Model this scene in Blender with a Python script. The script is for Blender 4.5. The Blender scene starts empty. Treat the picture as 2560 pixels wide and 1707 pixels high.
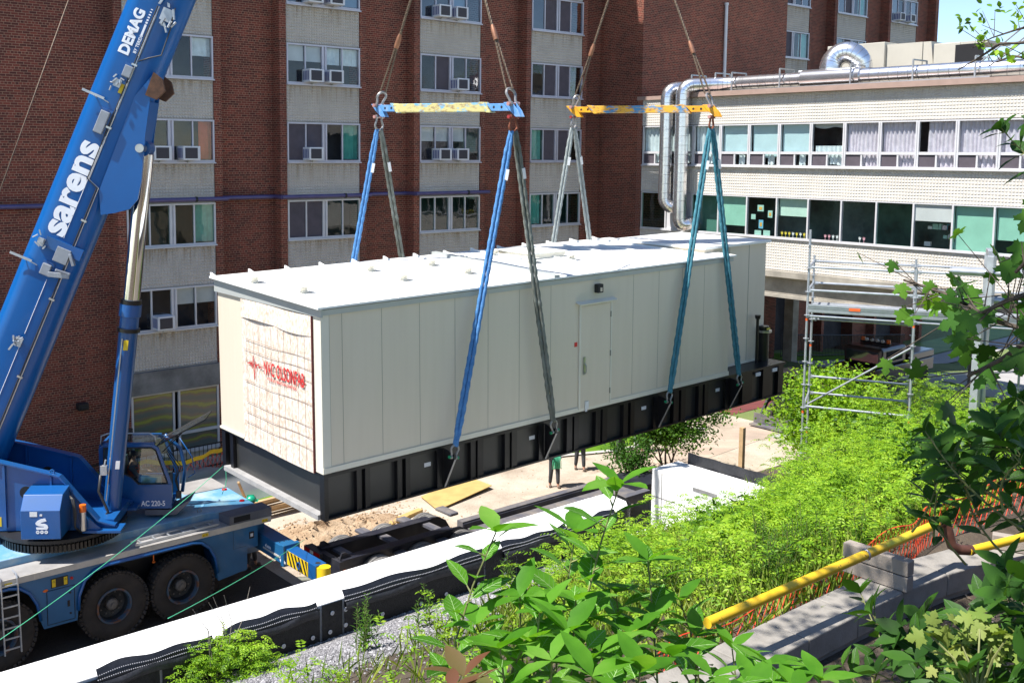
import bpy, bmesh, math, random
import numpy as np
from mathutils import Vector, Matrix
R = math.radians
random.seed(7)
sc = bpy.context.scene
COL = sc.collection

# ---------------------------------------------------------------- camera, sky, sun, exposure
# World axes: X runs along the brick tower's facade, Y away from the camera towards it, Z up. Metres.
CAMZ = 10.4
FPX, CX, CY = 2575.24, 1093.24, 645.88
_p, _r, _y = R(5.8207), R(0.3019), R(38.7)
_F = np.array([0, math.cos(_p), -math.sin(_p)]); _U = np.array([0, math.sin(_p), math.cos(_p)]); _R = np.array([1.0, 0, 0])
_R2 = _R*math.cos(_r)+_U*math.sin(_r); _U2 = -_R*math.sin(_r)+_U*math.cos(_r)
_Q = np.array([[math.cos(_y), math.sin(_y), 0], [-math.sin(_y), math.cos(_y), 0], [0, 0, 1]])
RI, UP, FW = _Q@_R2, _Q@_U2, _Q@_F
cam = bpy.data.objects.new('camera', bpy.data.cameras.new('camera')); COL.objects.link(cam)
cam.matrix_world = Matrix(((RI[0], UP[0], -FW[0], 0), (RI[1], UP[1], -FW[1], 0), (RI[2], UP[2], -FW[2], CAMZ), (0, 0, 0, 1)))
cd = cam.data; cd.sensor_fit = 'HORIZONTAL'; cd.sensor_width = 36; cd.lens = FPX/2560*36
cd.shift_x = (1280-CX)/2560; cd.shift_y = -(853.5-CY)/2560
cd.clip_start = 0.1; cd.clip_end = 3000
sc.camera = cam

SUN_EL = 61.0
_sh = np.array([-0.957, 0.29]); _sh = _sh/np.linalg.norm(_sh)
SD = Vector((_sh[0]*math.cos(R(SUN_EL)), _sh[1]*math.cos(R(SUN_EL)), math.sin(R(SUN_EL))))
w = bpy.data.worlds.new('World'); sc.world = w; w.use_nodes = True
nt = w.node_tree; bg = nt.nodes['Background']
sky = nt.nodes.new('ShaderNodeTexSky'); sky.sky_type = 'NISHITA'; sky.sun_disc = False
sky.sun_elevation = R(SUN_EL); sky.sun_rotation = math.atan2(SD.x, SD.y)
sky.altitude = 1800; sky.air_density = 0.9; sky.dust_density = 0.05; sky.ozone_density = 1.6
nt.links.new(sky.outputs[0], bg.inputs[0]); bg.inputs[1].default_value = 0.102
sl = bpy.data.lights.new('sun', 'SUN'); sl.energy = 4.35; sl.angle = R(0.53); sl.color = (1, 0.965, 0.92)
so = bpy.data.objects.new('sun', sl); COL.objects.link(so); so.rotation_euler = SD.to_track_quat('Z', 'Y').to_euler()
so.location = (0, 0, 60)
sc.view_settings.view_transform = 'Standard'; sc.view_settings.look = 'None'
sc.view_settings.exposure = 1.15; sc.view_settings.gamma = 1; sc.view_settings.use_curve_mapping = False
try:
    sc.cycles.use_denoising = True; sc.cycles.max_bounces = 6; sc.cycles.transparent_max_bounces = 12
    sc.cycles.diffuse_bounces = 3; sc.cycles.glossy_bounces = 3; sc.cycles.transmission_bounces = 4
    sc.cycles.caustics_reflective = False; sc.cycles.caustics_refractive = False
    sc.cycles.sample_clamp_indirect = 6
except Exception: pass

def U(u, v, z=None, s=None, t=None, d=None):
    """a surveyed point of the photograph on the real plane z, x=s or y=t, or at ground distance d"""
    D = RI*(u-CX)/FPX-UP*(v-CY)/FPX+FW
    if z is not None: k = (z-CAMZ)/D[2]
    elif s is not None: k = s/D[0]
    elif t is not None: k = t/D[1]
    else: k = d/math.hypot(D[0], D[1])
    return Vector((D[0]*k, D[1]*k, CAMZ+D[2]*k))

# ---------------------------------------------------------------- mesh builder and scene helpers
class MB:
    def __init__(s, T=None): s.v = []; s.f = []; s.T = T
    def add(s, vs, fs):
        o = len(s.v); s.v += [tuple(x) for x in vs]; s.f += [tuple(i+o for i in f) for f in fs]; return s
    def box(s, x0, x1, y0, y1, z0, z1):
        return s.add([(x0,y0,z0),(x1,y0,z0),(x1,y1,z0),(x0,y1,z0),(x0,y0,z1),(x1,y0,z1),(x1,y1,z1),(x0,y1,z1)],
                     [(0,3,2,1),(4,5,6,7),(0,1,5,4),(1,2,6,5),(2,3,7,6),(3,0,4,7)])
    def obox(s, c, ax, ay, az):
        c = Vector(c); ax, ay, az = Vector(ax), Vector(ay), Vector(az)
        vs = [c+ax*i+ay*j+az*k for k in (-1,1) for (i,j) in ((-1,-1),(1,-1),(1,1),(-1,1))]
        return s.add(vs, [(0,3,2,1),(4,5,6,7),(0,1,5,4),(1,2,6,5),(2,3,7,6),(3,0,4,7)])
    def beam(s, p0, p1, wd, ht, up=(0,0,1)):
        p0, p1 = Vector(p0), Vector(p1); d = (p1-p0); u = Vector(up)
        sd = d.cross(u)
        if sd.length < 1e-6: sd = d.cross(Vector((1,0,0)))
        sd.normalize(); u = sd.cross(d).normalized()
        return s.obox((p0+p1)/2, d/2, sd*wd/2, u*ht/2)
    def prism(s, poly, f, a, b):
        """polygon points (p,q) extruded from a to b; f(p,q,h)->xyz"""
        n = len(poly); vs = [f(p,q,a) for p,q in poly]+[f(p,q,b) for p,q in poly]
        return s.add(vs, [tuple(range(n))[::-1], tuple(range(n,2*n))]+[(i,(i+1)%n,n+(i+1)%n,n+i) for i in range(n)])
    def xz(s, poly, y0, y1): return s.prism(poly, lambda p,q,h:(p,h,q), y0, y1)
    def xy(s, poly, z0, z1): return s.prism(poly, lambda p,q,h:(p,q,h), z0, z1)
    def yz(s, poly, x0, x1): return s.prism(poly, lambda p,q,h:(h,p,q), x0, x1)
    def tube(s, pts, r, n=10, caps=True, closed=False):
        pts = [Vector(p) for p in pts]; m = len(pts)
        rs = r if isinstance(r, (list, tuple)) else [r]*m
        t0 = (pts[1]-pts[0]).normalized(); ref = Vector((0,0,1)) if abs(t0.z) < .9 else Vector((1,0,0))
        N = t0.cross(ref).normalized(); o = len(s.v)
        for i, p in enumerate(pts):
            if closed: t = (pts[(i+1)%m]-pts[i-1]).normalized()
            elif i == 0: t = t0
            elif i == m-1: t = (pts[i]-pts[i-1]).normalized()
            else:
                a = (pts[i]-pts[i-1]).normalized(); b = (pts[i+1]-pts[i]).normalized(); t = (a+b)
                t = t.normalized() if t.length > 1e-6 else a
            N = N-t*N.dot(t); N = N.normalized() if N.length > 1e-6 else t.orthogonal().normalized()
            B = t.cross(N)
            for k in range(n):
                a = 2*math.pi*k/n; s.v.append(tuple(p+(N*math.cos(a)+B*math.sin(a))*rs[i]))
        for i in range(m if closed else m-1):
            j = (i+1) % m
            for k in range(n):
                k2 = (k+1) % n; s.f.append((o+i*n+k, o+i*n+k2, o+j*n+k2, o+j*n+k))
        if caps and not closed:
            s.f.append(tuple(o+k for k in range(n))[::-1]); s.f.append(tuple(o+(m-1)*n+k for k in range(n)))
        return s
    def cyl(s, p0, p1, r, n=16, r1=None, caps=True): return s.tube([p0,p1], [r, r if r1 is None else r1], n, caps)
    def lathe(s, c, ax, prof, n=24):
        """prof: (radius, height along ax)"""
        c = Vector(c); ax = Vector(ax).normalized(); e1 = ax.orthogonal().normalized(); e2 = ax.cross(e1); o = len(s.v); m = len(prof)
        for r_, h in prof:
            for k in range(n):
                a = 2*math.pi*k/n; s.v.append(tuple(c+ax*h+(e1*math.cos(a)+e2*math.sin(a))*r_))
        for i in range(m-1):
            for k in range(n):
                k2 = (k+1) % n; s.f.append((o+i*n+k, o+i*n+k2, o+(i+1)*n+k2, o+(i+1)*n+k))
        if prof[0][0] > 1e-4: s.f.append(tuple(o+k for k in range(n))[::-1])
        if prof[-1][0] > 1e-4: s.f.append(tuple(o+(m-1)*n+k for k in range(n)))
        return s
    def sphere(s, c, r, n=14, m=8, sc_=(1,1,1)):
        c = Vector(c); o = len(s.v)
        for i in range(m+1):
            ph = math.pi*i/m
            for k in range(n):
                a = 2*math.pi*k/n
                s.v.append((c.x+r*sc_[0]*math.sin(ph)*math.cos(a), c.y+r*sc_[1]*math.sin(ph)*math.sin(a), c.z+r*sc_[2]*math.cos(ph)))
        for i in range(m):
            for k in range(n):
                k2 = (k+1) % n; s.f.append((o+i*n+k, o+(i+1)*n+k, o+(i+1)*n+k2, o+i*n+k2))
        return s
    def quad(s, a, b, c, d): return s.add([a,b,c,d], [(0,1,2,3)])
    def grid(s, fn, nu, nv, flip=False):
        o = len(s.v)
        for j in range(nv+1):
            for i in range(nu+1): s.v.append(tuple(fn(i/nu, j/nv)))
        for j in range(nv):
            for i in range(nu):
                a = o+j*(nu+1)+i; f = (a, a+1, a+nu+2, a+nu+1); s.f.append(f[::-1] if flip else f)
        return s

ORG = {}
def ob(name, mb, m=None, par=None, label=None, cat=None, group=None, kind=None, smooth=False, bevel=0, at=None):
    T = mb.T
    V = [T@Vector(v) for v in mb.v] if T is not None else [Vector(v) for v in mb.v]
    if par is None:
        if at is None:
            xs = [v.x for v in V]; ys = [v.y for v in V]; zs = [v.z for v in V]
            at = Vector(((min(xs)+max(xs))/2, (min(ys)+max(ys))/2, min(zs)))
        org = Vector(at)
    else: org = ORG[par.name]
    me = bpy.data.meshes.new(name); me.from_pydata([tuple(v-org) for v in V], [], mb.f); me.update()
    if smooth:
        me.polygons.foreach_set('use_smooth', [True]*len(me.polygons))
    if m: me.materials.append(m)
    o = bpy.data.objects.new(name, me); COL.objects.link(o)
    if par is None: o.location = org
    else: o.parent = par
    ORG[o.name] = org
    if smooth == 'auto':
        me.shade_flat()
        try:
            bm = bmesh.new(); bm.from_mesh(me)
            bmesh.ops.remove_doubles(bm, verts=bm.verts, dist=1e-5)
            for e in bm.edges: e.smooth = len(e.link_faces) == 2 and e.calc_face_angle(0) < R(38)
            for f in bm.faces: f.smooth = True
            bm.to_mesh(me); bm.free()
        except Exception: pass
    if bevel:
        b = o.modifiers.new('bevel', 'BEVEL'); b.width = bevel; b.segments = 2; b.limit_method = 'ANGLE'; b.angle_limit = R(40)
        b.harden_normals = False
    tg(o, label, cat, group, kind); return o
def tg(o, label=None, cat=None, group=None, kind=None):
    if label: o['label'] = label
    if cat: o['category'] = cat
    if group: o['group'] = group
    if kind: o['kind'] = kind
    return o
def thing(name, label, cat, loc, group=None):
    o = bpy.data.objects.new(name, None); COL.objects.link(o); o.location = loc; o.empty_display_size = .3
    ORG[o.name] = Vector(loc); return tg(o, label, cat, group)
def dup(o, loc=None, par=None, label=None):
    c = o.copy(); COL.objects.link(c)
    if par is not None: c.parent = par
    if loc is not None: c.location = loc
    if label: c['label'] = label
    ORG[c.name] = Vector(loc) if loc is not None else Vector((0,0,0))
    for ch in [x for x in bpy.data.objects if x.parent == o]: dup(ch, None, c)
    return c

# ---------------------------------------------------------------- materials
def _new(name):
    m = bpy.data.materials.new(name); m.use_nodes = True; n = m.node_tree; return m, n, n.nodes['Principled BSDF']
def _L(n, a, b): n.links.new(a, b)
def pos(n):
    return n.nodes.new('ShaderNodeNewGeometry').outputs['Position']
def noise(n, vec, scale, detail=4, rough=.6):
    t = n.nodes.new('ShaderNodeTexNoise'); t.inputs['Scale'].default_value = scale; t.inputs['Detail'].default_value = detail
    t.inputs['Roughness'].default_value = rough; _L(n, vec, t.inputs['Vector']); return t.outputs['Fac']
def ramp(n, fac, stops):
    r = n.nodes.new('ShaderNodeValToRGB'); e = r.color_ramp.elements
    while len(e) < len(stops): e.new(.5)
    for el, (p_, c) in zip(e, stops): el.position = p_; el.color = (*c, 1)
    _L(n, fac, r.inputs[0]); return r.outputs[0]
def mixc(n, a, b, fac, mode='MIX'):
    x = n.nodes.new('ShaderNodeMix'); x.data_type = 'RGBA'; x.blend_type = mode
    for i, val in ((0, fac), (6, a), (7, b)):
        if hasattr(val, 'is_linked') or hasattr(val, 'links'): _L(n, val, x.inputs[i])
        elif i == 0: x.inputs[0].default_value = val
        else: x.inputs[i].default_value = (*val, 1)
    return x.outputs[2]
def math_(n, op, a, b=0.0):
    x = n.nodes.new('ShaderNodeMath'); x.operation = op
    for i, val in ((0, a), (1, b)):
        if hasattr(val, 'links'): _L(n, val, x.inputs[i])
        else: x.inputs[i].default_value = val
    return x.outputs[0]
def bump(n, h, strength=.3, dist=.01):
    b = n.nodes.new('ShaderNodeBump'); b.inputs['Strength'].default_value = strength; b.inputs['Distance'].default_value = dist
    _L(n, h, b.inputs['Height']); return b.outputs[0]
def pm(name, col, rough=.6, metal=0, var=.12, scale=3, col2=None, bmp=0, bscale=None, coat=0, spec=None, thr=None):
    """principled with a real colour variation (dirt, wear) and optional bump"""
    m, n, b = _new(name); P = pos(n); f = noise(n, P, scale, 5)
    c2 = col2 if col2 else tuple(x*(1-var*2) for x in col); c1 = col if col2 else tuple(min(1, x*(1+var)) for x in col)
    st = thr if thr else (.3, .75)
    _L(n, ramp(n, f, [(st[0], c1), (st[1], c2)]), b.inputs['Base Color'])
    b.inputs['Roughness'].default_value = rough; b.inputs['Metallic'].default_value = metal
    if coat: b.inputs['Coat Weight'].default_value = coat; b.inputs['Coat Roughness'].default_value = .08
    if spec is not None: b.inputs['Specular IOR Level'].default_value = spec
    if bmp: _L(n, bump(n, noise(n, P, bscale or scale*6, 6), bmp, .02), b.inputs['Normal'])
    return m
def brick_mat(name, c1, c2, mortar, bw=.215, bh=.0765, header=6):
    m, n, b = _new(name); P = pos(n)
    sp = n.nodes.new('ShaderNodeSeparateXYZ'); _L(n, P, sp.inputs[0])
    cb = n.nodes.new('ShaderNodeCombineXYZ'); _L(n, math_(n, 'ADD', sp.outputs[0], sp.outputs[1]), cb.inputs[0]); _L(n, sp.outputs[2], cb.inputs[1])
    t = n.nodes.new('ShaderNodeTexBrick'); _L(n, cb.outputs[0], t.inputs['Vector'])
    t.inputs['Scale'].default_value = 1; t.inputs['Brick Width'].default_value = bw; t.inputs['Row Height'].default_value = bh
    t.inputs['Mortar Size'].default_value = .0065; t.inputs['Mortar Smooth'].default_value = .2; t.inputs['Bias'].default_value = -.05
    t.offset = .5; t.squash = .5 if header else 1; t.squash_frequency = header or 2
    t.inputs['Color1'].default_value = (*c1, 1); t.inputs['Color2'].default_value = (*c2, 1); t.inputs['Mortar'].default_value = (*mortar, 1)
    big = noise(n, P, .35, 4); c = mixc(n, t.outputs['Color'], ramp(n, big, [(.33, (.66,.64,.66)), (.67, (1.18,1.12,1.06))]), .8, 'MULTIPLY')
    fine = noise(n, P, 40, 3); c = mixc(n, c, ramp(n, fine, [(.3, (.8,.8,.8)), (.7, (1.15,1.15,1.15))]), .6, 'MULTIPLY')
    _L(n, c, b.inputs['Base Color']); b.inputs['Roughness'].default_value = .85
    h = math_(n, 'SUBTRACT', math_(n, 'MULTIPLY', fine, .25), t.outputs['Fac']); _L(n, bump(n, h, .6, .008), b.inputs['Normal'])
    return m
def glass_mat(name, tint, refl=.1, rough=.03, alpha=.75):
    """window glass: see-through tint under a Fresnel reflection"""
    m, n, b = _new(name); n.nodes.remove(b); out = n.nodes['Material Output']
    tr = n.nodes.new('ShaderNodeBsdfTransparent'); tr.inputs[0].default_value = (*tint, 1)
    gl = n.nodes.new('ShaderNodeBsdfGlossy'); gl.inputs['Roughness'].default_value = rough; gl.inputs[0].default_value = (.95,.97,1,1)
    fr = n.nodes.new('ShaderNodeLayerWeight'); fr.inputs[0].default_value = .5
    P = pos(n); _L(n, bump(n, noise(n, P, 1.3, 2), .12, .05), gl.inputs['Normal'])
    mx = n.nodes.new('ShaderNodeMixShader'); _L(n, math_(n, 'ADD', math_(n, 'MULTIPLY', math_(n, 'POWER', fr.outputs[1], 3.5), .85), refl), mx.inputs[0])
    _L(n, tr.outputs[0], mx.inputs[1]); _L(n, gl.outputs[0], mx.inputs[2]); _L(n, mx.outputs[0], out.inputs[0])
    return m
def leaf_mat(name, cols, trans=.35, rough=.5, vscale=.8, spec=.3):
    """leaf green varying leaf by leaf and clump by clump, lit through"""
    m, n, b = _new(name); out = n.nodes['Material Output']; g = n.nodes.new('ShaderNodeNewGeometry')
    f = math_(n, 'ADD', math_(n, 'MULTIPLY', g.outputs['Random Per Island'], .42), math_(n, 'SUBTRACT', math_(n, 'MULTIPLY', noise(n, g.outputs['Position'], vscale, 4), 1.1), .22))
    c = ramp(n, f, [(.15+.7*i/(len(cols)-1), cc) for i, cc in enumerate(cols)])
    _L(n, c, b.inputs['Base Color']); b.inputs['Roughness'].default_value = rough; b.inputs['Specular IOR Level'].default_value = spec
    t = n.nodes.new('ShaderNodeBsdfTranslucent'); _L(n, mixc(n, c, (1.25,1.2,.45), 1, 'MULTIPLY'), t.inputs[0])
    mx = n.nodes.new('ShaderNodeMixShader'); mx.inputs[0].default_value = trans
    _L(n, b.outputs[0], mx.inputs[1]); _L(n, t.outputs[0], mx.inputs[2]); _L(n, mx.outputs[0], out.inputs[0]); return m
M = {}
M['brick'] = brick_mat('brick', (.235,.052,.031), (.088,.023,.016), (.42,.26,.17))
M['brick_red'] = brick_mat('brick_red', (.30,.09,.05), (.20,.06,.04), (.35,.25,.2))
M['paver'] = brick_mat('paver', (.20,.05,.045), (.13,.035,.035), (.16,.09,.08), .2, .1, 0)
def tile_mat(name, col, z0, per, amt):
    m, n, b = _new(name); P = pos(n); sp = n.nodes.new('ShaderNodeSeparateXYZ'); _L(n, P, sp.inputs[0])
    c = ramp(n, noise(n, P, 1.4, 5), [(.3, col), (.75, tuple(x*.86 for x in col))])
    mp = n.nodes.new('ShaderNodeMapping'); mp.inputs['Scale'].default_value = (7, 7, .5); _L(n, P, mp.inputs[0]); st = noise(n, mp.outputs[0], 1, 5, .65)
    fr = math_(n, 'FRACT', math_(n, 'DIVIDE', math_(n, 'SUBTRACT', sp.outputs[2], z0), per)); top = math_(n, 'MULTIPLY', math_(n, 'SUBTRACT', fr, .72), 3.5)
    k = math_(n, 'MULTIPLY', math_(n, 'MAXIMUM', top, 0), ramp(n, st, [(.45, (0,0,0)), (.66, (1,1,1))]))
    c = mixc(n, c, (.26,.17,.075), math_(n, 'MINIMUM', math_(n, 'MULTIPLY', k, amt), .85)); c = mixc(n, c, ramp(n, st, [(.35, (.92,.91,.90)), (.6, (1.03,1.03,1.03))]), .4, 'MULTIPLY')
    _L(n, c, b.inputs['Base Color']); b.inputs['Roughness'].default_value = .75; return m
M['tile'] = tile_mat('tile', (.60,.545,.475), 4.46, 2.768, .8)
M['tile_low'] = tile_mat('tile_low', (.64,.60,.535), 7.13, 2.77, .25)
M['stain'] = pm('stain', (.30,.22,.12), .8, 0, .25, 6)
M['alu'] = pm('alu', (.52,.50,.55), .4, .25, .06, 2)
M['alu_white'] = pm('alu_white', (.62,.61,.62), .45, .1, .05, 2)
M['concrete'] = pm('concrete', (.34,.31,.26), .85, 0, .22, 1.3, bmp=.25, bscale=22)
M['concrete_grey'] = pm('concrete_grey', (.20,.195,.19), .85, 0, .3, 1.5, bmp=.25, bscale=22)
M['concrete_new'] = pm('concrete_new', (.74,.73,.71), .8, 0, .05, 1.1, bmp=.08, bscale=18)
M['coping'] = pm('coping', (.40,.28,.23), .5, .1, .08, 2)
M['dark'] = pm('dark_void', (.012,.012,.014), .9, 0, .1, 2)
M['room'] = pm('room', (.05,.045,.05), .9, 0, .3, 1)
M['screen'] = pm('screen', (.085,.07,.085), .75, 0, .12, 3)
M['pane_clear'] = glass_mat('pane_clear', (.88,.92,.92), .05)
M['pane_teal'] = glass_mat('pane_teal', (.30,.62,.55), .08)
M['pane_green'] = glass_mat('pane_green', (.60,.88,.78), .05)
M['pane_blue'] = glass_mat('pane_blue', (.45,.6,.72), .12)
M['blind_white'] = pm('blind_white', (.62,.62,.60), .8, 0, .06, 2)
M['blind_cyan'] = pm('blind_cyan', (.62,.80,.82), .8, 0, .05, 2)
M['curtain'] = pm('curtain', (.80,.70,.76), .9, 0, .12, 5)
M['curtain_white'] = pm('curtain_white', (.78,.84,.84), .9, 0, .1, 5)
M['curtain_red'] = pm('curtain_red', (.62,.12,.06), .9, 0, .2, 2)
M['pipe_purple'] = pm('pipe_purple', (.10,.085,.20), .35, .2, .1, 3)
M['ac_white'] = pm('ac_white', (.70,.70,.72), .45, 0, .05, 3)
M['ac_grille'] = pm('ac_grille', (.045,.04,.05), .6, 0, .2, 60)
M['ac_vent'] = pm('ac_vent', (.08,.10,.25), .5, 0, .2, 30)
M['galv'] = pm('galv', (.48,.50,.52), .42, .6, .12, 5)
M['duct'] = pm('duct', (.80,.80,.82), .26, .95, .07, 2)
M['black_metal'] = pm('black_metal', (.02,.02,.022), .5, .3, .2, 3)
M['unit_beige'] = pm('unit_beige', (.50,.47,.40), .6, 0, .05, 1)
M['grass'] = leaf_mat('grass', [(.05,.13,.012),(.12,.26,.02),(.2,.34,.03)], .3)
M['wood'] = pm('wood', (.50,.33,.17), .7, 0, .15, 6)
M['ply'] = pm('ply', (.48,.33,.12), .6, 0, .1, 3)

# relief tile panel: every tile is a low pyramid whose apex sits near its lower edge
def relief(mb, axis, fixed, a0, a1, z0, z1, dep=.050, cw=.104, ch=.106, sgn=-1):
    na, nz = max(1, round(abs(a1-a0)/cw)), max(1, round((z1-z0)/ch))
    da, dz = (a1-a0)/na, (z1-z0)/nz; o = len(mb.v)
    def P(a, z, h): return (a, fixed+sgn*h, z) if axis == 'x' else (fixed+sgn*h, a, z)
    for j in range(nz+1):
        for i in range(na+1): mb.v.append(P(a0+i*da, z0+j*dz, 0))
    q = len(mb.v)
    for j in range(nz):
        for i in range(na): mb.v.append(P(a0+(i+.5)*da, z0+(j+.22)*dz, dep))
    for j in range(nz):
        for i in range(na):
            a = o+j*(na+1)+i; b, c, d = a+1, a+na+2, a+na+1; k = q+j*na+i
            mb.f += [(a,b,k),(b,c,k),(c,d,k),(d,a,k)]
    return mb
def flat(name, c, r=.7): return pm(name, c, r, 0, .04, 3)
M['blind_green'] = flat('blind_green', (.50,.70,.58)); M['teal_wall'] = flat('teal_wall', (.16,.22,.21))
M['paper_green'] = flat('paper_green', (.35,.6,.5)); M['paper_blue'] = flat('paper_blue', (.15,.45,.6)); M['paper_orange'] = flat('paper_orange', (.7,.4,.08))
M['paper_yellow'] = flat('paper_yellow', (.75,.6,.06)); M['paper_white'] = flat('paper_white', (.7,.72,.7)); M['paper_pink'] = flat('paper_pink', (.7,.35,.4))
# printed film on the ground-floor panes: soft bands of yellow green and rust
m, n, bs = _new('pane_film'); P = pos(n); wv = n.nodes.new('ShaderNodeTexWave'); wv.bands_direction = 'Z'; wv.inputs['Scale'].default_value = .75; wv.inputs['Distortion'].default_value = 5; wv.inputs['Detail'].default_value = 5
wv.inputs['Detail Scale'].default_value = 1.2; _L(n, P, wv.inputs['Vector'])
_L(n, ramp(n, wv.outputs['Fac'], [(.1, (.11,.13,.12)), (.45, (.16,.14,.11)), (.65, (.20,.13,.09)), (.85, (.17,.17,.08)), (.97, (.27,.27,.06))]), bs.inputs['Base Color']); bs.inputs['Roughness'].default_value = .15; M['pane_film'] = m
# ---------------------------------------------------------------- ground, roads, hillside
def G(s, t): return -0.11*min(max(s-46, 0), 14)
def hill(s, t):
    """terrain height: building site at 0, planted bank behind the retaining wall, terrace beyond its end"""
    up = 3.42+min(max(11.9-t, 0)/6.9, 1)**1.0*2.78          # bank from the wall foot up to the kerb wall
    if t < 4.9: up = 6.12
    if t < 4.0: up = 6.12+min((4.0-t)/5, 1)*2.5
    if s > 16.3:                                            # terrace right of the wing wall falls to the road
        k = min(max((t-12.0)/2.2, 0), 1); k = k*k*(3-2*k)
        up2 = 3.9+max(0, 9.5-t)*.28 if t < 12.0 else 3.9*(1-k)
        up2 = min(up2, 6.2)
        far = min(max((s-27)/9, 0), 1); up2 *= 1-.75*far
        up = up2 if s > 17.3 else up+(up2-up)*(s-16.3)
    if 14.2 < s < 16.5 and t > 10.5: up = min(up, 2.88)
    return up
def drape(name, x0, x1, y0, y1, dz, m, nx=24, ny=6, shape=None, **k):
    mb = MB(); mb.grid(lambda u, v: (lambda X, Y: (X, Y, G(X, Y)+dz))(*( (shape(u, v)) if shape else (x0+(x1-x0)*u, y0+(y1-y0)*v))), nx, ny)
    return ob(name, mb, m, None, kind='structure', **k)
def groundmat(name, stops, rough=.95, sc1=.5, sc2=9, b=.5, fine=(.75, 1.2)):
    m, n, bs = _new(name); P = pos(n)
    c = ramp(n, noise(n, P, sc1, 6, .65), stops); f2 = noise(n, P, sc2*4, 5, .7)
    c = mixc(n, c, ramp(n, f2, [(.32, (fine[0],)*3), (.68, (fine[1],)*3)]), .85, 'MULTIPLY')
    _L(n, c, bs.inputs['Base Color']); bs.inputs['Roughness'].default_value = rough
    _L(n, bump(n, math_(n, 'ADD', math_(n, 'MULTIPLY', noise(n, P, sc2, 5), 1), math_(n, 'MULTIPLY', f2, .4)), b, .05), bs.inputs['Normal']); return m
M['dirt'] = groundmat('dirt', [(.3, (.27,.21,.155)), (.5, (.41,.345,.27)), (.7, (.50,.44,.36))])
M['far_ground'] = groundmat('far_ground', [(.35, (.10,.14,.04)), (.65, (.16,.2,.06))])
M['dark_ground'] = groundmat('dark_ground', [(.3, (.035,.031,.029)), (.6, (.055,.048,.044)), (.8, (.09,.075,.062))], .9, .8, 14)
M['road'] = groundmat('road', [(.3, (.30,.285,.27)), (.7, (.38,.365,.35))], .9, .4, 12, .2)
M['soil'] = groundmat('soil', [(.3, (.05,.035,.022)), (.6, (.10,.075,.05)), (.8, (.17,.14,.10))], .95, 1.5, 10, .8)
M['paver2'] = brick_mat('paver2', (.46,.38,.30), (.40,.32,.25), (.30,.25,.2), .6, .3, 0)
M['kerb'] = pm('kerb', (.45,.43,.40), .85, 0, .12, 2)
g = MB()
xs = [-120,-40,0,10,20,30,40,46,48,50,52,54,56,58,60,70,100,400,1500]; ys = [12.4,14,20,26,34,60,200,1500]
g.grid(lambda u, v: (lambda X, Y: (X, Y, G(X, Y)))(xs[int(round(u*(len(xs)-1)))], ys[int(round(v*(len(ys)-1)))]), len(xs)-1, len(ys)-1)
ob('ground', g, M['far_ground'], kind='structure', at=(0,0,0))
drape('dirt_site', -20, 34.5, 12.9, 31.8, .006, M['dirt'], 30, 10)
drape('dark_ground', -20, 12.3, 16.4, 24.2, .012, M['dark_ground'], 4, 4)  # darker patch of ground under and beside the crane
def roadshape(u, v):
    X = 33+u*60; c = 23.9 if X > 46 else 23.9+(46-X)*-.12
    return (X, 14+v*(c-14))
drape('road', 0, 0, 0, 0, .010, M['road'], 40, 4, roadshape)
drape('brick_paving', 34.6, 46, 24.2, 27.4, .018, M['paver'], 6, 2)
drape('concrete_path', 46.2, 92, 27.2, 29.0, .02, M['road'], 24, 2)
drape('lawn', 38, 92, 29.2, 31.6, .012, M['grass'], 26, 2)
kb = MB()
for i in range(44):
    X = 46.5+i
    kb.add([(X,23.9,G(X,0)-.05),(X+1,23.9,G(X+1,0)-.05),(X+1,24.1,G(X+1,0)-.05),(X,24.1,G(X,0)-.05),(X,23.9,G(X,0)+.13),(X+1,23.9,G(X+1,0)+.13),(X+1,24.1,G(X+1,0)+.13),(X,24.1,G(X,0)+.13)],
           [(4,5,6,7),(0,1,5,4),(2,3,7,6)])
ob('kerb', kb, M['kerb'], kind='structure')
hb = MB(); SX = [-14+i*.6 for i in range(52)]+[17.4+i*.8 for i in range(40)]; TY = [-6+i*.5 for i in range(36)]+[12.2+i*.6 for i in range(9)]
rr = random.Random(3); jit = {}
def hz(i, j):
    s, t = SX[i], TY[j]; h = hill(s, t)+.05*math.sin(s*2.1+t)*math.cos(t*1.7)
    if t > 11.4 and s < 17: t = min(t, 12.03); 
    return (s, t, h if h > .02 else -.05)
hb.grid(lambda u, v: hz(int(round(u*(len(SX)-1))), int(round(v*(len(TY)-1)))), len(SX)-1, len(TY)-1)
ob('hillside', hb, M['soil'], kind='structure', smooth=True, at=(0,0,0))
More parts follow.
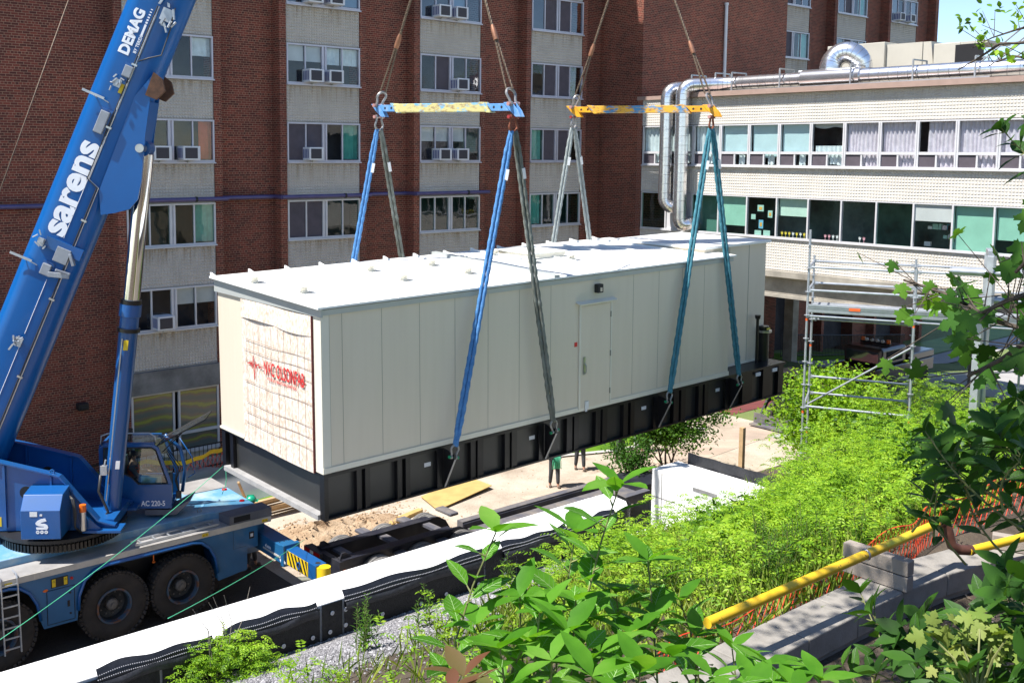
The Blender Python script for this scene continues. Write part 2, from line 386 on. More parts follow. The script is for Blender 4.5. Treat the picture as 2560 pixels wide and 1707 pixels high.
# gravel strip along the wall foot: real stones
def stones(name, n, fn, s0, s1, m, seed=1, **k):
    rg = np.random.RandomState(seed); V = []; F = []
    base = np.array([(1,0,0),(-1,0,0),(0,1,0),(0,-1,0),(0,0,1),(0,0,-1)], float); fs = [(0,2,4),(2,1,4),(1,3,4),(3,0,4),(2,0,5),(1,2,5),(3,1,5),(0,3,5)]
    for i in range(n):
        p = fn(rg); s_ = s0+(s1-s0)*rg.rand()**2; a = rg.rand()*6.28; sx, sy, sz = s_*(.7+.6*rg.rand()), s_*(.7+.6*rg.rand()), s_*(.5+.5*rg.rand())
        b = base*(.8+.4*rg.rand(6,1)); x = b[:,0]*sx; y = b[:,1]*sy; ca, sa = math.cos(a), math.sin(a); til = (rg.rand()-.5)*.8
        o = len(V)
        for q in range(6): V.append((p[0]+x[q]*ca-y[q]*sa, p[1]+x[q]*sa+y[q]*ca, p[2]+b[q,2]*sz+x[q]*til))
        F += [(a_+o, b_+o, c_+o) for a_, b_, c_ in fs]
    mb = MB(); mb.v = V; mb.f = F; return ob(name, mb, m, **k)
m, n, bs = _new('gravel'); gg = n.nodes.new('ShaderNodeNewGeometry')
_L(n, ramp(n, gg.outputs['Random Per Island'], [(0, (.13,.125,.13)), (.6, (.25,.24,.245)), (1, (.42,.41,.41))]), bs.inputs['Base Color']); bs.inputs['Roughness'].default_value = .9; M['gravel'] = m
M['gravel_bed'] = groundmat('gravel_bed', [(.3, (.13,.125,.125)), (.7, (.26,.25,.25))], .95, 2, 16, .8)
gb = MB(); gb.grid(lambda u, v: (3+u*11, 12.02-v*2.6, hill(3+u*11, 12.02-v*2.6)+.04-.08*(v > .95)), 30, 8)
ob('gravel_bed', gb, M['gravel_bed'], kind='structure')
def gp(rg):
    s = 4+rg.rand()*9.2; t = 11.98-abs(rg.randn())*1.15
    return (s, t, hill(s, t)+.055)
stones('gravel', 26000, gp, .012, .028, M['gravel'], 3, kind='stuff', label='grey gravel spread along the foot of the black retaining wall', cat='gravel')
# earth mounds and clods beyond the crane
mb = MB()
def mound(mb, cx, cy, rx, ry, h, seed, n=26):
    rg = random.Random(seed); off = [rg.random()*6 for _ in range(6)]
    def f(u, v):
        a = u*2*math.pi; r_ = v; k = (1-r_**1.6)*h*(.8+.25*math.sin(3*a+off[0])+.15*math.sin(7*a+off[1]+r_*9))+.05*h*math.sin(r_*22+a*5+off[2])
        return (cx+rx*r_*math.cos(a)*(1+.12*math.sin(2*a+off[3])), cy+ry*r_*math.sin(a)*(1+.1*math.sin(3*a+off[4])), max(k, 0)-.02*(v > .97))
    mb.grid(f, n, 10, True); return mb
mound(mb, 14.4, 23.3, 1.7, 1.0, .36, 4); mound(mb, 16.0, 23.1, 1.3, .7, .18, 5); mound(mb, 12.9, 24.3, .9, .7, .35, 6)
M['dirt2'] = groundmat('dirt_heap', [(.3, (.26,.16,.09)), (.5, (.42,.30,.19)), (.7, (.50,.38,.26))], .95, 1.5, 8, 1.0)
ob('dirt_heap', mb, M['dirt2'], kind='structure', smooth=True)
def cp(rg):
    s = 12.6+rg.rand()*5.5; t = 22.2+rg.rand()*2.2; h = 0
    for (a, b, c, d, e) in ((14.4,23.3,1.9,1.1,.55),(16,23.1,1.5,.8,.3)):
        q = math.hypot((s-a)/c, (t-b)/d); h = max(h, (1-q**1.6)*e*.85 if q < 1 else 0)
    return (s, t, h+.01)
stones('clods', 600, cp, .012, .05, M['dirt2'], 9, kind='stuff', label='loose clods of brown earth around the dirt heap beyond the crane', cat='earth')

def dp(rg): return (12.5+rg.rand()*17, 18.9+rg.rand()*9, .015)
stones('pebbles', 1300, dp, .006, .032, M['dirt2'], 12, kind='stuff', label='small stones and crumbs of earth scattered over the dirt yard', cat='stones')
b = MB(); b.grid(lambda u, v: (22.5+9*u, 24.6+2.2*v-.35*u*3+.3*math.sin(u*9), .02), 18, 4); ob('grass_verge', b, M['grass'], kind='structure')
b = MB(); b.grid(lambda u, v: (22.5+9.5*u, 24.35+.16*v-.35*u*3+.3*math.sin(u*9), .06+.05*math.sin(v*3.1)), 18, 2); ob('kerb', b, M['kerb'], kind='structure')
b = MB(); b.grid(lambda u, v: (21+13*u, 20.6+1.5*v+.9*u, .016), 12, 2); ob('concrete_path', b, M['paver2'], kind='structure')
# ---------------------------------------------------------------- brick tower
tower = thing('brick_tower', 'tall dark red brick tower with white tile panels and rows of windows behind the crane', 'building', (24, 32, 0))
BAYS = [12.84+5.935*k for k in range(4)]+[48.42, 54.32, 60.22]; BW = 3.13; H = 30.0
mb = MB(); edges = []
for x0 in BAYS: edges.append((x0-.27, x0+BW+.27))
segs = []; prev = -14.0
for a, b in edges[:4]: segs.append((prev, a)); prev = b
segs.append((prev, 35.47)); prev = 46.36
for a, b in edges[4:]: segs.append((prev, a)); prev = b
segs.append((prev, 65.72))
for a, b in segs: mb.box(a, b, 32.5, 33.1, -2, H)
for x0 in BAYS:
    mb.box(x0-.27, x0, 31.98, 33.1, -2, H); mb.box(x0+BW, x0+BW+.27, 31.98, 33.1, -2, H)
mb.box(35.47, 46.36, 30.02, 33.1, 0, H)
mb.box(65.72, 66.1, 32.0, 44, -2, H)
ob('wall', mb, M['brick'], tower)
mb = MB(); mb.box(-14, 66.1, 33.1, 46, H-.3, H+.2); mb.box(-14, 66.1, 33.1, 33.4, -2, H-.3); ob('roof', mb, M['concrete_grey'], tower)
SILLS = [4.51, 7.29, 10.06, 12.82, 15.59, 18.36, 21.13]; WH = 1.41
mb = MB()
for x0 in BAYS: mb.box(x0, x0+BW, 32.7, 32.8, -1, H)
ob('room_wall', mb, M['room'], tower)
def curtain(mb, x0, x1, y, z0, z1, amp=.03, freq=22, seed=0, taper=0):
    rg = random.Random(seed); ph = rg.random()*6
    def f(u, v):
        q = u+taper*(1-v)*.12*math.sin(u*7+ph)
        return (x0+(x1-x0)*q, y+amp*math.sin(u*(x1-x0)*freq+ph+.7*math.sin(u*9))*(.5+.5*(1-v)), z0+(z1-z0)*v)
    mb.grid(f, max(12, int((x1-x0)*40)), 5)
def tower_window(x0, z0, style, seed):
    y = 32.0; q = BW/4; zt = z0+WH
    fr = MB()
    fr.box(x0+.01, x0+BW-.01, y-.05, y+.06, z0+.0, z0+.07); fr.box(x0+.01, x0+BW-.01, y-.05, y+.06, zt-.055, zt)
    for a, w_ in ((0.01, .055), (2*q-.10, .07), (2*q+.03, .07), (4*q-.065, .055)): fr.box(x0+a, x0+a+w_, y-.045, y+.055, z0+.07, zt-.055)
    for a in (q, 3*q): fr.box(x0+a-.025, x0+a+.025, y-.02, y+.05, z0+.07, zt-.055)
    fr.box(x0+2*q-.03, x0+2*q+.03, y-.01, y+.05, z0+.07, zt-.055)
    fr.box(x0-.01, x0+BW+.01, y-.11, y+.05, z0-.045, z0-.002)
    W = ob('window', fr, M['alu_white'] if z0 < 8 else M['alu'], tower)
    for i, c in enumerate(style):
        a, b = x0+i*q+.03, x0+(i+1)*q-.03; yy = y+.02
        pn = MB(); pn.quad((a,yy,z0+.06),(b,yy,z0+.06),(b,yy,zt-.05),(a,yy,zt-.05))
        ob('pane', pn, M[{'s':'screen','g':'pane_clear','b':'pane_clear','c':'pane_clear','t':'pane_teal','T':'pane_teal','u':'pane_blue','v':'pane_blue','r':'pane_clear','h':'pane_clear'}[c]], W)
        if c in 'bvh':
            bl = MB(); bl.box(a, b, y+.09, y+.1, zt-(.6 if c != 'v' else 1.3), zt-.05); ob('blind', bl, M['blind_white'], W)
        if c in 'cTr':
            cu = MB(); lo = z0+.1 if c != 'c' else z0+.75
            curtain(cu, a+(.3*q if c == 'r' else 0), b, y+.14, lo, zt-.06, seed=seed+i); ob('curtain', cu, M['curtain_red' if c == 'r' else 'curtain_white'], W)
    return W
STY = {(0,0):'gghh',(0,1):'tttT',(0,2):'gggr',(0,3):'sggc',
       (1,0):'ggbb',(1,1):'sstt',(1,2):'ssgT',(1,3):'bbcc',(1,4):'ussv',
       (2,0):'gggg',(2,1):'tttt',(2,2):'bbht',(2,3):'gsgg',(2,4):'uuvu',
       (3,0):'gggg',(3,1):'Tttt',(3,2):'Tsst',(3,3):'gssu',(3,4):'ussu',
       (4,4):'gsgT',(4,5):'gsgu',(5,4):'usgu',(5,5):'usgT',(6,4):'uggu',(6,5):'uggu'}
for i, x0 in enumerate(BAYS):
    for j, z0 in enumerate(SILLS):
        if i < 4 and j > 5 or i > 3 and j < 3: continue
        tower_window(x0, z0, STY.get((i, j), 'gssg'), i*10+j)
        pb = MB(); zt = z0+WH; z1 = (SILLS[j+1] if j+1 < len(SILLS) else 23.9)-.05
        relief(pb, 'x', 32.02, x0+.02, x0+BW-.02, zt+.03, z1)
        pb.box(x0, x0+BW, 32.03, 32.5, zt, z1+.01)
        ob('tile_panel', pb, M['tile'], tower)
for i, x0 in enumerate(BAYS[:4]):
    pb = MB(); relief(pb, 'x', 32.02, x0+.02, x0+BW-.02, 3.24, 4.46); pb.box(x0, x0+BW, 32.03, 32.5, 3.2, 4.47); ob('tile_panel', pb, M['tile'], tower)
    cb = MB(); cb.box(x0-.02, x0+BW+.02, 31.86, 32.5, 2.46, 3.2); ob('concrete_band', cb, M['concrete_grey'], tower)
    fr = MB()
    for a in (0, BW/2-.13, BW/2+.07, BW-.07): fr.box(x0+a, x0+a+.07, 31.95, 32.06, .35, 2.44)
    fr.box(x0, x0+BW, 31.94, 32.06, .9, 1.0); fr.box(x0, x0+BW, 31.9, 32.06, .25, .36); fr.box(x0, x0+BW, 31.94, 32.06, 2.4, 2.455)
    W = ob('window', fr, M['alu_white'], tower)
    for k in range(2):
        pn = MB(); pn.box(x0+.08+k*BW/2, x0+BW/2-.14+k*(BW/2+.06), 31.99, 32.0, .36, 2.4); ob('pane', pn, M['pane_film'] if 'pane_film' in M else M['pane_clear'], W)
    pb = MB(); relief(pb, 'x', 32.02, x0+.02, x0+BW-.02, -.2, .23, .02, .1, .5); pb.box(x0, x0+BW, 32.03, 32.5, -.3, .24); ob('base_panel', pb, M['tile'], tower)
# rust-brown drip stains are small thin run-off marks under the air conditioners
# air conditioners
def make_ac():
    t = thing('air_conditioner', '', 'air conditioner', (0,0,0), 'window air conditioners on the brick tower')
    b = MB(); b.box(-.30,.30,-.42,.12,0,.46); ob('casing', b, M['ac_white'], t, bevel=.012)
    b = MB(); b.box(-.24,.20,-.428,-.422,.055,.405); ob('grille', b, M['ac_grille'], t)
    b = MB()
    for k in range(4): b.box(-.306,-.302,-.35+k*.10,-.29+k*.10,.07,.39)
    ob('side_vent', b, M['ac_vent'], t)
    b = MB(); b.beam((0,-.15,0),(0,-.15,-.05),.03,.02); b.beam((0,-.2,-.04),(0,.1,-.04),.03,.03); b.beam((0,-.12,-.04),(0,.02,-.26),.02,.02); ob('support_bracket', b, M['galv'], t)
    return t
ac0 = make_ac(); used = False
ACS = [(13.95,10.13,'white window air conditioner low in the leftmost tower windows, half hidden by the crane cylinder'),
 (14.95,10.13,'white window air conditioner beside the orange-red curtain, left column of tower windows'),
 (13.95,4.58,'white window air conditioner in the lowest shaded windows just right of the crane cylinder'),
 (19.78,12.89,'left one of two window air conditioners under the white half-curtain, second window column'),
 (20.62,12.89,'right one of two window air conditioners, below the white half-curtain, second window column'),
 (19.75,10.13,'single window air conditioner above the purple pipe in the second window column'),
 (19.78,15.66,'left air conditioner cut by the top edge of the photo, second window column'),
 (20.68,15.66,'right air conditioner cut by the top edge of the photo, second window column'),
 (25.65,15.66,'left one of two air conditioners in the topmost windows of the third column'),
 (26.5,15.66,'right one of two air conditioners in the topmost windows of the third column'),
 (26.58,12.89,'lone air conditioner in the third window column, above the left blue spreader beam'),
 (25.7,10.13,'left one of two air conditioners under the blue spreader beam, snowflake window'),
 (26.6,10.13,'right one of two air conditioners under the blue spreader beam'),
 (60.85,18.43,'left one of two air conditioners at the tower end nearest the sky'),
 (62.1,18.43,'right one of two air conditioners at the tower end nearest the sky')]
for x, z, lb in ACS:
    if not used: o = ac0; used = True; o.location = (x, 31.98, z); o['label'] = lb
    else: o = dup(ac0, (x, 31.98, z), None, lb)
# purple rain pipe along the facade
pp = thing('rain_pipe', 'purple grey pipe running along the brick tower under the third row of windows', 'pipe', (20, 31.8, 8.8))
def pipe_seg(x0, x1, y, z=8.83, r=.075):
    b = MB(); b.cyl((x0,y,z),(x1,y,z), r, 12); return ob('pipe_section', b, M['pipe_purple'], pp, smooth='auto')
prevx = 4.0
for k, x0 in enumerate(BAYS[:3]):
    pipe_seg(prevx, x0-.3, 32.36 if k else 32.36, 8.72 if k == 0 else 8.83); pipe_seg(x0-.32, x0+BW+.36, 31.8)
    b = MB(); b.cyl((x0-.3,31.8,8.83),(x0-.3,32.36,8.83 if k else 8.72), .078, 10)
    if k < 2: b.cyl((x0+BW+.33,31.8,8.83),(x0+BW+.33,32.36,8.83), .078, 10)
    ob('elbow', b, M['pipe_purple'], pp, smooth='auto')
    b = MB()
    b.cyl((x0+2.3,31.8,8.83),(x0+2.38,31.8,8.83), .09, 12)
    ob('coupling', b, M['black_metal'], pp, smooth='auto'); prevx = x0+BW+.36
b = MB(); b.cyl((41.2,29.9,12.9),(41.2,29.9,17.35), .075, 10); b.cyl((41.2,29.9,17.35),(41.2,29.9,17.45), .1, 10)
ob('vent_pipe', b, M['alu_white'], label='tall thin white vent pipe standing against the plain brick wall', cat='pipe', smooth='auto')
b = MB(); p_ = U(205, 1015, t=32.4); b.box(p_.x-.16,p_.x+.16,32.2,32.5,p_.z-.11,p_.z+.11); b.box(p_.x-.12,p_.x+.12,32.16,32.2,p_.z-.08,p_.z+.02)
ob('wall_lamp', b, M['black_metal'], label='small black lamp on the shaded brick wall between boom and cylinder', cat='lamp', bevel=.02)

# ---------------------------------------------------------------- low white wing on concrete beams
low = thing('low_building', 'low white tiled building with two rows of windows raised on a concrete beam at right', 'building', (35.5, 20, 0))
X0 = 35.47; Y0, Y1 = 4.0, 30.06
def band(z0, z1, y0=Y0, y1=29.93):
    b = MB(); relief(b, 'y', X0, y1, y0, z0, z1, .028, .108, .112); b.box(X0+.01, X0+.2, y0, y1, z0, z1); return ob('tile_panel', b, M['tile_low'], low)
band(11.64, 12.76); band(8.78, 9.90); band(5.93, 7.13)
b = MB(); b.box(X0-.05, X0+.22, 29.93, 30.16, 5.93, 12.76); ob('brick_quoin', b, M['brick_red'], low)
b = MB(); b.box(X0-.24, X0+.3, Y0, 27.3, 12.765, 12.96); b.box(X0-.08, X0+.3, 27.3, 30.2, 12.74, 12.90); ob('coping', b, M['coping'], low)
b = MB(); b.box(X0+.3, 47.2, Y0, 30.0, 12.4, 12.62); ob('roof', b, M['concrete'], low)
b = MB(); b.box(X0+.2, X0+.35, Y0, Y1, 5.93, 7.12); b.box(X0+.2, X0+.35, Y0, Y1, 8.8, 9.9); b.box(X0+.2, X0+.35, Y0, Y1, 11.66, 12.7); b.box(X0+.35, 47.2, Y0, Y1, 8.7, 9.0); b.box(46.9, 47.2, Y0, Y1, 5.9, 12.5)
ob('inner_wall', b, M['room'], low)
b = MB(); b.box(X0+2.6, X0+2.7, Y0, Y1, 5.93, 8.69); ob('back_wall', b, pm('room_teal', (.13,.22,.20), .9, 0, .4, .9), low)
b = MB(); b.box(X0+2.2, X0+2.3, Y0, Y1, 9.01, 12.39); ob('back_wall', b, pm('room_grey', (.16,.17,.20), .9, 0, .4, .9), low)
b = MB(); b.box(X0-.22, 47.4, Y0, 30.0, 5.66, 5.92); ob('floor_slab', b, M['concrete'], low, bevel=.02)
b = MB(); b.box(X0+.12, X0+.55, Y0, 29.6, 4.98, 5.655); b.box(X0-.05, X0+.75, Y0, 29.6, 4.86, 4.97)
for yy in (29.2, 20, 11): b.box(X0+.56, 47, yy-.25, yy+.25, 5.0, 5.655)
ob('concrete_beam', b, M['concrete'], low)
for xx, yy in ((46.5, 29.2), (46.5, 20), (46.5, 11), (36.2, 8.5)):
    b = MB(); b.box(xx-.25, xx+.25, yy-.25, yy+.25, -.6, 4.96); ob('column', b, M['concrete'], low)
YM = [29.86-1.3555*k for k in range(13)]
UPS = ['w','w','w','y','y','y','d','p','p','p','p','p','p']
LOS = ['q','D','t','G','a','h','k','k','q','W','F','H','F']
for k in range(12):
    ya, yb = YM[k+1], YM[k]; c = UPS[k]
    fr = MB(); z0, z1 = 9.94, 11.62
    fr.box(X0-.07, X0+.06, ya+.001, yb-.001, z0, z0+.07); fr.box(X0-.05, X0+.06, ya+.001, yb-.001, z1-.05, z1); fr.box(X0-.04, X0+.05, ya+.05, yb-.06, 10.43, 10.53)
    fr.box(X0-.07, X0+.06, ya+.001, ya+.055, z0+.07, z1-.05); fr.box(X0-.05, X0+.06, yb-.065, yb-.001, z0+.07, z1-.05); fr.box(X0-.03, X0+.05, (ya+yb)/2-.03, (ya+yb)/2+.03, z0+.07, 10.43)
    fr.box(X0-.14, X0+.04, ya, yb, 9.905, 9.939)
    W = ob('window', fr, M['alu_white'], low)
    pn = MB()
    for q_ in ((ya+.05, yb-.06, 10.53, z1-.05), (ya+.05, (ya+yb)/2-.03, z0+.07, 10.43)): pn.quad((X0,q_[0],q_[2]),(X0,q_[0],q_[3]),(X0,q_[1],q_[3]),(X0,q_[1],q_[2])); ob('pane', pn, M['pane_clear'], W)
    pn = MB(); pn.box(X0, X0+.012, (ya+yb)/2+.03, yb-.06, z0+.07, 10.43); ob('insect_screen', pn, M['screen'], W)
    cu = MB()
    def cf(y0_, y1_, zz0, zz1, amp, fr_, seed, mat, nm='curtain'):
        cu = MB(); rg = random.Random(seed); ph = rg.random()*6; ph2 = rg.random()*6
        cu.grid(lambda u, v: (X0+.14+amp*math.sin(u*(y1_-y0_)*fr_+ph+.9*math.sin(u*8+ph2)), y0_+(y1_-y0_)*(u+.035*math.sin(u*11+ph2)*(1-v)), zz0+(zz1-zz0)*v+.03*math.sin(u*9+ph)*(1-v)), 60, 5)
        ob(nm, cu, M[mat], W, smooth=True)
    if c == 'p': cf(ya+.04, yb-.05-(.25 if k == 9 else 0), z0+.05, z1-.05, .035, 42, k, 'curtain')
    elif c == 'w': cf(ya+.04, yb-.05, z0+.1, z1-.05, .03, 34, k, 'curtain_white')
    elif c == 'd': cf(ya+.1, yb-.1, z0+.1, 10.75, .03, 34, k, 'curtain_white'); cf(ya+.05, yb-.05, 11.42, z1-.04, .002, 10, k, 'blind_white', 'blind')
    else: cf(ya+.05, yb-.06, 10.45 if k != 4 else 10.3, z1-.04, .002, 8, k, 'blind_cyan', 'blind'); cf(ya+.3, yb-.8, z0+.08, 10.42, .03, 34, k, 'curtain_white')
    # lower row
    z0, z1 = 7.2, 8.77; c = LOS[k]; fr = MB()
    fr.box(X0-.08, X0+.06, ya+.001, yb-.001, z0-.06, z0+.03); fr.box(X0-.05, X0+.06, ya+.001, yb-.001, z1-.04, z1)
    fr.box(X0-.06, X0+.06, ya+.001, ya+.03, z0+.03, z1-.04); fr.box(X0-.06, X0+.06, yb-.03, yb-.001, z0+.03, z1-.04)
    W = ob('window', fr, M['alu_white'], low)
    pn = MB(); pn.quad((X0,ya+.03,z0+.03),(X0,ya+.03,z1-.04),(X0,yb-.03,z1-.04),(X0,yb-.03,z0+.03))
    ob('pane' if c != 'D' else 'metal_panel', pn, M['alu_white'] if c == 'D' else M['pane_green'] if c in 'qtGFH' else M['pane_clear'], W)
    def qd(a, b_, zz0, zz1, mat, nm, x=.13):
        q = MB(); q.box(X0+x, X0+x+.01, a, b_, zz0, zz1); ob(nm, q, M[mat], W)
    if c == 'G': qd(ya+.03, yb-.03, 7.55, z1, 'blind_white', 'blind')
    if c == 'h': qd(ya+.03, yb-.03, 8.05, z1, 'blind_green', 'blind')
    if c == 'W': qd(ya+.03, yb-.03, 8.15, z1, 'blind_white', 'blind', .02)
    if c == 'F': qd(ya+.03, yb-.03, z0, z1, 'blind_white', 'blind')
    if c == 'H': qd(ya+.03, yb-.03, 7.65, z1, 'blind_white', 'blind')
    if c == 't': qd(ya+.03, yb-.03, z0, z1, 'teal_wall', 'blind', .5)
    if c == 'a':
        for (yy, zz, hh, ww, mt) in ((.62,8.18,.25,.28,'paper_green'),(.22,7.95,.28,.2,'paper_green'),(.98,7.85,.2,.2,'paper_green'),(.62,7.5,.34,.2,'paper_blue'),(.3,7.24,.2,.3,'paper_green'),(.7,7.24,.18,.3,'paper_green')):
            qd(ya+yy, ya+yy+ww, zz, zz+hh, mt, 'paper_cutout', .03)
            if hh > .2: qd(ya+yy+ww*.25, ya+yy+ww*.75, zz+hh*.25, zz+hh*.7, 'paper_orange', 'paper_cutout', .024)
    if c in 'hk':
        rg = random.Random(k)
        for q in range(7 if c == 'h' else 4):
            yy = ya+.12+q*.16+(.3 if k == 7 else 0); mt = rg.choice(['paper_yellow','paper_white','paper_yellow'] if c == 'h' else ['paper_white','paper_pink','paper_white'])
            if k == 7 and q > 1: break
            f_ = MB(); f_.box(X0+.03, X0+.035, yy+.03, yy+.045, 7.23, 7.34); f_.yz([(yy,7.34),(yy+.075,7.34),(yy+.09,7.44),(yy+.06,7.4),(yy+.04,7.46),(yy+.015,7.4),(yy-.015,7.44)], X0+.03, X0+.035)
            ob('paper_flower', f_, M[mt], W)
    if c == 'W':
        rg = random.Random(5)
        for q in range(12):
            yy = ya+.1+rg.random()*1.0; zz = 7.25+.3*int(rg.random()*3); f_ = MB(); f_.box(X0+.5, X0+.6, yy, yy+.12+.1*rg.random(), zz, zz+.1+.1*rg.random()); ob('shelf_item', f_, M[rg.choice(['paper_green','paper_white','curtain','paper_blue'])], W)
# ---------------------------------------------------------------- writing
def text_mb(body, size, bold=0.0, xs=1.0, shear=0, spacing=1.0, cuts=0):
    cu = bpy.data.curves.new('t', 'FONT'); cu.body = body; cu.size = size; cu.offset = bold; cu.shear = shear; cu.space_character = spacing
    cu.fill_mode = 'FRONT' if hasattr(cu, 'fill_mode') else 'BOTH'; cu.resolution_u = 4
    o = bpy.data.objects.new('t', cu); COL.objects.link(o); dg = bpy.context.evaluated_depsgraph_get(); me = bpy.data.meshes.new_from_object(o.evaluated_get(dg))
    bm = bmesh.new(); bm.from_mesh(me)
    ymin = min(v.co.y for v in bm.verts); ymax = max(v.co.y for v in bm.verts); x0 = min(v.co.x for v in bm.verts)
    for k in range(1, cuts):
        bmesh.ops.bisect_plane(bm, geom=bm.verts[:]+bm.edges[:]+bm.faces[:], plane_co=(0, ymin+(ymax-ymin)*k/cuts, 0), plane_no=(0,1,0))
    bmesh.ops.triangulate(bm, faces=bm.faces[:])
    vs = [((v.co.x-x0)*xs, v.co.y) for v in bm.verts]; fs = [tuple(v.index for v in f.verts) for f in bm.faces]
    bm.free(); bpy.data.objects.remove(o); bpy.data.curves.remove(cu); bpy.data.meshes.remove(me)
    return vs, fs
def put_text(name, body, size, fn, m, par, **k):
    vs, fs = text_mb(body, size, **k); mb = MB(fn[1] if isinstance(fn, tuple) else None); f = fn[0] if isinstance(fn, tuple) else fn
    mb.add([f(x, y) for x, y in vs], fs); return ob(name, mb, m, par)

# ---------------------------------------------------------------- retaining wall with its black drainage membrane
wallT = thing('retaining_wall', 'long concrete retaining wall with bright white top and black membrane on its near face', 'wall', (6, 12.4, 0))
b = MB(); xs_ = [-6, 13.9]; b.box(-6, 13.95, 12.02, 12.84, 0, 4.0)
b.xy([(13.95,12.02),(14.2,12.1),(14.38,12.3),(14.42,12.6),(14.38,12.84),(13.95,12.84)], 0, 3.995)
ob('concrete_wall', b, M['concrete_new'], wallT, bevel=.012)
M['membrane'] = pm('membrane', (.013,.013,.014), .62, 0, .4, 14, bmp=.6, bscale=45)
M['dimple'] = pm('dimple', (.016,.017,.022), .42, 0, .3, 20)
b = MB(); MX = [(-6,5.1),(5.13,6.02),(6.05,7.5),(7.53,7.88),(7.91,10.6),(10.63,11.3),(11.33,12.5),(12.53,14.0)]
def memb(x0, x1, ztop, off=0):
    b = MB(); b.grid(lambda u, v: (x0+(x1-x0)*u, 11.985-off-.004*math.sin(u*11+v*3)*math.sin(v*5), 3.3+(ztop-3.3)*v), max(4, int((x1-x0)*6)), 5)
    return ob('membrane_sheet', b, M['membrane'], wallT, smooth=True)
for i, (a, c) in enumerate(MX): memb(a, c, 4.0 if i % 2 else 3.97, .004*(i % 2))
b = MB(); b.grid(lambda u, v: ((13.98+.5*math.sin(u*math.pi/2)), 11.985+.62*(1-math.cos(u*math.pi/2)), 3.2+.82*v), 10, 2); b.grid(lambda u, v: (14.48-.05*v, 12.6+.35*u, 3.2+.82*v), 4, 2); ob('membrane_end', b, M['membrane'], wallT, smooth=True)
# dimpled mat spilling over the top edge in two wavy folds
def flapmat(x0, x1, seed, hgt=.14):
    rg = random.Random(seed); p1, p2, p3 = [rg.random()*6 for _ in range(3)]
    amp = lambda u: .55+.25*math.sin(u*5+p1)+.2*math.sin(u*13+p2)
    b = MB(); nu = int((x1-x0)*26)
    def top(u, v):   # strip rising from the wall edge, leaning back
        h = hgt*(.30+.40*amp(u)); return (x0+(x1-x0)*u, 11.968+.09*v*v*(.3+amp(u)), 3.90+(h+.10)*v)
    b.grid(top, nu, 6); o1 = ob('dimpled_mat', b, M['dimple'], wallT, smooth=True)
    b = MB()
    def fold(u, v):
        return (x0+(x1-x0)*u, 11.958-.022*math.sin(v*math.pi)*(.4+amp(u)), 3.85-.04*amp(u)+.015*math.sin(u*9+p3)+.12*v)
    b.grid(fold, nu, 6); ob('membrane_fold', b, M['membrane2'], wallT, smooth=True)
    dz = MB(); n_ = int((x1-x0)/.028)
    for i in range(n_):
        u = i/n_
        for vv in (.35, .62):
            p = Vector(top(u, vv)); p2_ = Vector(top(u, vv+.05)); dz.sphere(p+Vector((0,-.012,0)), .0085, 5, 3)
    ob('dimples', dz, M['dimple_tip'], o1)
M['membrane2'] = pm('membrane_fold', (.035,.035,.04), .5, 0, .3, 12, bmp=.4, bscale=40); M['dimple_tip'] = pm('dimple_tip', (.42,.42,.45), .45, 0, .1, 5)
flapmat(4.3, 5.85, 1); flapmat(6.0, 7.46, 2, .15); flapmat(7.92, 10.6, 3, .17); flapmat(11.0, 12.5, 4, .12); flapmat(12.5, 13.75, 5, .1)
disc = None
for x, z in ((5.25,3.56),(5.6,3.86),(6.35,3.87),(6.9,3.6),(7.373,3.577),(7.662,3.578),(7.701,3.85),(7.93,3.84),(7.929,3.605),(8.585,3.582),(9.311,3.541),(9.807,3.558),(10.476,3.54),(10.764,3.515),(11.045,3.557),(11.691,3.535),(11.049,3.82),(12.4,3.6),(13.2,3.7),(14.0,3.78),(4.6,3.6),(3.9,3.8)):
    if disc is None:
        b = MB(); b.lathe((x,11.974,z), (0,-1,0), [(.033,0),(.033,.006),(.028,.009),(.010,.009),(.009,.004)], 14); disc = ob('fixing_washer', b, M['alu_white'], wallT); disc_p = (x, z)
    else:
        d_ = disc.copy(); COL.objects.link(d_); d_.parent = wallT; d_.location = (x-disc_p[0], 0, z-disc_p[1])
# wing wall at right with slot
wing = thing('wing_wall', 'thick new concrete wing wall with a narrow slot running towards the bushes', 'wall', (16.8, 12, 0))
b = MB(); b.box(16.35, 17.2, 9.2, 13.32, 0, 3.99); 
ob('concrete_wall', b, M['concrete_new'], wing, bevel=.015)
b = MB(); b.box(16.338, 16.352, 11.72, 12.28, 3.80, 3.865); ob('slot', b, M['concrete_grey'], wing)
b = MB(); b.box(16.343, 16.352, 13.05, 13.062, 2.5, 3.95); b.box(16.343, 16.352, 12.7, 13.3, 3.42, 3.43); ob('form_joint', b, M['concrete_grey'], wing)
b = MB(); b.box(14.6, 16.34, 9.5, 12.9, 0, 2.98); ob('footing_slab', b, M['concrete_new'], wing)
b = MB(); b.grid(lambda u, v: (17.22+.02*math.sin(u*40), 9.5+3.6*u, 3.3+.92*v), 60, 4); ob('dimpled_mat', b, M['dimple2'] if 'dimple2' in M else M['dimple'], wing, smooth=True)

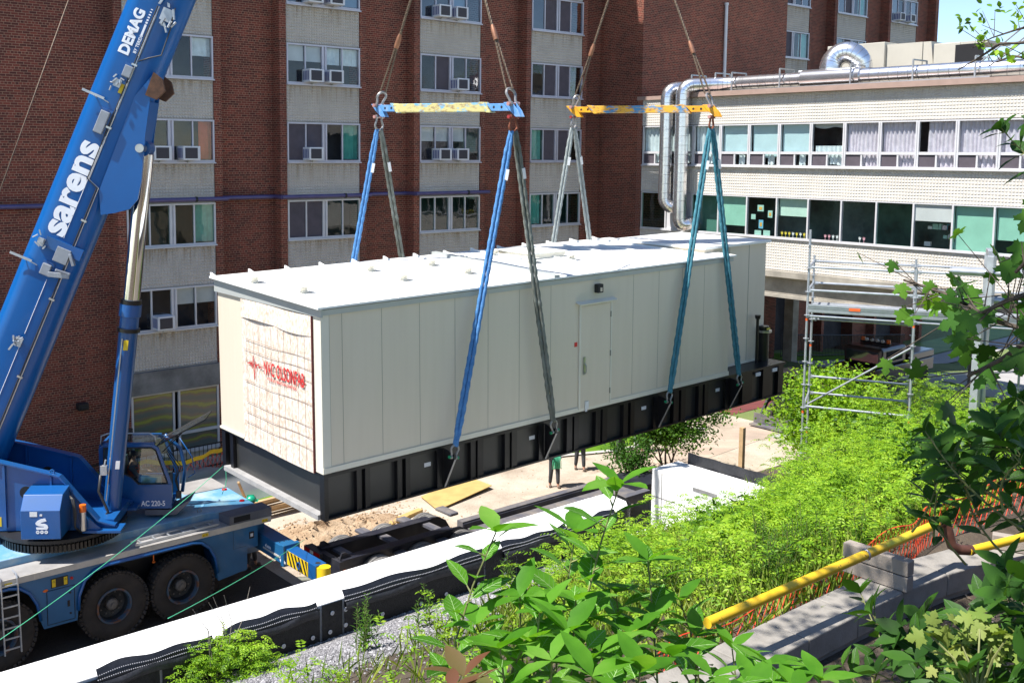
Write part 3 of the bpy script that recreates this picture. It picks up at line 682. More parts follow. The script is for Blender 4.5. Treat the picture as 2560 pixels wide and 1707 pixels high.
# ---------------------------------------------------------------- generator enclosure on its black tank base
a_, b_ = R(1.09148), R(.450237)
Lx = Vector((math.cos(a_), 0, math.sin(a_))); W0 = Vector((0,1,0)); Z0 = Lx.cross(W0); Wy = W0*math.cos(b_)+Z0*math.sin(b_); Zz = Lx.cross(Wy)
CO = Vector((9.11763, 14.39534, 4.17194))
CT = Matrix(((Lx.x,Wy.x,Zz.x,CO.x),(Lx.y,Wy.y,Zz.y,CO.y),(Lx.z,Wy.z,Zz.z,CO.z),(0,0,0,1)))
def CP(l, w_, z): return CT@Vector((l, w_, z))
mC, nC, bC = _new('cream_paint'); P = pos(nC); mq = nC.nodes.new('ShaderNodeMapping'); mq.inputs['Scale'].default_value = (5, 5, .35); _L(nC, P, mq.inputs[0])
cC = mixc(nC, (.66,.585,.465), ramp(nC, noise(nC, mq.outputs[0], 1.0, 5), [(.35, (.95,.945,.93)), (.6, (1.02,1.02,1.02))]), .5, 'MULTIPLY'); cC = mixc(nC, cC, (.35,.31,.24), ramp(nC, noise(nC, P, 9, 6, .7), [(.68, (0,0,0)), (.80, (.5,.5,.5))]))
_L(nC, cC, bC.inputs['Base Color']); bC.inputs['Roughness'].default_value = .36; _L(nC, bump(nC, noise(nC, P, .9, 2), .05, .04), bC.inputs['Normal']); M['cream'] = mC
M['cream2'] = pm('cream_trim', (.70,.66,.55), .4, 0, .03, .8)
M['roof_white'] = pm('roof_white', (.80,.80,.76), .4, 0, .03, .6)
M['fascia'] = pm('fascia', (.42,.44,.42), .45, .1, .05, 1)  # shade of the roof overhang put into the fascia's grey; also the joint flashing
M['tank'] = pm('tank_black', (.032,.032,.031), .34, .1, .15, .9, bmp=.04, bscale=3)
M['tank_post'] = pm('tank_post', (.007,.007,.009), .35, .1, .2, 3)
M['raw_steel'] = pm('raw_steel', (.45,.44,.43), .5, .3, .12, 4)
M['seam'] = pm('seam', (.24,.235,.18), .7, 0, .05, 3)
M['rubber'] = pm('rubber', (.03,.03,.03), .8, 0, .2, 4)
M['label_white'] = pm('label_white', (.7,.7,.7), .5, 0, .04, 30); M['label_red'] = pm('label_red', (.6,.02,.02), .5, 0, .05, 9)
M['steel'] = pm('steel', (.5,.5,.5), .3, .9, .1, 6)
gen = thing('generator_enclosure', 'large cream container-like generator enclosure on a black steel base hanging in slings', 'generator', CP(5.6, 1.86, 0))
def cob(n_, fn, m, par=gen, **k):
    mb = MB(CT); fn(mb); return ob(n_, mb, m, par, **k)
BL = 13.65; BZ = .815; WD = 3.728
cob('tank_base', lambda m_: (m_.box(.09, BL-.09, .10, WD-.10, .03, BZ-.03)), M['tank'])
cob('base_flange', lambda m_: (m_.box(0, BL, 0, WD, BZ-.055, BZ), m_.box(.0, BL, 0, .14, .0, .035), m_.box(0, BL, WD-.14, WD, 0, .035), m_.box(BL-.14, BL, .14, WD-.14, 0, .035)), M['tank_post'])
cob('end_flange', lambda m_: (m_.box(-.05, .10, .14, WD-.14, -.004, .085)), M['raw_steel'])
for y0_ in (0, WD-.14):
    cob('corner_post', lambda m_: (m_.box(0, .085, y0_, y0_+.14, .036, BZ-.056)), M['tank_post'])
cob('end_post', lambda m_: m_.box(.02, .09, WD-.42, WD-.30, .086, BZ-.056), M['tank_post'])
PST = [(.667,.784),(.844,.968),(1.54,1.66),(1.725,1.85),(3.26,3.41),(3.43,3.6),(4.13,4.29),(4.31,4.48),(5.84,6.03),(6.055,6.22),(6.7,6.88),(6.91,7.09),(7.57,7.75),(7.8,7.96),(9.26,9.48),(9.52,9.72),(10.16,10.35),(10.38,10.56),(11.85,12.28),(12.69,13.15),(13.34,13.6)]
for p0, p1 in PST:
    cob('stiffener', lambda m_: (m_.box(p0, p0+.02, .0, .1, .036, BZ-.056), m_.box(p0+.02, p1, .03, .05, .036, BZ-.056)), M['tank_post'])
LUG = [2.62, 5.22, 8.74, 11.36]
for l in LUG:
    for sd, yy in ((-1, 0), (1, WD)):
        def lugf(m_, l=l, sd=sd, yy=yy):
            m_.prism([(yy, .02), (yy+sd*.30, .60), (yy+sd*.30, .72), (yy, BZ-.06)], lambda p, q, h: (h, p, q), l-.018, l+.018)
            if sd < 0: m_.box(l-.16, l-.02, .012, .04, .036, BZ-.056); m_.box(l+.02, l+.12, .012, .04, .036, BZ-.056)
        cob('lifting_lug', lugf, M['tank_post'])
    cob('lug_edge', lambda m_: m_.beam((l, -.012, .04), (l, -.315, .63), .04, .008, (0,1,0)), M['raw_steel'])
for l, z in ((2.3,.5),(4.95,.5),(8.35,.52),(11.0,.5),(12.5,.66),(13.2,.67)):
    cob('data_label', lambda m_: m_.box(l-.08, l+.07, .094, .099, z-.035, z+.04) if l < 12 else m_.box(l-.1, l+.1, .008, .028, z-.04, z+.05), M['label_white'])
M['vs'] = M['seam']
LB = 11.24
cob('enclosure_wall', lambda m_: m_.box(0, LB, 0.0045, WD, BZ+.01, 3.58), M['cream'])
for l in (.155,.41,1.232,2.061,2.882,3.692,4.5,5.352,7.82,8.66,9.46,10.26): cob('panel_seam', lambda m_: m_.box(l-.0035, l+.0035, .0025, .006, BZ+.13, 3.55), M['seam'])
cob('corner_trim', lambda m_: (m_.box(-.012, .15, -.002, .0035, BZ+.01, 3.57), m_.box(-.012, -.002, .0, .25, BZ+.01, 3.57)), M['cream2'])
cob('base_trim', lambda m_: (m_.box(-.015, LB+.02, -.016, .003, BZ+.02, BZ+.115), m_.box(-.03, -.001, 2.76, WD+.02, BZ-.0, BZ+.04)), M['cream2'])
cob('fascia', lambda m_: (m_.prism([(-.06,3.52),(WD+.06,3.52),(WD+.06,3.77),(-.06,3.66)], lambda p,q,h:(h,p,q), -.045, -.004), m_.box(0, LB+.05, -.035, -.001, 3.545, 3.64)), M['fascia'])
def roof(m_):
    hz_ = lambda w_: 3.665+.115*(w_+.1)/(WD+.2)
    m_.prism([(-.1,hz_(-.1)),(WD+.1,hz_(WD+.1)),(WD+.1,hz_(WD+.1)+.035),(-.1,hz_(-.1)+.035)], lambda p,q,h:(h,p,q), -.12, LB+.07)
RF = cob('roof', roof, M['roof_white'])
rz = lambda w_: 3.702+.115*(w_+.1)/(WD+.2)
for i in range(14):
    l = -.09+i*.822+(.0 if i < 7 else .04)
    if l > 11.1: continue
    cob('standing_seam', lambda m_: (m_.prism([(WD-.25,rz(WD)),(WD+.1,rz(WD)),(WD+.1,rz(WD)+.075),(WD+.05,rz(WD)+.075)], lambda p,q,h:(h,p,q), l-.008, l+.008), m_.prism([(-.08,rz(-.08)),(WD,rz(WD)),(WD,rz(WD)+(.012 if i < 7 else .05)),(-.08,rz(-.08)+(.012 if i < 7 else .02))], lambda p,q,h:(h,p,q), l-.01, l+.01)), M['roof_white'], RF)
cob('roof_joint', lambda m_: m_.prism([(-.09,rz(-.1)+.001),(WD+.09,rz(WD)+.001),(WD+.09,rz(WD)+.07),(-.09,rz(-.1)+.045)], lambda p,q,h:(h,p,q), 5.36, 5.50), M['fascia'], RF)
for l, w_ in ((.24,2.674),(.14+.3,1.254),(2.85,2.63),(2.71,1.33),(4.35,2.53),(4.29,1.28),(6.55,3.0),(6.34,1.6),(7.46,1.47)):
    V = cob('roof_vent', lambda m_: m_.lathe((l,w_,rz(w_)-.01), (0,0,1), [(.10,0),(.075,.02),(.06,.06),(.075,.115)], 12), M['cream2'], RF)
    cob('vent_cap', lambda m_: m_.box(l-.13,l+.13,w_-.13,w_+.13,rz(w_)+.105,rz(w_)+.118), M['cream2'], V)
HA = cob('roof_hatch', lambda m_: m_.box(6.75,7.75,1.95,3.1,rz(2)-.02,rz(2)+.11), M['cream2'], RF)
cob('hatch_lid', lambda m_: m_.box(6.72,7.78,1.92,3.13,rz(2)+.111,rz(2)+.135), M['roof_white'], HA)
# taller rear compartment
RB = cob('rear_compartment', lambda m_: m_.box(LB+.0, 13.46, .55, 3.2, BZ+.01, 3.80), M['cream'])
cob('rear_upstand', lambda m_: m_.box(10.9, LB-.001, .5, 3.2, 3.72, 3.80), M['cream'], RB)
cob('rear_roof', lambda m_: m_.box(10.85, 13.52, .44, 3.26, 3.801, 3.86), M['roof_white'], RB)
for l in (11.95, 12.75): cob('panel_seam', lambda m_: m_.box(l-.006, l+.006, .546, .552, BZ+.05, 3.78), M['seam'], RB)
cob('rear_base_trim', lambda m_: m_.box(LB+.01, 13.47, .535, .549, BZ+.012, BZ+.07), M['cream2'], RB)
# door
DR = cob('door', lambda m_: m_.box(6.205, 7.08, -.022, .0, .90, 3.02), M['cream'])
cob('door_frame', lambda m_: (m_.box(6.15, 6.195, -.03, .0, .88, 3.07), m_.box(7.09, 7.13, -.03, .0, .88, 3.07), m_.box(6.195, 7.09, -.03, .0, 3.03, 3.07)), M['cream2'])
cob('door_gap', lambda m_: (m_.box(6.195,6.205,-.004,.001,.9,3.02), m_.box(7.08,7.09,-.004,.001,.9,3.02), m_.box(6.2,7.085,-.004,.001,3.02,3.03), m_.box(6.2,7.085,-.004,.001,.89,.9)), M['seam'])
cob('handle', lambda m_: (m_.box(6.265,6.325,-.04,-.022,1.6,1.97), m_.tube([(6.295,-.04,1.62),(6.295,-.085,1.66),(6.295,-.085,1.8),(6.295,-.04,1.84)], .013, 8)), M['steel'], DR)
for z in (1.15, 1.95, 2.78): cob('hinge', lambda m_: m_.cyl((7.085,-.03,z-.06),(7.085,-.03,z+.06),.014,8), M['seam'], DR)
cob('door_stop', lambda m_: (m_.box(6.33,6.43,-.045,-.023,.87,1.03), m_.box(6.34,6.38,-.05,-.02,.82,.88)), M['label_white'], DR)
cob('drip_hood', lambda m_: m_.prism([(-.0,3.13),(-.11,3.085),(-.11,3.075),(0,3.10)], lambda p,q,h:(h,p,q), 6.06, 7.2), M['cream2'])
LM_ = cob('wall_lamp', lambda m_: m_.box(6.6,6.76,-.11,-.0,3.27,3.45), M['black_metal'], bevel=.012)
cob('lamp_lens', lambda m_: m_.box(6.66,6.72,-.116,-.11,3.3,3.38), M['steel'], LM_)
cob('warning_label', lambda m_: m_.box(6.03,6.11,-.003,.0025,2.21,2.30), M['label_red'])
# OSB sheet with its strapping and the red logo
mO, nO, bO = _new('osb'); P = pos(nO); vo = nO.nodes.new('ShaderNodeTexVoronoi'); vo.inputs['Scale'].default_value = 30
mp = nO.nodes.new('ShaderNodeMapping'); mp.inputs['Scale'].default_value = (1, 1.1, .55); _L(nO, P, mp.inputs[0]); _L(nO, mp.outputs[0], vo.inputs['Vector'])
c_ = ramp(nO, vo.outputs['Color'], [(.1, (.56,.44,.34)), (.45, (.68,.58,.49)), (.9, (.80,.73,.66))]); c_ = mixc(nO, c_, ramp(nO, noise(nO, P, 3, 4), [(.35, (.9,.85,.8)), (.65, (1.05,1.05,1.05))]), .7, 'MULTIPLY')
_L(nO, c_, bO.inputs['Base Color']); bO.inputs['Roughness'].default_value = .75; _L(nO, bump(nO, vo.outputs['Distance'], .25, .01), bO.inputs['Normal']); M['osb'] = mO
OS = cob('osb_board', lambda m_: (m_.grid(lambda u, v: (-.032-.012*math.sin(u*6), .26+2.48*u, .79+2.36*v), 14, 6, True), m_.box(-.028,-.002,.27,2.73,.80,3.13)), M['osb'], smooth=False)
OU = cob('osb_board', lambda m_: (m_.grid(lambda u, v: (-.036-.035*(1-v)*abs(math.sin(u*6.3)), .26+2.48*u, 3.16+.35*v-.02*math.sin(u*6.3)), 20, 3, True), m_.box(-.03,-.002,.27,2.73,3.2,3.5)), M['osb'])
cob('red_edge', lambda m_: m_.box(-.045,-.002,.235,.262,.80,3.50), pm('red_brown', (.09,.012,.01), .6), OS)
M['nailline'] = pm('nail_line', (.38,.29,.22), .8)
M['strap'] = pm('strap_dark', (.20,.15,.12), .8, 0, .2, 9)
for za, zb, wa in ((2.775,2.776,2.58),(2.583,2.58,2.65),(2.385,2.382,2.6),(1.99,1.984,2.63),(1.594,1.59,2.56),(1.403,1.40,2.6),(1.21,1.20,2.62)):
    rg = random.Random(int(za*1000)); pts = [(-.052, wa+(.28-wa)*i/16, za+(zb-za)*i/16+.005*math.sin(i*.55+rg.random()*.4)-.012*math.sin(i/16*3.14)) for i in range(17)]
    cob('strap', lambda m_: m_.tube(pts, .0034, 5), M['strap'], OS)
for i in range(10):
    w_ = .48+i*.226+.02*math.sin(i*3); cob('nail_line', lambda m_: m_.box(-.0475,-.043,w_-.0012,w_+.0012,.82+.03*(i%3),3.12), M['nailline'], OS)
M['logo_red'] = pm('logo_red', (.60,.03,.03), .7, 0, .18, 25)
put_text('logo_lettering', 'NVC OLSONFAB', .34, (lambda x, y: (-.060, 1.87-x, 2.24+y), CT), M['logo_red'], OS, bold=.008, xs=.53, spacing=1.06)
put_text('logo_lettering', 'NOISE & VIBRATION CONTROL', .075, (lambda x, y: (-.060, 1.76-x, 2.145+y), CT), M['logo_red'], OS, bold=.003, xs=.74, spacing=1.35)
def pulse(m_):
    pts = [(2.50,2.33),(2.44,2.33),(2.42,2.36),(2.40,2.31),(2.375,2.37),(2.36,2.29),(2.335,2.38),(2.31,2.25),(2.275,2.50),(2.235,2.06),(2.20,2.41),(2.18,2.27),(2.16,2.36),(2.13,2.34),(2.09,2.37),(2.05,2.30),(2.02,2.34),(1.98,2.31),(1.94,2.32)]
    for (a, c), (d, e) in zip(pts, pts[1:]): m_.beam((-.052,a,c),(-.052,d,e), .004, .013, (0,0,1) if abs(e-c) < abs(d-a) else (0,1,0))
cob('logo_heartbeat', pulse, M['logo_red'], OS)
def pulse2(m_):
    pts = [(.64,2.33),(.60,2.36),(.57,2.29),(.55,2.34),(.52,2.31),(.43,2.32)]
    for (a, c), (d, e) in zip(pts, pts[1:]): m_.beam((-.052,a,c),(-.052,d,e), .004, .012, (0,0,1) if abs(e-c) < abs(d-a) else (0,1,0))
cob('logo_heartbeat', pulse2, M['logo_red'], OS)
# exhaust stub and vent pipe on the tail deck
M['pipe_black'] = pm('pipe_black', (.012,.012,.013), .3, .2, .2, 4)
cob('vent_pipe', lambda m_: (m_.cyl((12.98,.4,BZ+.0),(12.98,.4,1.93),.036,12), m_.cyl((12.98,.4,1.93),(12.98,.4,2.02),.06,12,.075)), M['pipe_black'], smooth='auto')
EX = cob('filler_stub', lambda m_: (m_.cyl((13.34,.45,BZ+.0),(13.34,.45,1.55),.125,20), m_.cyl((13.34,.45,1.6),(13.34,.45,1.7),.125,20)), M['pipe_black'], smooth='auto')
cob('flange', lambda m_: (m_.cyl((13.34,.45,1.551),(13.34,.45,1.572),.19,24), m_.cyl((13.34,.45,1.58),(13.34,.45,1.599),.19,24)), M['steel'], EX, smooth='auto')
cob('yellow_tag', lambda m_: m_.box(13.26,13.40,.315,.322,1.62,1.67), pm('tag_yellow', (.6,.5,.05), .5), EX)

# ---------------------------------------------------------------- rigging
M['sling_blue'] = pm('sling_blue', (.035,.15,.38), .75, 0, .25, 14, (.10,.28,.55), bmp=.8, bscale=40)
M['sling_grey'] = pm('sling_grey', (.20,.22,.20), .8, 0, .2, 3, (.07,.07,.045), bmp=.8, bscale=40)
M['sling_teal'] = pm('sling_teal', (.02,.13,.17), .75, 0, .25, 10, (.07,.24,.30), bmp=.8, bscale=40)
M['sling_pale'] = pm('sling_pale', (.34,.37,.36), .8, 0, .2, 5, (.22,.25,.24), bmp=.8, bscale=40)
M['shackle_grey'] = pm('shackle_grey', (.33,.32,.31), .45, .6, .2, 9); M['shackle_rust'] = pm('shackle_rust', (.22,.07,.035), .7, .3, .3, 9)
M['pin_green'] = pm('pin_green', (.01,.28,.11), .5); M['pin_red'] = pm('pin_red', (.30,.03,.03), .5); M['pin_pink'] = pm('pin_pink', (.42,.22,.2), .6)
M['rope'] = pm('wire_rope', (.18,.13,.09), .6, .4, .3, 30); M['ferrule'] = pm('ferrule', (.36,.17,.10), .5, .5, .2, 9)
def shackle(p, up, across, s, label, mat='shackle_grey', pin='pin_green', grp='shackles of the lifting gear'):
    """bow shackle: p = pin centre, up = bow direction"""
    p, up, ac = Vector(p), Vector(up).normalized(), Vector(across).normalized(); ac = (ac-up*ac.dot(up)).normalized()
    t = thing('shackle', label, 'shackle', p, grp)
    pts = [p+ac*s*.5, p+ac*s*.5+up*s*.55]
    for k in range(0, 11):
        a = math.pi*k/10; pts.append(p+up*s*1.25+ac*s*.78*math.cos(a)+up*s*.72*math.sin(a))
    pts += [p-ac*s*.5+up*s*.55, p-ac*s*.5]
    b = MB(); b.tube(pts, s*.17, 9); fw = up.cross(ac)
    for sd in (1,-1): b.cyl(p+ac*s*.5*sd-ac*s*.16, p+ac*s*.5*sd+ac*s*.16, s*.30, 12)
    ob('bow', b, M[mat], t, smooth='auto')
    b = MB(); b.cyl(p-ac*s*.85, p+ac*s*.85, s*.17, 10); b.cyl(p+ac*s*.78, p+ac*s*1.02, s*.27, 6); b.cyl(p-ac*s*.95, p-ac*s*.78, s*.25, 10); ob('pin', b, M[pin], t, smooth='auto')
    return t
def sling(p0, p1, wd, m, label, cat='sling', seed=0, sag=0):
    """two parallel strands of a fabric round sling, sleeve gathered along its length"""
    p0, p1 = Vector(p0), Vector(p1); rg = random.Random(seed); d = p1-p0; L_ = d.length; d.normalize()
    side = d.cross(Vector((RI[1]*0-.62, .78, 0))).normalized(); side = Vector((RI[0], RI[1], 0)); side = (side-d*side.dot(d)).normalized()
    t = thing('lifting_sling', label, cat, p1, 'fabric round slings holding the enclosure')
    for sd in (-1, 1):
        pts = []; rs = []; n_ = int(L_/.045)
        for i in range(n_+1):
            u = i/n_; spread = wd*.52*min(1, min(u, 1-u)*9+.35)
            pts.append(p0+d*L_*u+side*sd*spread+Vector((0,0,-sag*math.sin(u*3.14)))); rs.append(wd*(.5+.07*math.sin(i*1.3+sd)+.10*rg.random()*(1 if u < .45 else .5)))
        b = MB(); b.tube(pts, rs, 8); ob('strand', b, m, t, smooth=True)
    q = p0+d*L_*.86; fw = side.cross(d); b = MB(); b.obox(q+side*wd*.9-fw*0, side*.03, d*.10, fw*wd*.62); ob('label_tag', b, M['label_white'], t)
    return t
B1n, B1f, B2n, B2f = Vector((13.2,14.23,11.26)), Vector((12.85,18.05,11.34)), Vector((19.37,14.36,11.42)), Vector((18.6,17.88,11.48))
def paint_mix(name, a, c, rust=(.25,.12,.05)):
    m, n, bs = _new(name); P = pos(n); mp_ = n.nodes.new('ShaderNodeMapping'); mp_.inputs['Scale'].default_value = (1, .55, 1.6); _L(n, P, mp_.inputs[0])
    k = noise(n, mp_.outputs[0], 5, 6, .7); cc = ramp(n, k, [(.44, a), (.5, c), (.60, c)]); k2 = noise(n, mp_.outputs[0], 11, 5, .75)
    _L(n, mixc(n, cc, rust, ramp(n, k2, [(.52, (0,0,0)), (.62, (1,1,1))])), bs.inputs['Base Color']); bs.inputs['Roughness'].default_value = .55; return m
M['beam_worn'] = paint_mix('beam_worn_blue_yellow', (.15,.38,.58), (.52,.47,.20), (.3,.2,.1)); M['beam_worn2'] = paint_mix('beam_worn_yellow_blue', (.05,.22,.42), (.62,.33,.03))
M['beam_blue'] = pm('beam_blue', (.10,.27,.55), .45, 0, .2, 6, (.30,.38,.5), thr=(.5,.8)); M['beam_yellow'] = pm('beam_yellow', (.72,.34,.015), .45, 0, .2, 6)
def spreader(pf, pn, mcore, mend, label, nm_):
    t = thing('spreader_beam', label, 'spreader beam', (pf+pn)/2, 'spreader beams over the enclosure'); d = (pn-pf); L_ = d.length; d.normalize()
    up = Vector((0,0,1)); up = (up-d*up.z).normalized(); sd = d.cross(up)
    b = MB(); b.obox(pf+d*L_*.5, d*L_*.34, sd*.115, up*.125); ob('outer_tube', b, mcore, t, bevel=.012)
    for k in (.155, .825):
        b = MB(); b.obox(pf+d*L_*k, d*.045, sd*.135, up*.145); ob('collar', b, mcore, t, bevel=.008)
    for s0, s1 in ((.035,.15),(.85,.965)):
        b = MB(); b.obox(pf+d*L_*(s0+s1)/2, d*L_*(s1-s0)/2, sd*.09, up*.098); e = ob('inner_tube', b, mend, t, bevel=.006)
        for q in (.3,.75):
            c = pf+d*L_*(s0+(s1-s0)*q); b = MB(); b.cyl(c-sd*.092, c+sd*.092, .028, 12); ob('pin_hole', b, M['dark'], e)
    for p_, sg in ((pf, 1), (pn, -1)):
        for q in (-.075, .075):
            b = MB(); c = p_+sd*q+d*sg*.02
            pts = [(-.12,.13),(.1,.13),(.1,-.05),(.06,-.26),(-.07,-.26),(-.12,-.1)]
            b.prism(pts, lambda x, y, h: c+d*x*sg+up*y+sd*h, -.014, .014); ob('cheek_plate', b, mend, t, bevel=.01)
    return t, d, up, sd
_, d1, u1, s1 = spreader(B1f, B1n, M['beam_worn'], M['beam_blue'], 'flaking pale blue and yellow spreader beam, left one of two', 1)
_, d2, u2, s2 = spreader(B2f, B2n, M['beam_worn2'], M['beam_yellow'], 'rusty yellow spreader beam with blue patches, in front of the silver ducts', 2)
AP1, AP2 = U(1124, -321, s=13.03), U(1600, -243, s=18.98)
def legs(P_, apex, sd, tag_, seed, bowm='shackle_grey', pin='pin_pink'):
    up = (apex-P_).normalized(); sp = P_+Vector((0,0,.06)); shackle(sp, up, sd, .155, 'upper shackle '+tag_, bowm, pin)
    e0 = sp+up*.30; split = e0+up*(1.05); t = thing('wire_rope', 'wire rope leg rising from '+tag_, 'wire rope', e0, 'wire rope legs above the spreader beams')
    n_ = 90
    def twist(pa, pb, r, nm_, ph=0):
        for k in range(3):
            L_ = (pb-pa).length; m_ = max(8, int(L_/.035)); dd = (pb-pa).normalized(); e1 = dd.orthogonal().normalized(); e2 = dd.cross(e1)
            b = MB(); b.tube([pa+(pb-pa)*i/m_+(e1*math.cos(i*.9+k*2.09)+e2*math.sin(i*.9+k*2.09))*r*.55 for i in range(m_+1)], r*.62, 5, False); ob(nm_, b, M['rope'], t, smooth=True)
    sw = Vector((RI[0], RI[1], 0))*.06
    twist(e0-sw, split-sw*.25, .019, 'eye_strand'); twist(e0+sw, split+sw*.25, .019, 'eye_strand'); twist(split, apex, .026, 'rope_strand')
    b = MB(); b.tube([split-up*.06, split, split+up*.16, split+up*.24], [.05,.055,.05,.03], 12); ob('ferrule', b, M['ferrule'], t, smooth='auto')
legs(B1f, AP1, s1, 'the far end of the pale blue spreader beam', 1); legs(B1n, AP1, s1, 'the near end of the pale blue spreader beam', 2)
legs(B2f, AP2, s2, 'the far end of the rusty yellow spreader beam', 3); legs(B2n, AP2, s2, 'the near end of the rusty yellow spreader beam', 4)
SL = []
for (P_, sd, mat, pin, lb) in ((B1n, s1, 'shackle_rust', 'pin_red', 'rusty lower shackle at the near end of the pale blue beam'), (B1f, s1, 'shackle_grey', 'pin_pink', 'lower grey shackle at the far end of the pale blue beam'),
                       (B2n, s2, 'shackle_rust', 'pin_pink', 'rusty lower shackle at the near end of the yellow beam'), (B2f, s2, 'shackle_grey', 'pin_red', 'lower grey shackle with red pin, far end of the yellow beam')):
    shackle(P_+Vector((0,0,-.18)), (0,0,-1), sd, .14, lb, mat, pin)
def lugp(i, far=False): return CP(LUG[i], WD+.26 if far else -.26, .66)
ordn = ('first', 'second', 'third', 'fourth')
for i in range(4):
    shackle(lugp(i), (B1n if i < 2 else B2n)-lugp(i), Lx, .115, 'green-pinned shackle at the %s lug from the left on the near side of the base' % ordn[i])
for i in range(4):
    p_ = lugp(i, True); shackle(p_, (B1f if i < 2 else B2f)-p_, Lx, .115, 'hidden shackle at the %s lug on the far side of the base' % ordn[i])
for i, (P_, m_, lb) in enumerate(((B1n,'sling_blue','bright blue fabric sling down the near side, leftmost in front of the cream wall'),(B1n,'sling_grey','dirty grey-brown fabric sling down the near side, left of the door'),
     (B2n,'sling_teal','teal fabric sling in front of the cream wall just right of the door'),(B2n,'sling_teal','teal fabric sling down the near side at the end of the cream wall'))):
    q = lugp(i); d = (P_-q).normalized(); sling(q+d*.20, P_+Vector((0,0,-.44))+Vector((.05 if i % 2 else -.05, 0, 0)), .068, M[m_], lb, seed=i)
for i, (P_, m_, lb) in enumerate(((B1f,'sling_blue','blue fabric sling from the far end of the blue beam down behind the roof'),(B1f,'sling_grey','grey-green fabric sling from the far end of the blue beam down behind the roof'),
     (B2f,'sling_pale','pale grey fabric sling behind the roof, left one of the pair at the yellow beam'),(B2f,'sling_pale','pale grey fabric sling behind the roof, right one of the pair at the yellow beam'))):
    q = lugp(i, True); d = (P_-q).normalized(); sling(q+d*.20, P_+Vector((0,0,-.44))+Vector((.05 if i % 2 else -.05, 0, 0)), .064, M[m_], lb, seed=i+7)
# green tag lines
M['tagline'] = pm('tagline_green', (.08,.55,.30), .6)
def rope(pts, r, m, label, cat='rope', name='tag_line', n=6, **k):
    b = MB(); b.tube(pts, r, n); return ob(name, b, m, None, label, cat, smooth=True, **k)
def cat_(p0, p1, sag, n=24):
    p0, p1 = Vector(p0), Vector(p1); return [p0+(p1-p0)*i/n+Vector((0,0,-sag*4*(i/n)*(1-i/n))) for i in range(n+1)]
TL0 = CP(0, WD, .02)
rope(cat_(TL0, U(0, 1598, z=3.2), .1), .0055, M['tagline'], 'thin green tag line running from the left base corner across the crane deck')
rope(cat_(U(762, 1348, z=1.62), U(420, 1545, z=4.03), .05), .0055, M['tagline'], 'thin green rope from the outrigger beam to the white wall top')
rope([TL0+Vector((.06,0,0)), U(566,1200,s=9.35)+Vector((0,0,0)), U(563,1215,s=9.3), U(555,1235,s=9.3)], .007, M['tagline'], 'short green rope end hanging from the left corner of the black base')
# ---------------------------------------------------------------- mobile crane
M['cb'] = pm('crane_blue', (.006,.085,.30), .30, 0, .08, 1.2, (.012,.08,.22), coat=.25)
M['cb_mid'] = pm('crane_blue_carrier', (.016,.11,.25), .34, 0, .10, 1.5, coat=.25, bmp=.03, bscale=9)
M['boomblue'] = pm('boom_blue', (.002,.098,.33), .30, 0, .10, .7, (.003,.075,.26), coat=.18, spec=.35)
M['deckblue'] = pm('deck_blue_worn', (.12,.30,.48), .45, 0, .2, 1.6, (.42,.50,.52), thr=(.45,.72))
M['chequer'] = pm('chequer_plate', (.46,.44,.42), .45, .4, .15, 2, bmp=.35, bscale=40)
M['chequer_dark'] = pm('chequer_dark', (.13,.135,.16), .5, .2, .15, 2, bmp=.35, bscale=40)
M['rail_cream'] = pm('rail_cream', (.50,.47,.42), .5, .1, .12, 3)
M['tyre'] = pm('tyre', (.022,.019,.017), .85, 0, .3, 3, (.05,.04,.033), bmp=.3, bscale=30)
M['rim'] = pm('rim_blue_rust', (.05,.09,.14), .55, .2, .2, 5, (.16,.07,.035), thr=(.48,.62)); M['hub'] = pm('hub', (.16,.15,.14), .6, .3, .2, 12)
M['rim_dark'] = pm('rim_dark', (.025,.03,.035), .6, .2, .3, 9)
M['chrome'] = pm('chrome', (.78,.78,.80), .09, 1, .03, 2)
M['rust'] = pm('rust', (.10,.045,.022), .7, .1, .3, 9); M['yellow'] = pm('yellow', (.72,.50,.01), .5, 0, .06, 4); M['orange'] = pm('orange_lens', (.75,.14,.01), .3)
M['box_grey'] = pm('box_grey', (.28,.30,.33), .45, .2, .08, 6); M['white_paint'] = pm('white_paint', (.78,.80,.84), .4, 0, .03, 4); M['hose'] = pm('hose', (.03,.03,.03), .5, 0, .2, 9)
M['cab_glass'] = glass_mat('cab_glass', (.55,.66,.66), .10); M['tl_red'] = pm('lens_red', (.45,.01,.015), .25)
crane = thing('mobile_crane', 'blue mobile crane with raised boom and large black tyres on the left', 'crane', (7.3, 22.2, 0))
YS, YF = 20.72, 23.7   # near and far side planes
def kob(n_, fn, m, par=crane, T=None, **k):
    mb = MB(T); fn(mb); return ob(n_, mb, m, par, **k)
def arch(cx, r=.92, z0=.78, top=1.70, n=9):
    """fender outline points left to right over a wheel"""
    return [(cx-r, z0)]+[(cx-r*math.cos(math.pi*k/(n-1)*1), z0+(top-z0)*math.sin(math.pi*k/(n-1))**.55) for k in range(1, n-1)]+[(cx+r, z0)]
WX = [3.4, 5.5, 7.87, 9.44]
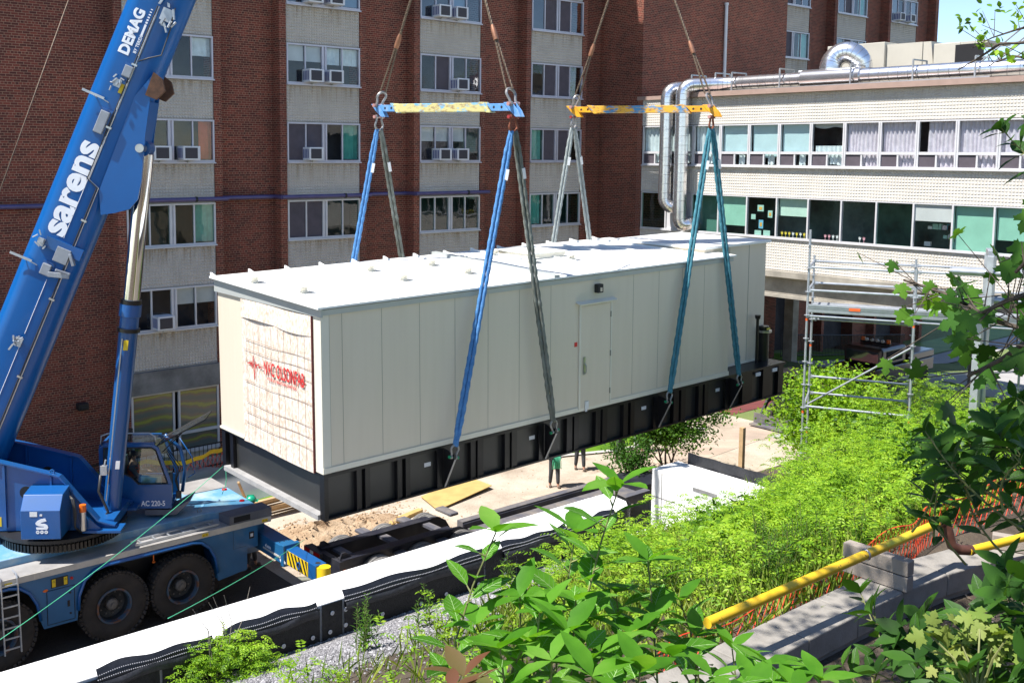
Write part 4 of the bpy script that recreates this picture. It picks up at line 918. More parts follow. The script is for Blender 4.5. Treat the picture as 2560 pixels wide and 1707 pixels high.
# side skirt panels between the wheels
def twin(c0, c1, z0=.9, top=1.72):
    return [(c0-.80, z0),(c0-.78,1.2),(c0-.66,1.5),(c0-.45,1.66),(c0-.2,top),(c1+.2,top),(c1+.40,1.68),(c1+.60,1.52),(c1+.74,1.25),(c1+.80,z0)]
a2 = twin(7.87, 9.44); a1 = twin(3.4, 5.5)
kob('side_skirt', lambda m_: m_.xz([(6.37,.70),(7.05,.70)]+a2[:5]+[(a2[4][0],1.79),(5.72,1.79)]+a1[5:][::1], YS, YS+.06), M['cb_mid'])
kob('side_skirt', lambda m_: m_.xz(a2[5:]+[(10.27,.70),(11.0,.79),(11.0,1.28),(11.28,1.28),(11.28,1.79),(a2[5][0],1.79)], YS, YS+.06), M['cb_mid'])
kob('side_skirt', lambda m_: m_.box(-1, 2.6, YS, YS+.06, .7, 1.79), M['cb_mid'])
kob('rear_cheek', lambda m_: (m_.box(10.25,11.0,YS+.06,YS+.7,.74,1.79), m_.box(11.0,11.65,YS+.35,YF-.1,1.0,1.79), m_.box(11.0,11.28,YS+.06,YS+.35,1.28,1.79)), M['cb_mid'])
for a_s in (a1, a2):
    def fl(m_, a_s=a_s):
        pts = [(x, YS-.02, z) for x, z in a_s]; m_.tube([(p[0], p[1]-.02, p[2]+.02) for p in pts], .034, 8)
    kob('fender_lip', fl, M['cb'] , smooth=True)
kob('fender_top', lambda m_: m_.box(7.67,9.64,YS-.055,YS+.4,1.725,1.79), M['cb'])
kob('chassis', lambda m_: (m_.box(-1,11.3,YS+.75,YF-.75,.8,1.7), m_.box(-1,11.2,YS+.4,YF-.4,1.5,1.79)), M['black_metal'])
kob('far_skirt', lambda m_: (m_.box(10.2,11.3,YF-.06,YF,.75,1.79), m_.box(5.9,7.0,YF-.06,YF,.75,1.79), m_.box(-1,11.3,YF-.06,YF,1.6,1.8)), M['cb_mid'])
kob('walkway', lambda m_: m_.box(-1,10.62,YS+.0,YS+.62,1.915,1.935), M['chequer'])
kob('side_rail', lambda m_: m_.box(-1,11.62,YS-.03,YS+.03,1.80,1.93), M['rail_cream'])
kob('deck', lambda m_: (m_.xy([(-1,YS+.62),(10.3,YS+.62),(11.5,YS+.35),(11.55,22.75),(10.6,22.8),(10.4,YF-.02),(-1,YF-.02)], 1.80, 2.1)), M['deckblue'], bevel=.02)
kob('rear_step_plate', lambda m_: m_.xy([(10.45,22.82),(11.56,22.77),(11.56,YF),(10.45,YF)], 1.95, 2.105), M['chequer'])
GB = kob('equipment_box', lambda m_: m_.xy([(10.56,YS-.025),(11.64,YS-.025),(11.64,YS+.45),(10.50,YS+.40)], 1.935, 2.13), M['chequer_dark'])
kob('box_opening', lambda m_: m_.box(10.66,11.08,YS-.03,YS-.0255,1.97,2.10), M['dark'], GB)
kob('lifting_eye', lambda m_: m_.tube([(10.2+.05*math.cos(a),21.5,2.14+.05*math.sin(a)) for a in [k*math.pi/5 for k in range(10)]], .010, 5, closed=True), M['steel'])
for x, y in ((11.4,22.6),(11.35,21.6)): kob('red_reflector', lambda m_: m_.lathe((x,y,2.10),(0,0,1),[(.07,0),(.06,.025),(.0,.035)],12), M['tl_red'])
kob('trim_line', lambda m_: m_.box(6.2,6.215,YS-.036,YS-.03,1.8,1.93), M['steel'])
# doors, lamps, decals on the side
DC = kob('locker_door', lambda m_: m_.box(6.45,6.99,YS-.012,YS,.77,1.47), M['cb_mid'], bevel=.004)
kob('door_seal', lambda m_: m_.tube([(6.44,YS-.006,.76),(7.0,YS-.006,.76),(7.0,YS-.006,1.48),(6.44,YS-.006,1.48)], .008, 5, closed=True), M['rubber'], DC)
for z in (.9,1.34): kob('latch', lambda m_: m_.cyl((6.91,YS-.022,z),(6.91,YS-.01,z),.022,12), M['black_metal'], DC)
kob('handle', lambda m_: m_.box(6.85,6.90,YS-.018,YS-.011,1.05,1.18), M['black_metal'], DC)
CPN = kob('control_panel', lambda m_: m_.box(6.53,6.88,YS-.014,YS,1.52,1.72), M['black_metal'], bevel=.006)
for x0_, in ((6.55,),(6.79,)): kob('warning_sticker', lambda m_: m_.box(x0_,x0_+.07,YS-.02,YS-.0145,1.54,1.70), M['yellow'], CPN)
def tri(m_, x, z, s_, y):
    for (a, b_) in (((x-s_,z-s_*.8),(x+s_,z-s_*.8)),((x+s_,z-s_*.8),(x,z+s_)),((x,z+s_),(x-s_,z-s_*.8))): m_.beam((a[0],y,a[1]),(b_[0],y,b_[1]),.002,s_*.22)
for x in (6.585,6.825): kob('sticker_symbol', lambda m_: tri(m_, x, 1.655, .022, YS-.021), M['black_metal'], CPN)
kob('stop_button', lambda m_: m_.cyl((6.95,YS-.03,1.64),(6.95,YS,1.64),.03,12), M['tl_red'])
kob('side_marker', lambda m_: m_.xz([(6.36,1.50),(6.40,1.53),(6.44,1.53),(6.47,1.51),(6.43,1.48),(6.39,1.48)], YS-.02, YS), M['orange'])
kob('side_marker', lambda m_: (m_.cyl((8.72,YS-.03,1.70),(8.72,YS-.03,1.56),.012,8), m_.lathe((8.72,YS-.03,1.55),(0,0,-1),[(.035,0),(.035,.02),(.01,.03)],12)), M['orange'])
for x, z in ((5.62,1.83),(9.87,1.86),(11.38,1.86)):
    S_ = kob('warning_sticker', lambda m_: m_.box(x,x+.15,YS-.036,YS-.031,z-.035,z+.035), M['yellow']); kob('sticker_symbol', lambda m_: (tri(m_, x+.04, z, .02, YS-.037), tri(m_, x+.11, z, .02, YS-.037)), M['black_metal'], S_)
S_ = kob('lamp_bezel', lambda m_: m_.box(11.06,11.18,YS-.01,YS+.01,1.5,1.66), M['black_metal']); kob('lamp_lens', lambda m_: m_.box(11.085,11.155,YS-.014,YS-.0105,1.545,1.62), M['alu_white'], S_)
kob('panel_line', lambda m_: (m_.box(10.65,10.656,YS-.002,YS+.001,1.35,1.78), m_.box(10.65,10.99,YS-.002,YS+.001,1.346,1.352)), M['rubber'])
# wheels
def make_wheel():
    t = bpy.data.objects.new('wheel', None)
    R_ = .745; prof = [(.36,-.02),(.42,-.045),(.55,-.06),(.66,-.045),(.725,.0),(.735,.05)]
    yb = lambda p: p
    b = MB(); b.lathe((0,0,0), (0,-1,0), [(.36,-.40),(.66,-.42),(.725,-.36),(.725,.0),(.70,.035),(.66,.05),(.55,.06),(.46,.045),(.38,.0),(.35,-.02)], 56); b.f = [f for f in b.f if len(f) == 4]
    ty = ob('tyre', b, M['tyre'], None, smooth='auto', at=(0,0,0))
    b = MB()
    for k in range(44):
        a = 2*math.pi*k/44; ca, sa = math.cos(a), math.sin(a); ur = Vector((ca,0,sa)); tg_ = Vector((-sa,0,ca)); off = .0 if k % 2 else .012
        c = ur*(.738)+Vector((0,.02+off,0)); b.obox(c, tg_*.036+Vector((0,.02,0)), Vector((0,.075,0))+tg_*.012, ur*.018)
        c = ur*(.712)+Vector((0,-.038+off,0)); b.obox(c, tg_*.034, Vector((0,.028,0))-ur*.035, ur*.014+Vector((0,.004,0)))
        c = ur*(.738)+Vector((0,.22,0)); b.obox(c, tg_*.030, Vector((0,.06,0)), ur*.018)
    tr = ob('tread', b, M['tyre'], ty)
    b = MB(); b.lathe((0,0,0), (0,-1,0), [(.385,.005),(.385,.035),(.345,.035),(.33,-.02),(.325,-.06)], 40); b.f = b.f[:-2]; rm = ob('rim', b, M['rim'], None, smooth='auto', at=(0,0,0))
    b = MB(); b.lathe((0,0,0), (0,-1,0), [(.326,-.05),(.31,-.20),(.20,-.24),(.0,-.24)], 36); b.f = [f for f in b.f if len(f) == 4]; ob('rim_dish', b, M['rim_dark'], rm, smooth='auto')
    b = MB(); b.lathe((0,0,0), (0,-1,0), [(.13,-.24),(.13,-.09),(.10,-.06),(.05,-.055),(.045,-.035),(.0,-.035)], 24); hu = ob('hub', b, M['hub'], rm, smooth='auto')
    for k in range(10): a = 2*math.pi*k/10; b = MB(); b.cyl((.24*math.cos(a),.245,.24*math.sin(a)),(.24*math.cos(a),.20,.24*math.sin(a)),.020,8); ob('wheel_nut', b, M['hub'], rm)
    return ty, rm
ty0, rm0 = make_wheel(); first = True
for x in WX:
    for far in (0, 1):
        y = YS+.10 if not far else YF-.1
        for src in (ty0, rm0):
            if first: o = src
            else: o = dup(src)
            o.parent = crane; o.location = Vector((x, y, .745))-ORG[crane.name]; o.rotation_euler = (0, random.random()*.3, math.pi if far else 0)
        first = False
# ladders
def ladder(pts0, pts1, wv, nr, name='ladder'):
    a, b_ = Vector(pts0), Vector(pts1); w_ = Vector(wv)
    def f(m_):
        up = Vector((0,0,1)) if abs((b_-a).normalized().z) < .8 else Vector((0,1,0))
        m_.beam(a, b_, .025, .05, up); m_.beam(a+w_, b_+w_, .025, .05, up)
        for k in range(nr): p = a+(b_-a)*(k+.5)/nr; m_.beam(p, p+w_, .03, .022, up)
    return kob(name, f, M['galv'])
ladder((8.35,YS+.06,1.97),(10.35,YS+.12,1.97),(0,.27,0),6)
ladder((5.56,YS-.10,.42),(5.54,YS-.06,1.93),(.32,0,0),7); kob('ladder_hinge', lambda m_: (m_.tube([(5.54,YS-.06,1.93),(5.54,YS+.0,2.0),(5.54,YS+.25,2.0)], .018, 6), m_.tube([(5.86,YS-.06,1.93),(5.86,YS+.0,2.0),(5.86,YS+.25,2.0)], .018, 6)), M['galv'])
# outrigger beams with hazard stripes
OG = kob('outrigger_beam', lambda m_: (m_.box(11.42,11.82,19.85,22.0,1.08,1.5), m_.box(11.40,11.84,19.75,19.88,1.04,1.54)), M['cb_mid'], bevel=.012)
kob('beam_slide', lambda m_: m_.box(11.405,11.419,19.9,20.7,1.2,1.24), M['rail_cream'], OG)
for k in range(6): kob('bolt_hole', lambda m_: m_.cyl((11.50+.12*(k%3),19.93+.16*(k//3),1.497),(11.50+.12*(k%3),19.93+.16*(k//3),1.503),.02,8), M['dark'], OG)
OI = kob('outrigger_inner_beam', lambda m_: m_.box(11.47,11.76,18.5,19.8,1.10,1.46), M['cb'], bevel=.01)
kob('stripe_plate', lambda m_: m_.box(11.462,11.469,18.80,19.70,1.12,1.44), M['yellow'], OI)
for k in range(6):
    y0_ = 18.86+k*.155
    def st(m_, y0_=y0_):
        m_.prism([(max(18.80,min(19.70,y)), z) for y, z in ((y0_+.0,1.44),(y0_+.07,1.44),(y0_-.10+.0,1.12),(y0_-.17+.0,1.12))][::-1], lambda p,q,h:(h,p,q), 11.4585, 11.4618)
    kob('hazard_stripe', st, M['black_metal'], OI)
kob('beam_port', lambda m_: (m_.lathe((11.45,19.16,1.26),(-1,0,0),[(.085,0),(.085,.02),(.065,.02),(.065,-.0)],20)), M['cb'], OI)
kob('port_void', lambda m_: m_.cyl((11.452,19.16,1.26),(11.449,19.16,1.26),.066,18), M['dark'], OI)
kob('end_void', lambda m_: m_.cyl((11.61,18.62,1.457),(11.61,18.62,1.463),.06,16), M['dark'], OI)
kob('jack', lambda m_: (m_.cyl((11.62,18.36,.7),(11.62,18.36,1.46),.13,20), m_.box(11.5,11.74,18.36,18.5,1.15,1.42)), M['yellow'], smooth='auto')
kob('jack_foot', lambda m_: (m_.cyl((11.62,18.36,.12),(11.62,18.36,.7),.07,14), m_.lathe((11.62,18.36,0),(0,0,1),[(.3,0),(.3,.05),(.1,.12)],20)), M['steel'])
BBX = lambda y, z: (11.405, y, z)
for i, (y0_, z0_, tx) in enumerate(((20.62,1.30,'max'),(19.95,1.16,'load'))):
    kob('arrow_decal', lambda m_: m_.prism([(y0_,z0_),(y0_-.06,z0_+.05),(y0_-.06,z0_-.05)], lambda p,q,h:(h,p,q), 11.4135, 11.4185), M['white_paint'], OG)
    kob('decal_text', lambda m_: [m_.box(11.4135,11.4185,y0_-.10-.035*k-.02,y0_-.10-.035*k,z0_-.03,z0_+.02+.012*(k%2)) for k in range(5)], M['white_paint'], OG)
# superstructure frame: local x forward under the boom, local y left, rotated -36 degrees
ST_ = Matrix.Translation((7.3, 22.2, 0))@Matrix.Rotation(R(-36), 4, 'Z')
def sob(n_, fn, m, par=crane, **k): return kob(n_, fn, m, par, ST_, **k)
sob('slew_ring', lambda m_: m_.cyl((0,0,2.1),(0,0,2.32),1.22,60), M['black_metal'])
def teeth(m_):
    for k in range(96):
        a = 2*math.pi*k/96; m_.obox((1.25*math.cos(a),1.25*math.sin(a),2.19), (.025*-math.sin(a),.025*math.cos(a),0), (.035*math.cos(a),.035*math.sin(a),0), (0,0,.075))
sob('ring_gear', teeth, M['pipe_black'])
sob('ring_cover', lambda m_: m_.cyl((0,0,2.33),(0,0,2.40),1.36,60), M['black_metal'])
GP = [(-4,4.6),(-1.0,3.9),(.1,3.62),(.22,3.58),(.33,3.45),(1.0,2.62),(1.35,2.52),(1.42,2.42),(-4,2.42)]
for yy, nm in ((-.78,'near'),(.60,'far')):
    G_ = sob('side_girder', lambda m_: m_.xz(GP, yy, yy+.05), M['cb'])
    sob('girder_flange', lambda m_: [m_.beam((a[0],yy+.025,a[1]+.012),(c[0],yy+.025,c[1]+.012),.20,.028) for a, c in zip(GP[:6], GP[1:7])], M['cb'], G_)
    for xx, zz, r_ in ((-.49,3.25,.135),(-1.35,3.4,.14)):
        sob('girder_hole', lambda m_: m_.cyl((xx,yy-.004,zz),(xx,yy+.0,zz),r_,24), M['dark'], G_)
    sob('girder_rib', lambda m_: m_.box(-.95,-.90,yy-.06,yy,2.5,3.86), M['cb'], G_); sob('girder_rib', lambda m_: m_.box(.02,.06,yy-.05,yy,2.95,3.6), M['cb'], G_)
    sob('foot_plate', lambda m_: (m_.box(.7,1.5,yy-.2,yy+.25,2.42,2.47), m_.xz([(.62,2.47),(.62,2.9),(1.1,2.47)], yy-.12, yy-.1)), M['cb'], G_)
sob('platform', lambda m_: m_.box(-4,1.3,-.7,.6,2.42,2.62), M['cb'])
sob('lifting_eye', lambda m_: m_.tube([(.05+.05*math.cos(a),-.755,3.68+.05*math.sin(a)) for a in [k*math.pi/5 for k in range(10)]], .015, 6, closed=True), M['cb'])
sob('warning_sticker', lambda m_: m_.box(-1.25,-1.02,-.79,-.781,2.52,2.72), M['yellow'])
# service box with white logo
SBX = sob('service_box', lambda m_: m_.prism([(-1.5,2.50),(-1.5,3.10),(-1.28,3.37),(-.82,3.42),(-.82,2.5)], lambda p,q,h:(h,p,q), -.37, .43), M['cb'], bevel=.01)
sob('label', lambda m_: m_.box(-.18,-.03,-1.506,-1.5005,2.98,3.08), M['label_white'], SBX); sob('label', lambda m_: m_.box(.02,.07,-1.506,-1.5005,2.99,3.03), M['label_white'], SBX)
def slogo(m_):
    pts = [(.145,2.93),(.04,2.905),(-.035,2.86),(-.055,2.83),(-.02,2.81),(.10,2.80),(.15,2.77),(.16,2.74)]
    y = -1.507
    m_.xz([(.13,2.945),(.155,2.885),(.055,2.86),(.03,2.835),(.12,2.83),(.17,2.80),(.185,2.75),(.16,2.71),(-.05,2.71),(-.06,2.755),(.10,2.758),(.10,2.772),(-.01,2.785),(-.06,2.81),(-.07,2.85),(-.03,2.895),(.04,2.93)], y, y+.005)
for k in range(3): sob('logo_ring', lambda m_: m_.lathe((-.03+k*.085,-1.5,2.655),(0,-1,0),[(.036,0),(.036,.006),(.018,.006),(.018,0)],18), M['white_paint'], SBX)
sob('logo_mark', slogo, M['white_paint'], SBX)
sob('filter', lambda m_: (m_.cyl((.74,-1.0,2.9),(.74,-1.0,3.05),.07,14), ), M['orange'], smooth='auto'); sob('filter_body', lambda m_: m_.cyl((.74,-1.0,2.5),(.74,-1.0,2.9),.065,14), M['steel'], smooth='auto')
for k in range(2): sob('hose', lambda m_: m_.tube([(.5,-1.05,3.25-.0*k),(.56+.03*k,-1.12,3.2),(.60+.03*k,-1.12,2.9),(.6,-1.1,2.6),(.7,-1.0,2.45)], .022, 7), M['hose'], smooth=True)
# boom
BE = R(66.6); Bd = Vector((math.cos(BE),0,math.sin(BE))); Bn = Vector((-math.sin(BE),0,math.cos(BE))); B0 = Vector((-1.99,0,3.4)); By = Vector((0,1,0))
def section(s_=1.0, n=10):
    """closed boom outline in (y, n): flat shoulders on top, egg-shaped belly"""
    pts = []; w_, ht, r_ = .44*s_, .63*s_, .34*s_
    for k in range(n+1):
        a = math.pi-math.pi/2*k/n; pts.append((-w_+r_+r_*math.cos(a), ht-r_+r_*math.sin(a)))
    for k in range(n+1):
        a = math.pi/2-math.pi/2*k/n; pts.append((w_-r_+r_*math.cos(a), ht-r_+r_*math.sin(a)))
    for k in range(1, 16):
        a = -math.pi*k/16; pts.append((w_*math.cos(a), -.22*s_+(ht-.22*s_)*math.sin(a)))
    return pts
SEC = section()
def boomtube(m_, l0, l1, s_=1.0):
    P_ = section(s_); n_ = len(P_); st = max(1, int((l1-l0)/1.5)); o = len(m_.v)
    for i in range(st+1):
        c = B0+Bd*(l0+(l1-l0)*i/st)
        for y, q in P_: m_.v.append(tuple(c+By*y+Bn*q))
    for i in range(st):
        for k in range(n_): k2 = (k+1) % n_; m_.f.append((o+i*n_+k, o+(i+1)*n_+k, o+(i+1)*n_+k2, o+i*n_+k2))
    m_.f.append(tuple(o+k for k in range(n_))); m_.f.append(tuple(o+st*n_+k for k in range(n_))[::-1])
BLEN = 11.85
BOOM = sob('boom_base_section', lambda m_: boomtube(m_, -.6, BLEN), M['boomblue'], smooth='auto')
sob('boom_inner_section', lambda m_: boomtube(m_, BLEN, 34, .90), M['boomblue'], smooth='auto')
sob('boom_collar', lambda m_: (boomtube(m_, BLEN-.12, BLEN+.02, 1.06)), M['rust'])
def BP(l, y, q): return B0+Bd*l+By*y+Bn*q
# near side of the boom at local y = -.44: arc-length map around the rounded shoulder
def side_pt(l, h, off=.004):
    """h: height across the side measured from the belly joint (q=-.22) upward and round the shoulder"""
    w_, ht, r_ = .44, .63, .34; flat = ht-r_+.22; h -= .20
    if h < 0:
        a = min(1.2, -h/.42); return BP(l, -w_*math.cos(a)-off, -.22-(ht-.22)*math.sin(a))
    if h <= flat: return BP(l, -w_-off, -.22+h)
    a = (h-flat)/r_; return BP(l, -w_+r_-(r_+off)*math.cos(a), ht-r_+(r_+off)*math.sin(a))
put_text('name_lettering', 'sarens', .74, (lambda x, y: side_pt(5.70+x, .36+y, .006), ST_), M['white_paint'], BOOM, bold=.026, xs=1.10, cuts=16, spacing=1.0)
put_text('maker_lettering', 'DEMAG', .30, (lambda x, y: side_pt(9.72+x, .54+y, .006), ST_), M['white_paint'], BOOM, bold=.014, xs=.95, cuts=8, spacing=1.02)
put_text('maker_lettering', 'BY TEREX', .09, (lambda x, y: side_pt(9.82+x, .40+y, .006), ST_), M['white_paint'], BOOM, bold=.002, xs=1.0)
for k in range(7):
    l0_ = 10.2+(0 if k == 0 else .27+.06*(k-1)); wl = .25 if k == 0 else .042-.004*k
    sob('maker_bar', lambda m_: m_.grid(lambda u, v: side_pt(l0_+wl*u, .41+.045*v, .006), 1, 1, True), M['white_paint'], BOOM)
for k, (la, lb) in enumerate(((.3,3.2),(3.5,4.75),(5.7,8.0),(8.6,9.2),(9.8,10.7))): sob('side_pinstripe', lambda m_: m_.tube([side_pt(la, .335, .002), side_pt(lb, .335, .002)], .006, 4), M['white_paint'], BOOM)
for k in range(2):
    hh = .06+.035*k
    sob('hydraulic_line', lambda m_: m_.tube([side_pt(-.3,hh,.03),side_pt(6.95,hh,.03),side_pt(7.05,hh+.25,.03),side_pt(10.9,hh+.25,.03)], .014, 6), M['hose'] if k else M['steel'], BOOM)
for l in (1.0,2.6,4.4,6.2,8.2,9.6): sob('line_clamp', lambda m_: m_.obox(side_pt(l,.08 if l < 7 else .33,.03), Bd*.02, Bn*.06, By*.02), M['steel'], BOOM)
for l, h, sl_, sh_ in ((8.25,.50,.24,.12),(9.42,.40,.12,.11),(4.95,.42,.12,.12)):
    b_ = sob('junction_box', lambda m_: m_.obox(side_pt(l,h,.05), Bd*sl_, Bn*sh_*.8, By*.05), M['box_grey'], BOOM, bevel=.015); sob('box_frame', lambda m_: m_.obox(side_pt(l+.02,h,.01), Bd*(sl_+.03), Bn*(sh_*.8+.03), By*.012), M['cb'], b_)
for l, h in ((8.72,.75),(5.0,.85)):
    def br(m_, l=l, h=h):
        c = side_pt(l, h, .10); m_.beam(c+Bn*.34-Bd*.0, c-Bn*.14-Bd*.0, .02, .05, Bd); m_.beam(side_pt(l-.05,h+.05,0), c+Bn*.12, .02, .02); m_.beam(side_pt(l-.05,h-.22,0), c, .02, .02)
    sob('hose_guide', br, M['galv'], BOOM)
def fitting(m_, l, h, s_=1.0, seed=0):
    rg = random.Random(seed); c = side_pt(l, h, .05)
    m_.obox(c, Bd*.10*s_, Bn*.09*s_, By*.03)
    for k in range(7):
        q = c+Bd*(rg.random()-.5)*.34*s_+Bn*(rg.random()-.5)*.30*s_-By*(.03+.06*rg.random())
        if k % 2: m_.obox(q, (Bd+Bn*rg.uniform(-.5,.5)).normalized()*(.03+.05*rg.random())*s_, By*.02, Bn*.02*s_)
        else: m_.cyl(q, q+(Bd*rg.uniform(-1,1)+Bn*rg.uniform(-1,1)).normalized()*(.08+.1*rg.random())*s_, .018*s_, 8)
sob('winch_fitting', lambda m_: fitting(m_, 9.12, .50, .8, 1), M['galv'], BOOM); sob('latch_fitting', lambda m_: fitting(m_, 5.45, .72, .8, 2), M['galv'], BOOM)
sob('latch_fitting', lambda m_: fitting(m_, 3.3, .38, .9, 3), M['galv'], BOOM); sob('camera_fitting', lambda m_: fitting(m_, 11.2, .40, 1.2, 6), M['galv'], BOOM); sob('valve_block', lambda m_: fitting(m_, 10.8, .10, 1.3, 7), M['galv'], BOOM)
sob('hook_bracket', lambda m_: (m_.obox(side_pt(5.35,.22,.06), Bd*.16, Bn*.15, By*.025), m_.obox(side_pt(5.30,-.02,.12)+Bd*.05, (Bd*.6-Bn*.8)*.03, (Bd*.8+Bn*.6)*.13, By*.06), m_.obox(side_pt(4.95,.12,.11), (Bd*.3-Bn*.95)*.22, (Bd*.95+Bn*.3)*.055, By*.025), m_.cyl(side_pt(5.05,.2,.2), side_pt(5.05,-.12,.2), .03, 10)), M['box_grey'], BOOM, bevel=.01)
sob('bracket_plate', lambda m_: m_.obox(side_pt(5.5,.25,.02), Bd*.12, Bn*.40, By*.03), M['cb'], BOOM)
sob('cable', lambda m_: m_.tube([side_pt(11.0,.0,.06),side_pt(10.6,-.1,.16),side_pt(10.0,-.12,.10),side_pt(9.85,.1,.08),side_pt(9.7,.28,.05)], .014, 6), M['hose'], BOOM, smooth=True)
sob('yellow_sticker', lambda m_: m_.grid(lambda u, v: side_pt(8.94+.2*u, .34+.10*v, .01), 1, 1, True), M['yellow'], BOOM)
# ram head bracket under the boom
def wedge(m_, y0_, y1_):
    P_ = [(9.6,-.50),(8.35,-.82),(7.45,-1.10),(7.05,-1.18),(6.80,-1.10),(6.60,-.85),(6.45,-.60),(6.9,-.38),(9.0,-.32)]
    n_ = len(P_); o = len(m_.v)
    for y in (y0_, y1_):
        for l, q in P_: m_.v.append(tuple(BP(l,y,q)))
    m_.f.append(tuple(range(o,o+n_))); m_.f.append(tuple(range(o+n_,o+2*n_))[::-1])
    for k in range(n_): k2 = (k+1) % n_; m_.f.append((o+k,o+n_+k,o+n_+k2,o+k2))
sob('ram_bracket', lambda m_: wedge(m_, -.43, -.37), M['boomblue'], BOOM); sob('ram_bracket', lambda m_: wedge(m_, .37, .43), M['boomblue'], BOOM)
sob('ram_bracket_web', lambda m_: m_.obox(BP(8.2,0,-.82), (Bd*1.0+Bn*.22).normalized()*.85, By*.40, Bn*.02), M['boomblue'], BOOM)
def rl(m_, sd_):
    for y0_, y1_ in (((-.49,-.38),(.38,.49))[sd_],):
        P_ = [(9.62,-.50),(9.56,-.72),(9.36,-.86),(9.12,-.76),(9.12,-.52)]
        n_ = len(P_); o = len(m_.v)
        for y in (y0_, y1_):
            for l, q in P_: m_.v.append(tuple(BP(l,y,q)))
        m_.f.append(tuple(range(o,o+n_))); m_.f.append(tuple(range(o+n_,o+2*n_))[::-1])
        for k in range(n_): k2 = (k+1) % n_; m_.f.append((o+k,o+n_+k,o+n_+k2,o+k2))
for sd_ in (0, 1): sob('rusty_lug', lambda m_: rl(m_, sd_), M['rust'], BOOM)
sob('ram_pin', lambda m_: m_.cyl((1.97,-.50,10.47),(1.97,.50,10.47),.09,20), M['steel'], BOOM, smooth='auto')
sob('rusty_end_bracket', lambda m_: (m_.obox(BP(11.95,-.1,-.78), Bd*.22, By*.35, Bn*.16),), M['rust'], BOOM)
# luffing ram
C0, C1 = Vector((1.06,0,2.55)), Vector((1.97,0,10.40)); cdv = (C1-C0).normalized(); Lc = (C1-C0).length
RAM = sob('ram_cylinder', lambda m_: m_.tube([C0, C0+cdv*4.35, C0+cdv*4.36, C0+cdv*4.62], [.185,.205,.235,.235], 26), M['cb'], smooth='auto')
sob('ram_gland', lambda m_: (m_.cyl(C0+cdv*4.62, C0+cdv*4.72, .225, 26), m_.cyl(C0+cdv*4.02, C0+cdv*4.10, .245, 26)), M['pipe_black'], RAM, smooth='auto')
sob('ram_rod', lambda m_: m_.cyl(C0+cdv*4.6, C1-cdv*.05, .185, 36), M['chrome'], RAM, smooth='auto')
sob('ram_eye', lambda m_: m_.cyl((1.97,-.2,10.47),(1.97,.2,10.47),.17,20), M['cb'], RAM, smooth='auto')
sob('ram_line', lambda m_: m_.tube([C0+Vector((-.06,-.20,.3)), C0+cdv*3.9+Vector((-.06,-.23,0))], .012, 6), M['steel'], RAM)
sob('ram_sticker', lambda m_: m_.obox(C0+cdv*3.75+Vector((.02,-.205,0)), (.05,0,0), (0,.004,0), cdv*.11), M['yellow'], RAM)
sob('ram_notice', lambda m_: m_.obox(C0+cdv*1.10+Vector((.08,-.185,0)), (.045,0,0), (0,.004,0), cdv*.09), M['label_white'], RAM)
sob('valve', lambda m_: (m_.obox((1.0,-.24,3.55), (.06,0,0), (0,.05,0), (0,0,.10)), m_.cyl((.93,-.26,3.45),(.93,-.26,3.65),.02,8), m_.cyl((1.0,-.24,3.65),(1.03,-.24,3.78),.02,8)), M['galv'], RAM)
sob('ram_hose', lambda m_: m_.tube([(.92,-.26,3.45),(.88,-.30,3.1),(1.0,-.34,2.85),(1.08,-.34,2.65),(.98,-.4,2.52),(.75,-.42,2.50),(.5,-.4,2.56)], .032, 8), M['hose'], RAM, smooth=True)
# cab
M['cab_dark'] = pm('cab_interior', (.03,.032,.035), .7); M['seat_teal'] = pm('seat_grey', (.10,.13,.13), .8)
CY0, CY1 = .78, 1.60
CABP = [(.60,2.36),(.60,3.74),(.74,3.84),(1.80,3.84),(1.94,3.74),(2.20,3.0),(2.22,2.45),(2.14,2.33)]
CAB = sob('cab', lambda m_: None or m_.box(.6,2.2,CY0,CY1,2.33,2.42), M['cb'])
def cabside(m_, y0_, y1_):
    # frame around the window opening
    m_.xz([(.60,2.36),(.60,3.30),(1.02,3.20),(1.30,3.06),(1.46,2.90),(2.14,2.90),(2.22,2.90),(2.22,2.45),(2.14,2.33),(.70,2.33)], y0_, y1_)
    m_.xz([(.60,3.30),(.60,3.74),(.74,3.84),(1.80,3.84),(1.80,3.76),(.70,3.76),(.70,3.28)], y0_, y1_)
    m_.xz([(1.80,3.84),(1.94,3.74),(2.22,2.90),(2.14,2.90),(1.88,3.70),(1.78,3.76)], y0_, y1_)
sob('cab_side', lambda m_: cabside(m_, CY0-.02, CY0+.03), M['cb'], CAB, bevel=.01); sob('cab_side', lambda m_: cabside(m_, CY1-.03, CY1+.02), M['cb'], CAB)
sob('cab_back', lambda m_: m_.box(.6,.65,CY0+.03,CY1-.03,2.42,3.80), M['cb'], CAB)
GLP = [(.71,3.27),(.71,3.75),(1.77,3.75),(1.87,3.69),(2.12,2.91),(1.47,2.91),(1.32,3.07),(1.04,3.21)]
for yy in (CY0+.005, CY1-.005): sob('side_window', lambda m_: m_.add([(p[0],yy,p[1]) for p in GLP], [tuple(range(len(GLP)))]), M['cab_glass'], CAB)
sob('window_seal', lambda m_: m_.tube([(p[0],CY0-.024,p[1]) for p in GLP], .018, 6, closed=True), M['rubber'], CAB)
sob('roof_window', lambda m_: m_.quad((.72,CY0+.06,3.845),(1.80,CY0+.06,3.845),(1.80,CY1-.06,3.845),(.72,CY1-.06,3.845)), M['cab_glass'], CAB)
sob('roof_frame', lambda m_: (m_.box(.66,1.84,CY0,CY0+.06,3.82,3.86), m_.box(.66,1.84,CY1-.06,CY1,3.82,3.86), m_.box(.66,.72,CY0,CY1,3.82,3.86)), M['cb'], CAB)
